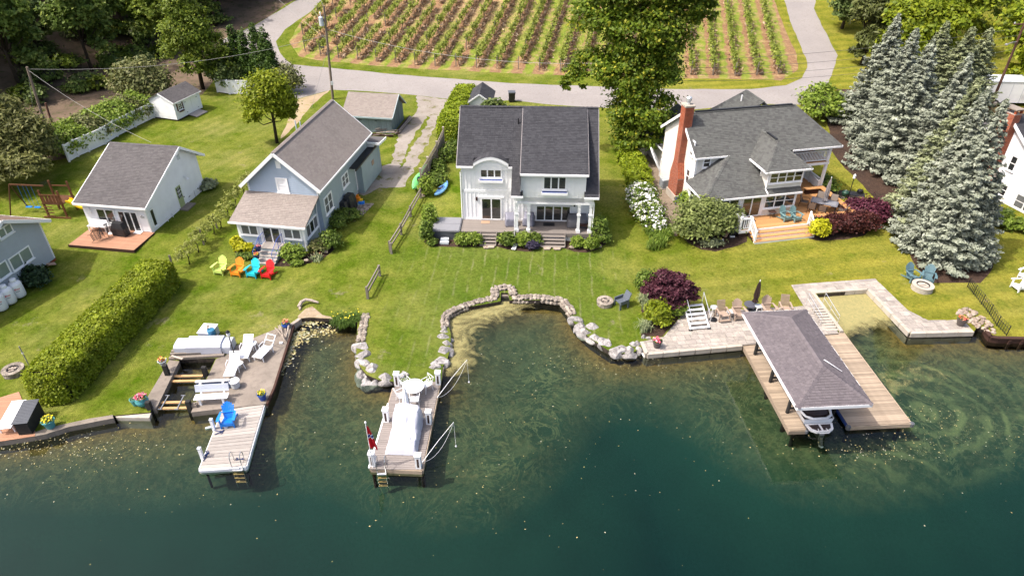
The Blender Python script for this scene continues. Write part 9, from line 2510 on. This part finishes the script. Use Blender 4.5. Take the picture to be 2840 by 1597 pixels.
# dead brush along the foot of the rows
C=[]
for x,y,k,j in vis:
 n=30;a=NP.uniform(-1.0,1.0,n);b=.35+NP.normal(size=n)*.28
 C.append(np.stack([x+b*cr+a*sr,y-b*sr+a*cr,tz(x,y)+.04+np.abs(NP.normal(size=n))*.16],1))
C=np.concatenate(C);quads('dead_brush',C,NP.normal(size=C.shape)+np.array([0,0,.7]),.16+.16*NP.random(len(C)),F['brush'],None,2.2,kind='stuff')
# ------------------------------------------------------------------ utility poles and lines
def pole(label,loc,h,lean,mat,r=.14,arm=None,group=None):
 t=thing('utility_pole',label,'utility pole',(*loc,tz(*loc)),0)
 top=Vector((lean[0],lean[1],h));m=MB();m.tube([(0,0,-.3),top*.5,top],r,10,r*.72);m.build('pole_shaft',M[mat],t);return t,top
p=(-19.92,74.42)
t,top=pole('tall grey utility pole with a transformer between the round tree and the grey shed',p,9.75,(.45,.3),'pole_wood')
f=Vector((.4,.26,8.6));m=MB();m.lathe([(.2,-.55),(.24,-.5),(.24,.3),(.2,.36),(.05,.4)],(f.x-.42,f.y-.1,f.z-.3),14);m.build('transformer',M['shelf_grey'],t);m=MB();m.tube([(f.x-.42,f.y-.1,f.z+.1),(f.x-.42,f.y-.1,f.z+.5)],.05,8);m.lathe([(.07,0),(.09,.05),(.06,.15)],(f.x-.42,f.y-.1,f.z+.4),8);m.build('bushing',M['white'],t)
m=MB();m.beam((f.x-.3,f.y,f.z-.3),(f.x,f.y,f.z-.3),.08,.3);m.build('bracket',M['black_metal'],t)
m=MB();m.box(.06,.3,-.14,.0,1.6,2.0);m.build('meter_box',M['shelf_grey'],t)
m=MB();m.tube([(-.5,.1,5.6),(-.1,.1,5.6)],.09,8);m.build('splice_case',M['black_plastic'],t)
PT=Vector((*p,tz(*p)))
p2=(-45.61,63.86);t,top2=pole('grey utility pole leaning left beside the thicket at the left edge',p2,6.6,(.35,.3),'pole_wood',.15);P2=Vector((*p2,tz(*p2)))
p3=(-45.56,64.85);t,_=pole('short brown pole stub beside the leaning pole in the thicket',p3,2.9,(.15,.1),'pole_red',.13)
p4=(50.56,70.3);t,top4=pole('red brown utility pole in front of the white trailer at the right edge',p4,9.1,(.25,.3),'pole_red',.15);P4=Vector((*p4,tz(*p4)))
m=MB();m.beam((-.9,.2,8.9),(1.3,.4,8.9),.1,.12);m.build('crossarm',M['pole_red'],t)
m=MB();m.lathe([(.05,0),(.06,.1),(.03,.16)],(-.8,.2,8.96),8);m.build('insulator',M['shelf_grey'],t)
m=MB();m.tube([(.2,.2,7.2),(-.5,-.1,7.25),(-1.1,-.3,7.1)],.04,6);m.lathe([(.05,.1),(.16,0),(.12,-.1)],(-1.15,-.32,7.1),10);m.build('street_lamp_arm',M['tubtop'],t)
M['wire']=paint('cable',(.22,.215,.21,1),.5,.05);M['wire_dark']=paint('dark_cable',(.08,.08,.08,1),.5,.05)
def wire(label,a,b,sag,mat='wire',r=.015,n=14):
 m=MB();a,b=Vector(a),Vector(b);m.tube([a.lerp(b,i/n)-Vector((0,0,sag*4*(i/n)*(1-i/n))) for i in range(n+1)],r,4)
 return tag(m.build('power_line',M[mat]),label,'power line')
wire('utility wire crossing the vineyard edge from the transformer pole to the tall maple',PT+Vector((.4,.3,7.4)),(13.0,62.5,9.0),1.5,r=.017)
wire('upper utility wire from the transformer pole off to the upper left',PT+Vector((.45,.3,9.6)),(-34,110,20),.8,r=.017)
wire('second utility wire from the transformer pole off to the upper left',PT+Vector((.4,.3,7.6)),(-42,118,19.5),1.0)
wire('lower utility wire running into the wood above the left road',PT+Vector((.4,.3,6.2)),(-56,120,22),1.2)
wire('service wire from the leaning left pole across to the arborvitae',P2+Vector((.35,.3,6.4)),PT+Vector((.2,.2,6.8)),1.1,r=.017)
wire('drop wire from the leaning left pole down to the white cottage roof',P2+Vector((.35,.3,6.3)),cw(-3.6,7.6,5.2),.5)
wire('guy wire hanging from the leaning left pole into the thicket',P2+Vector((.3,.2,6.0)),P2+Vector((-.6,-.4,1.4)),.02)
wire('guy wire from the transformer pole down to the dirt track',PT+Vector((.2,.1,5.4)),(*(-21.57,71.52),1.3),.0,r=.016)
for k,(z,w) in enumerate(((8.6,.6),(7.9,.9),(7.1,1.0),(6.5,1.1))):
 wire(ORD[k]+' dark utility wire from the top, between the tall maple and the right pole',(12.6,62.5,7.2+.55*(3-k)),P4+Vector((.2,.2,z)),w,'wire_dark')
# ------------------------------------------------------------------ what floats on the water
s=S('algae_film',.8,.2)
a1=s.noise(.5,8,.62,dist=4.0);a2=s.noise(2.2,7,.68,dist=3.0);ed=s.n('Attribute',attribute_name='cover').outputs['Fac']
cov=s.math('ADD',s.math('MULTIPLY',a1,.62),s.math('MULTIPLY',a2,.38))
al=s.ramp(s.math('ADD',cov,s.math('SUBTRACT',s.math('MULTIPLY',ed,.62),.42)),.42,.72,0,.9)
kc=s.mix(s.ramp(a2,.35,.65),hexc(204,190,128,.62),hexc(168,164,112,.6))
s.col(kc);tr=s.n('BsdfTransparent');mx=s.n('MixShader',{0:al,1:tr.outputs[0],2:s.b.outputs[0]});s.t.links.new(mx.outputs[0],s.out.inputs[0])
def film(name,poly,core,z=WATER+.012,step=.4,fade=1.6,amp=1.0):
 x0,x1,y0,y1=min(p[0] for p in poly),max(p[0] for p in poly),min(p[1] for p in poly),max(p[1] for p in poly)
 pts_=[Vector(p) for p in resample(poly,step,True)];nb=len(pts_);ed_=[(i,(i+1) % nb) for i in range(nb)]
 for x in np.arange(x0,x1,step):
  for y in np.arange(y0,y1,step):
   if inside((x,y),poly):pts_.append(Vector((x,y)))
 v_,e_,f_,*_=delaunay_2d_cdt(pts_,ed_,[],0,1e-4)
 ff_=[f for f in f_ if inside(((v_[f[0]][0]+v_[f[1]][0]+v_[f[2]][0])/3,(v_[f[0]][1]+v_[f[1]][1]+v_[f[2]][1])/3),poly)]
 me=bpy.data.meshes.new(name);me.from_pydata([(p[0],p[1],z) for p in v_],[],[tuple(f) for f in ff_])
 at=me.attributes.new('cover','FLOAT','POINT')
 val=[]
 for p in v_:
  d=min((hypot(p[0]-(a[0]+(b[0]-a[0])*t_),p[1]-(a[1]+(b[1]-a[1])*t_)) for a,b in zip(core[:-1],core[1:]) for t_ in (0,.25,.5,.75,1)))
  val.append(amp*max(0,1-d/fade))
 at.data.foreach_set('value',np.array(val,np.float32))
 return mobj(name,me,s.m,kind='stuff')
film('algae_mat',[(-4.46,35.43),(-0.71,36.69),(1.91,36.77),(1.72,31.34),(-0.83,29.33),(-3.95,29.33),(-4.17,30.32)],[(-0.36,36.35),(-0.95,36.09),(-3.72,34.7),(-3.68,32.78),(-3.51,31.7),(-3.66,30.65)],fade=3.6,amp=1.0)
film('algae_mat',[(20.2,37.26),(24.14,37.79),(24.68,32.91),(26.59,32.78),(25.54,30.76),(22.0,29.97),(20.61,30.36),(20.06,32.96),(20.14,34.6)],[(20.7,36.85),(23.55,37.26),(23.6,36.55),(21.7,35.95),(20.79,35.55)] ,fade=3.9,amp=1.7)
film('algae_mat',[(20.9,30.31),(27.2,31.12),(27.65,29.39),(24.64,24.22),(20.29,23.22),(19.23,24.22),(21.29,25.26)],[(21.22,29.07),(22.58,29.64),(24.35,29.71),(21.85,28.56),(21.13,28.38)],fade=4.0,step=.6,amp=.62)
film('algae_mat',[(17.51,24.73),(19.2,25.0),(20.97,25.0),(24.11,25.54),(22.97,23.46),(20.29,23.22),(18.13,23.46)],[(18.93,24.84),(20.78,24.22),(22.85,24.47)],fade=2.2,step=.6,amp=.5)
film('algae_mat',[(-13.45,34.63),(-11.46,34.57),(-11.25,33.96),(-9.77,33.7),(-9.68,32.54),(-9.27,30.85),(-10.86,30.44),(-12.25,28.5),(-12.94,28.5),(-13.42,31.92),(-13.73,33.96)],[(-13.43,33.44),(-12.6,32.86),(-13.33,32.29)],fade=1.6,amp=.55)
film('algae_mat',[(3.61,35.07),(3.82,34.04),(4.64,32.6),(5.39,31.8),(6.64,30.96),(7.38,31.1),(8.0,31.03),(11.02,31.31),(10.87,30.62),(7.28,30.42),(5.12,30.96),(3.91,32.75)],[(3.75,34.43),(4.63,32.45),(6.59,30.9)],fade=1.0,amp=.62)
# flecks of leaves and scum
water_poly=None
def scatter_flecks(name,regions,size,mat,z=WATER+.02):
 C=[]
 for (cx_,cy_,sx_,sy_,n) in regions:
  C.append(np.stack([cx_+NP.normal(size=n)*sx_,cy_+NP.normal(size=n)*sy_,np.full(n,z)],1))
 C=np.concatenate(C)
 lp=SHORE
 keep=np.array([not inside((c[0],c[1]),LAND) for c in C]);C=C[keep]
 q_=quads(name,C,NP.normal(size=C.shape)*.06+np.array([0,0,1]),size*(.35+1.1*NP.random(len(C)) ** 2),mat,None,1.3,kind='stuff');return q_
F['fleck']=flower('floating_leaf',hexc(214,196,140,.62),hexc(190,176,120,.6),hexc(150,150,96,.55),hexc(206,204,176,.6))
a=(-12.89,32.92);b=(-13.21,30.44);c=(-22.78,24.42);d=(4.64,30.62);e=(20.91,24.47);f=(-1.73,24.85);g=(-24.87,24.02)
w1=(-13.05,33.05);w2=(-12.79,34.3);w3=(-11.74,33.44);w4=(-13.44,32.42);w5=(-13.25,31.56)
scatter_flecks('floating_scum',[(w1[0],w1[1],.4,.35,260),(w2[0],w2[1],.35,.14,110),(w3[0],w3[1],.35,.4,90),(w4[0],w4[1],.3,.3,130),(w5[0],w5[1],.2,.4,90),(b[0]-.1,b[1],.15,.6,120)],.13,F['fleck'])
scatter_flecks('floating_leaves',[(a[0]+1,a[1]-2,2.0,2.0,260),(c[0],c[1]-.3,3.0,.6,300),(g[0],g[1]-.3,3,.5,300),(d[0],d[1],3.5,.7,260),(e[0],e[1],4,1.0,260),(e[0]-3,e[1]-.8,1.5,.3,90),(e[0]+2,e[1]+1.8,1.2,.5,70),(f[0],f[1],3.0,3.0,120),(0,23,16,3,150),(-18,22.5,6,1.5,110),(22,25,6,2.5,160),(10,28,5,2,70)],.055,F['fleck'])
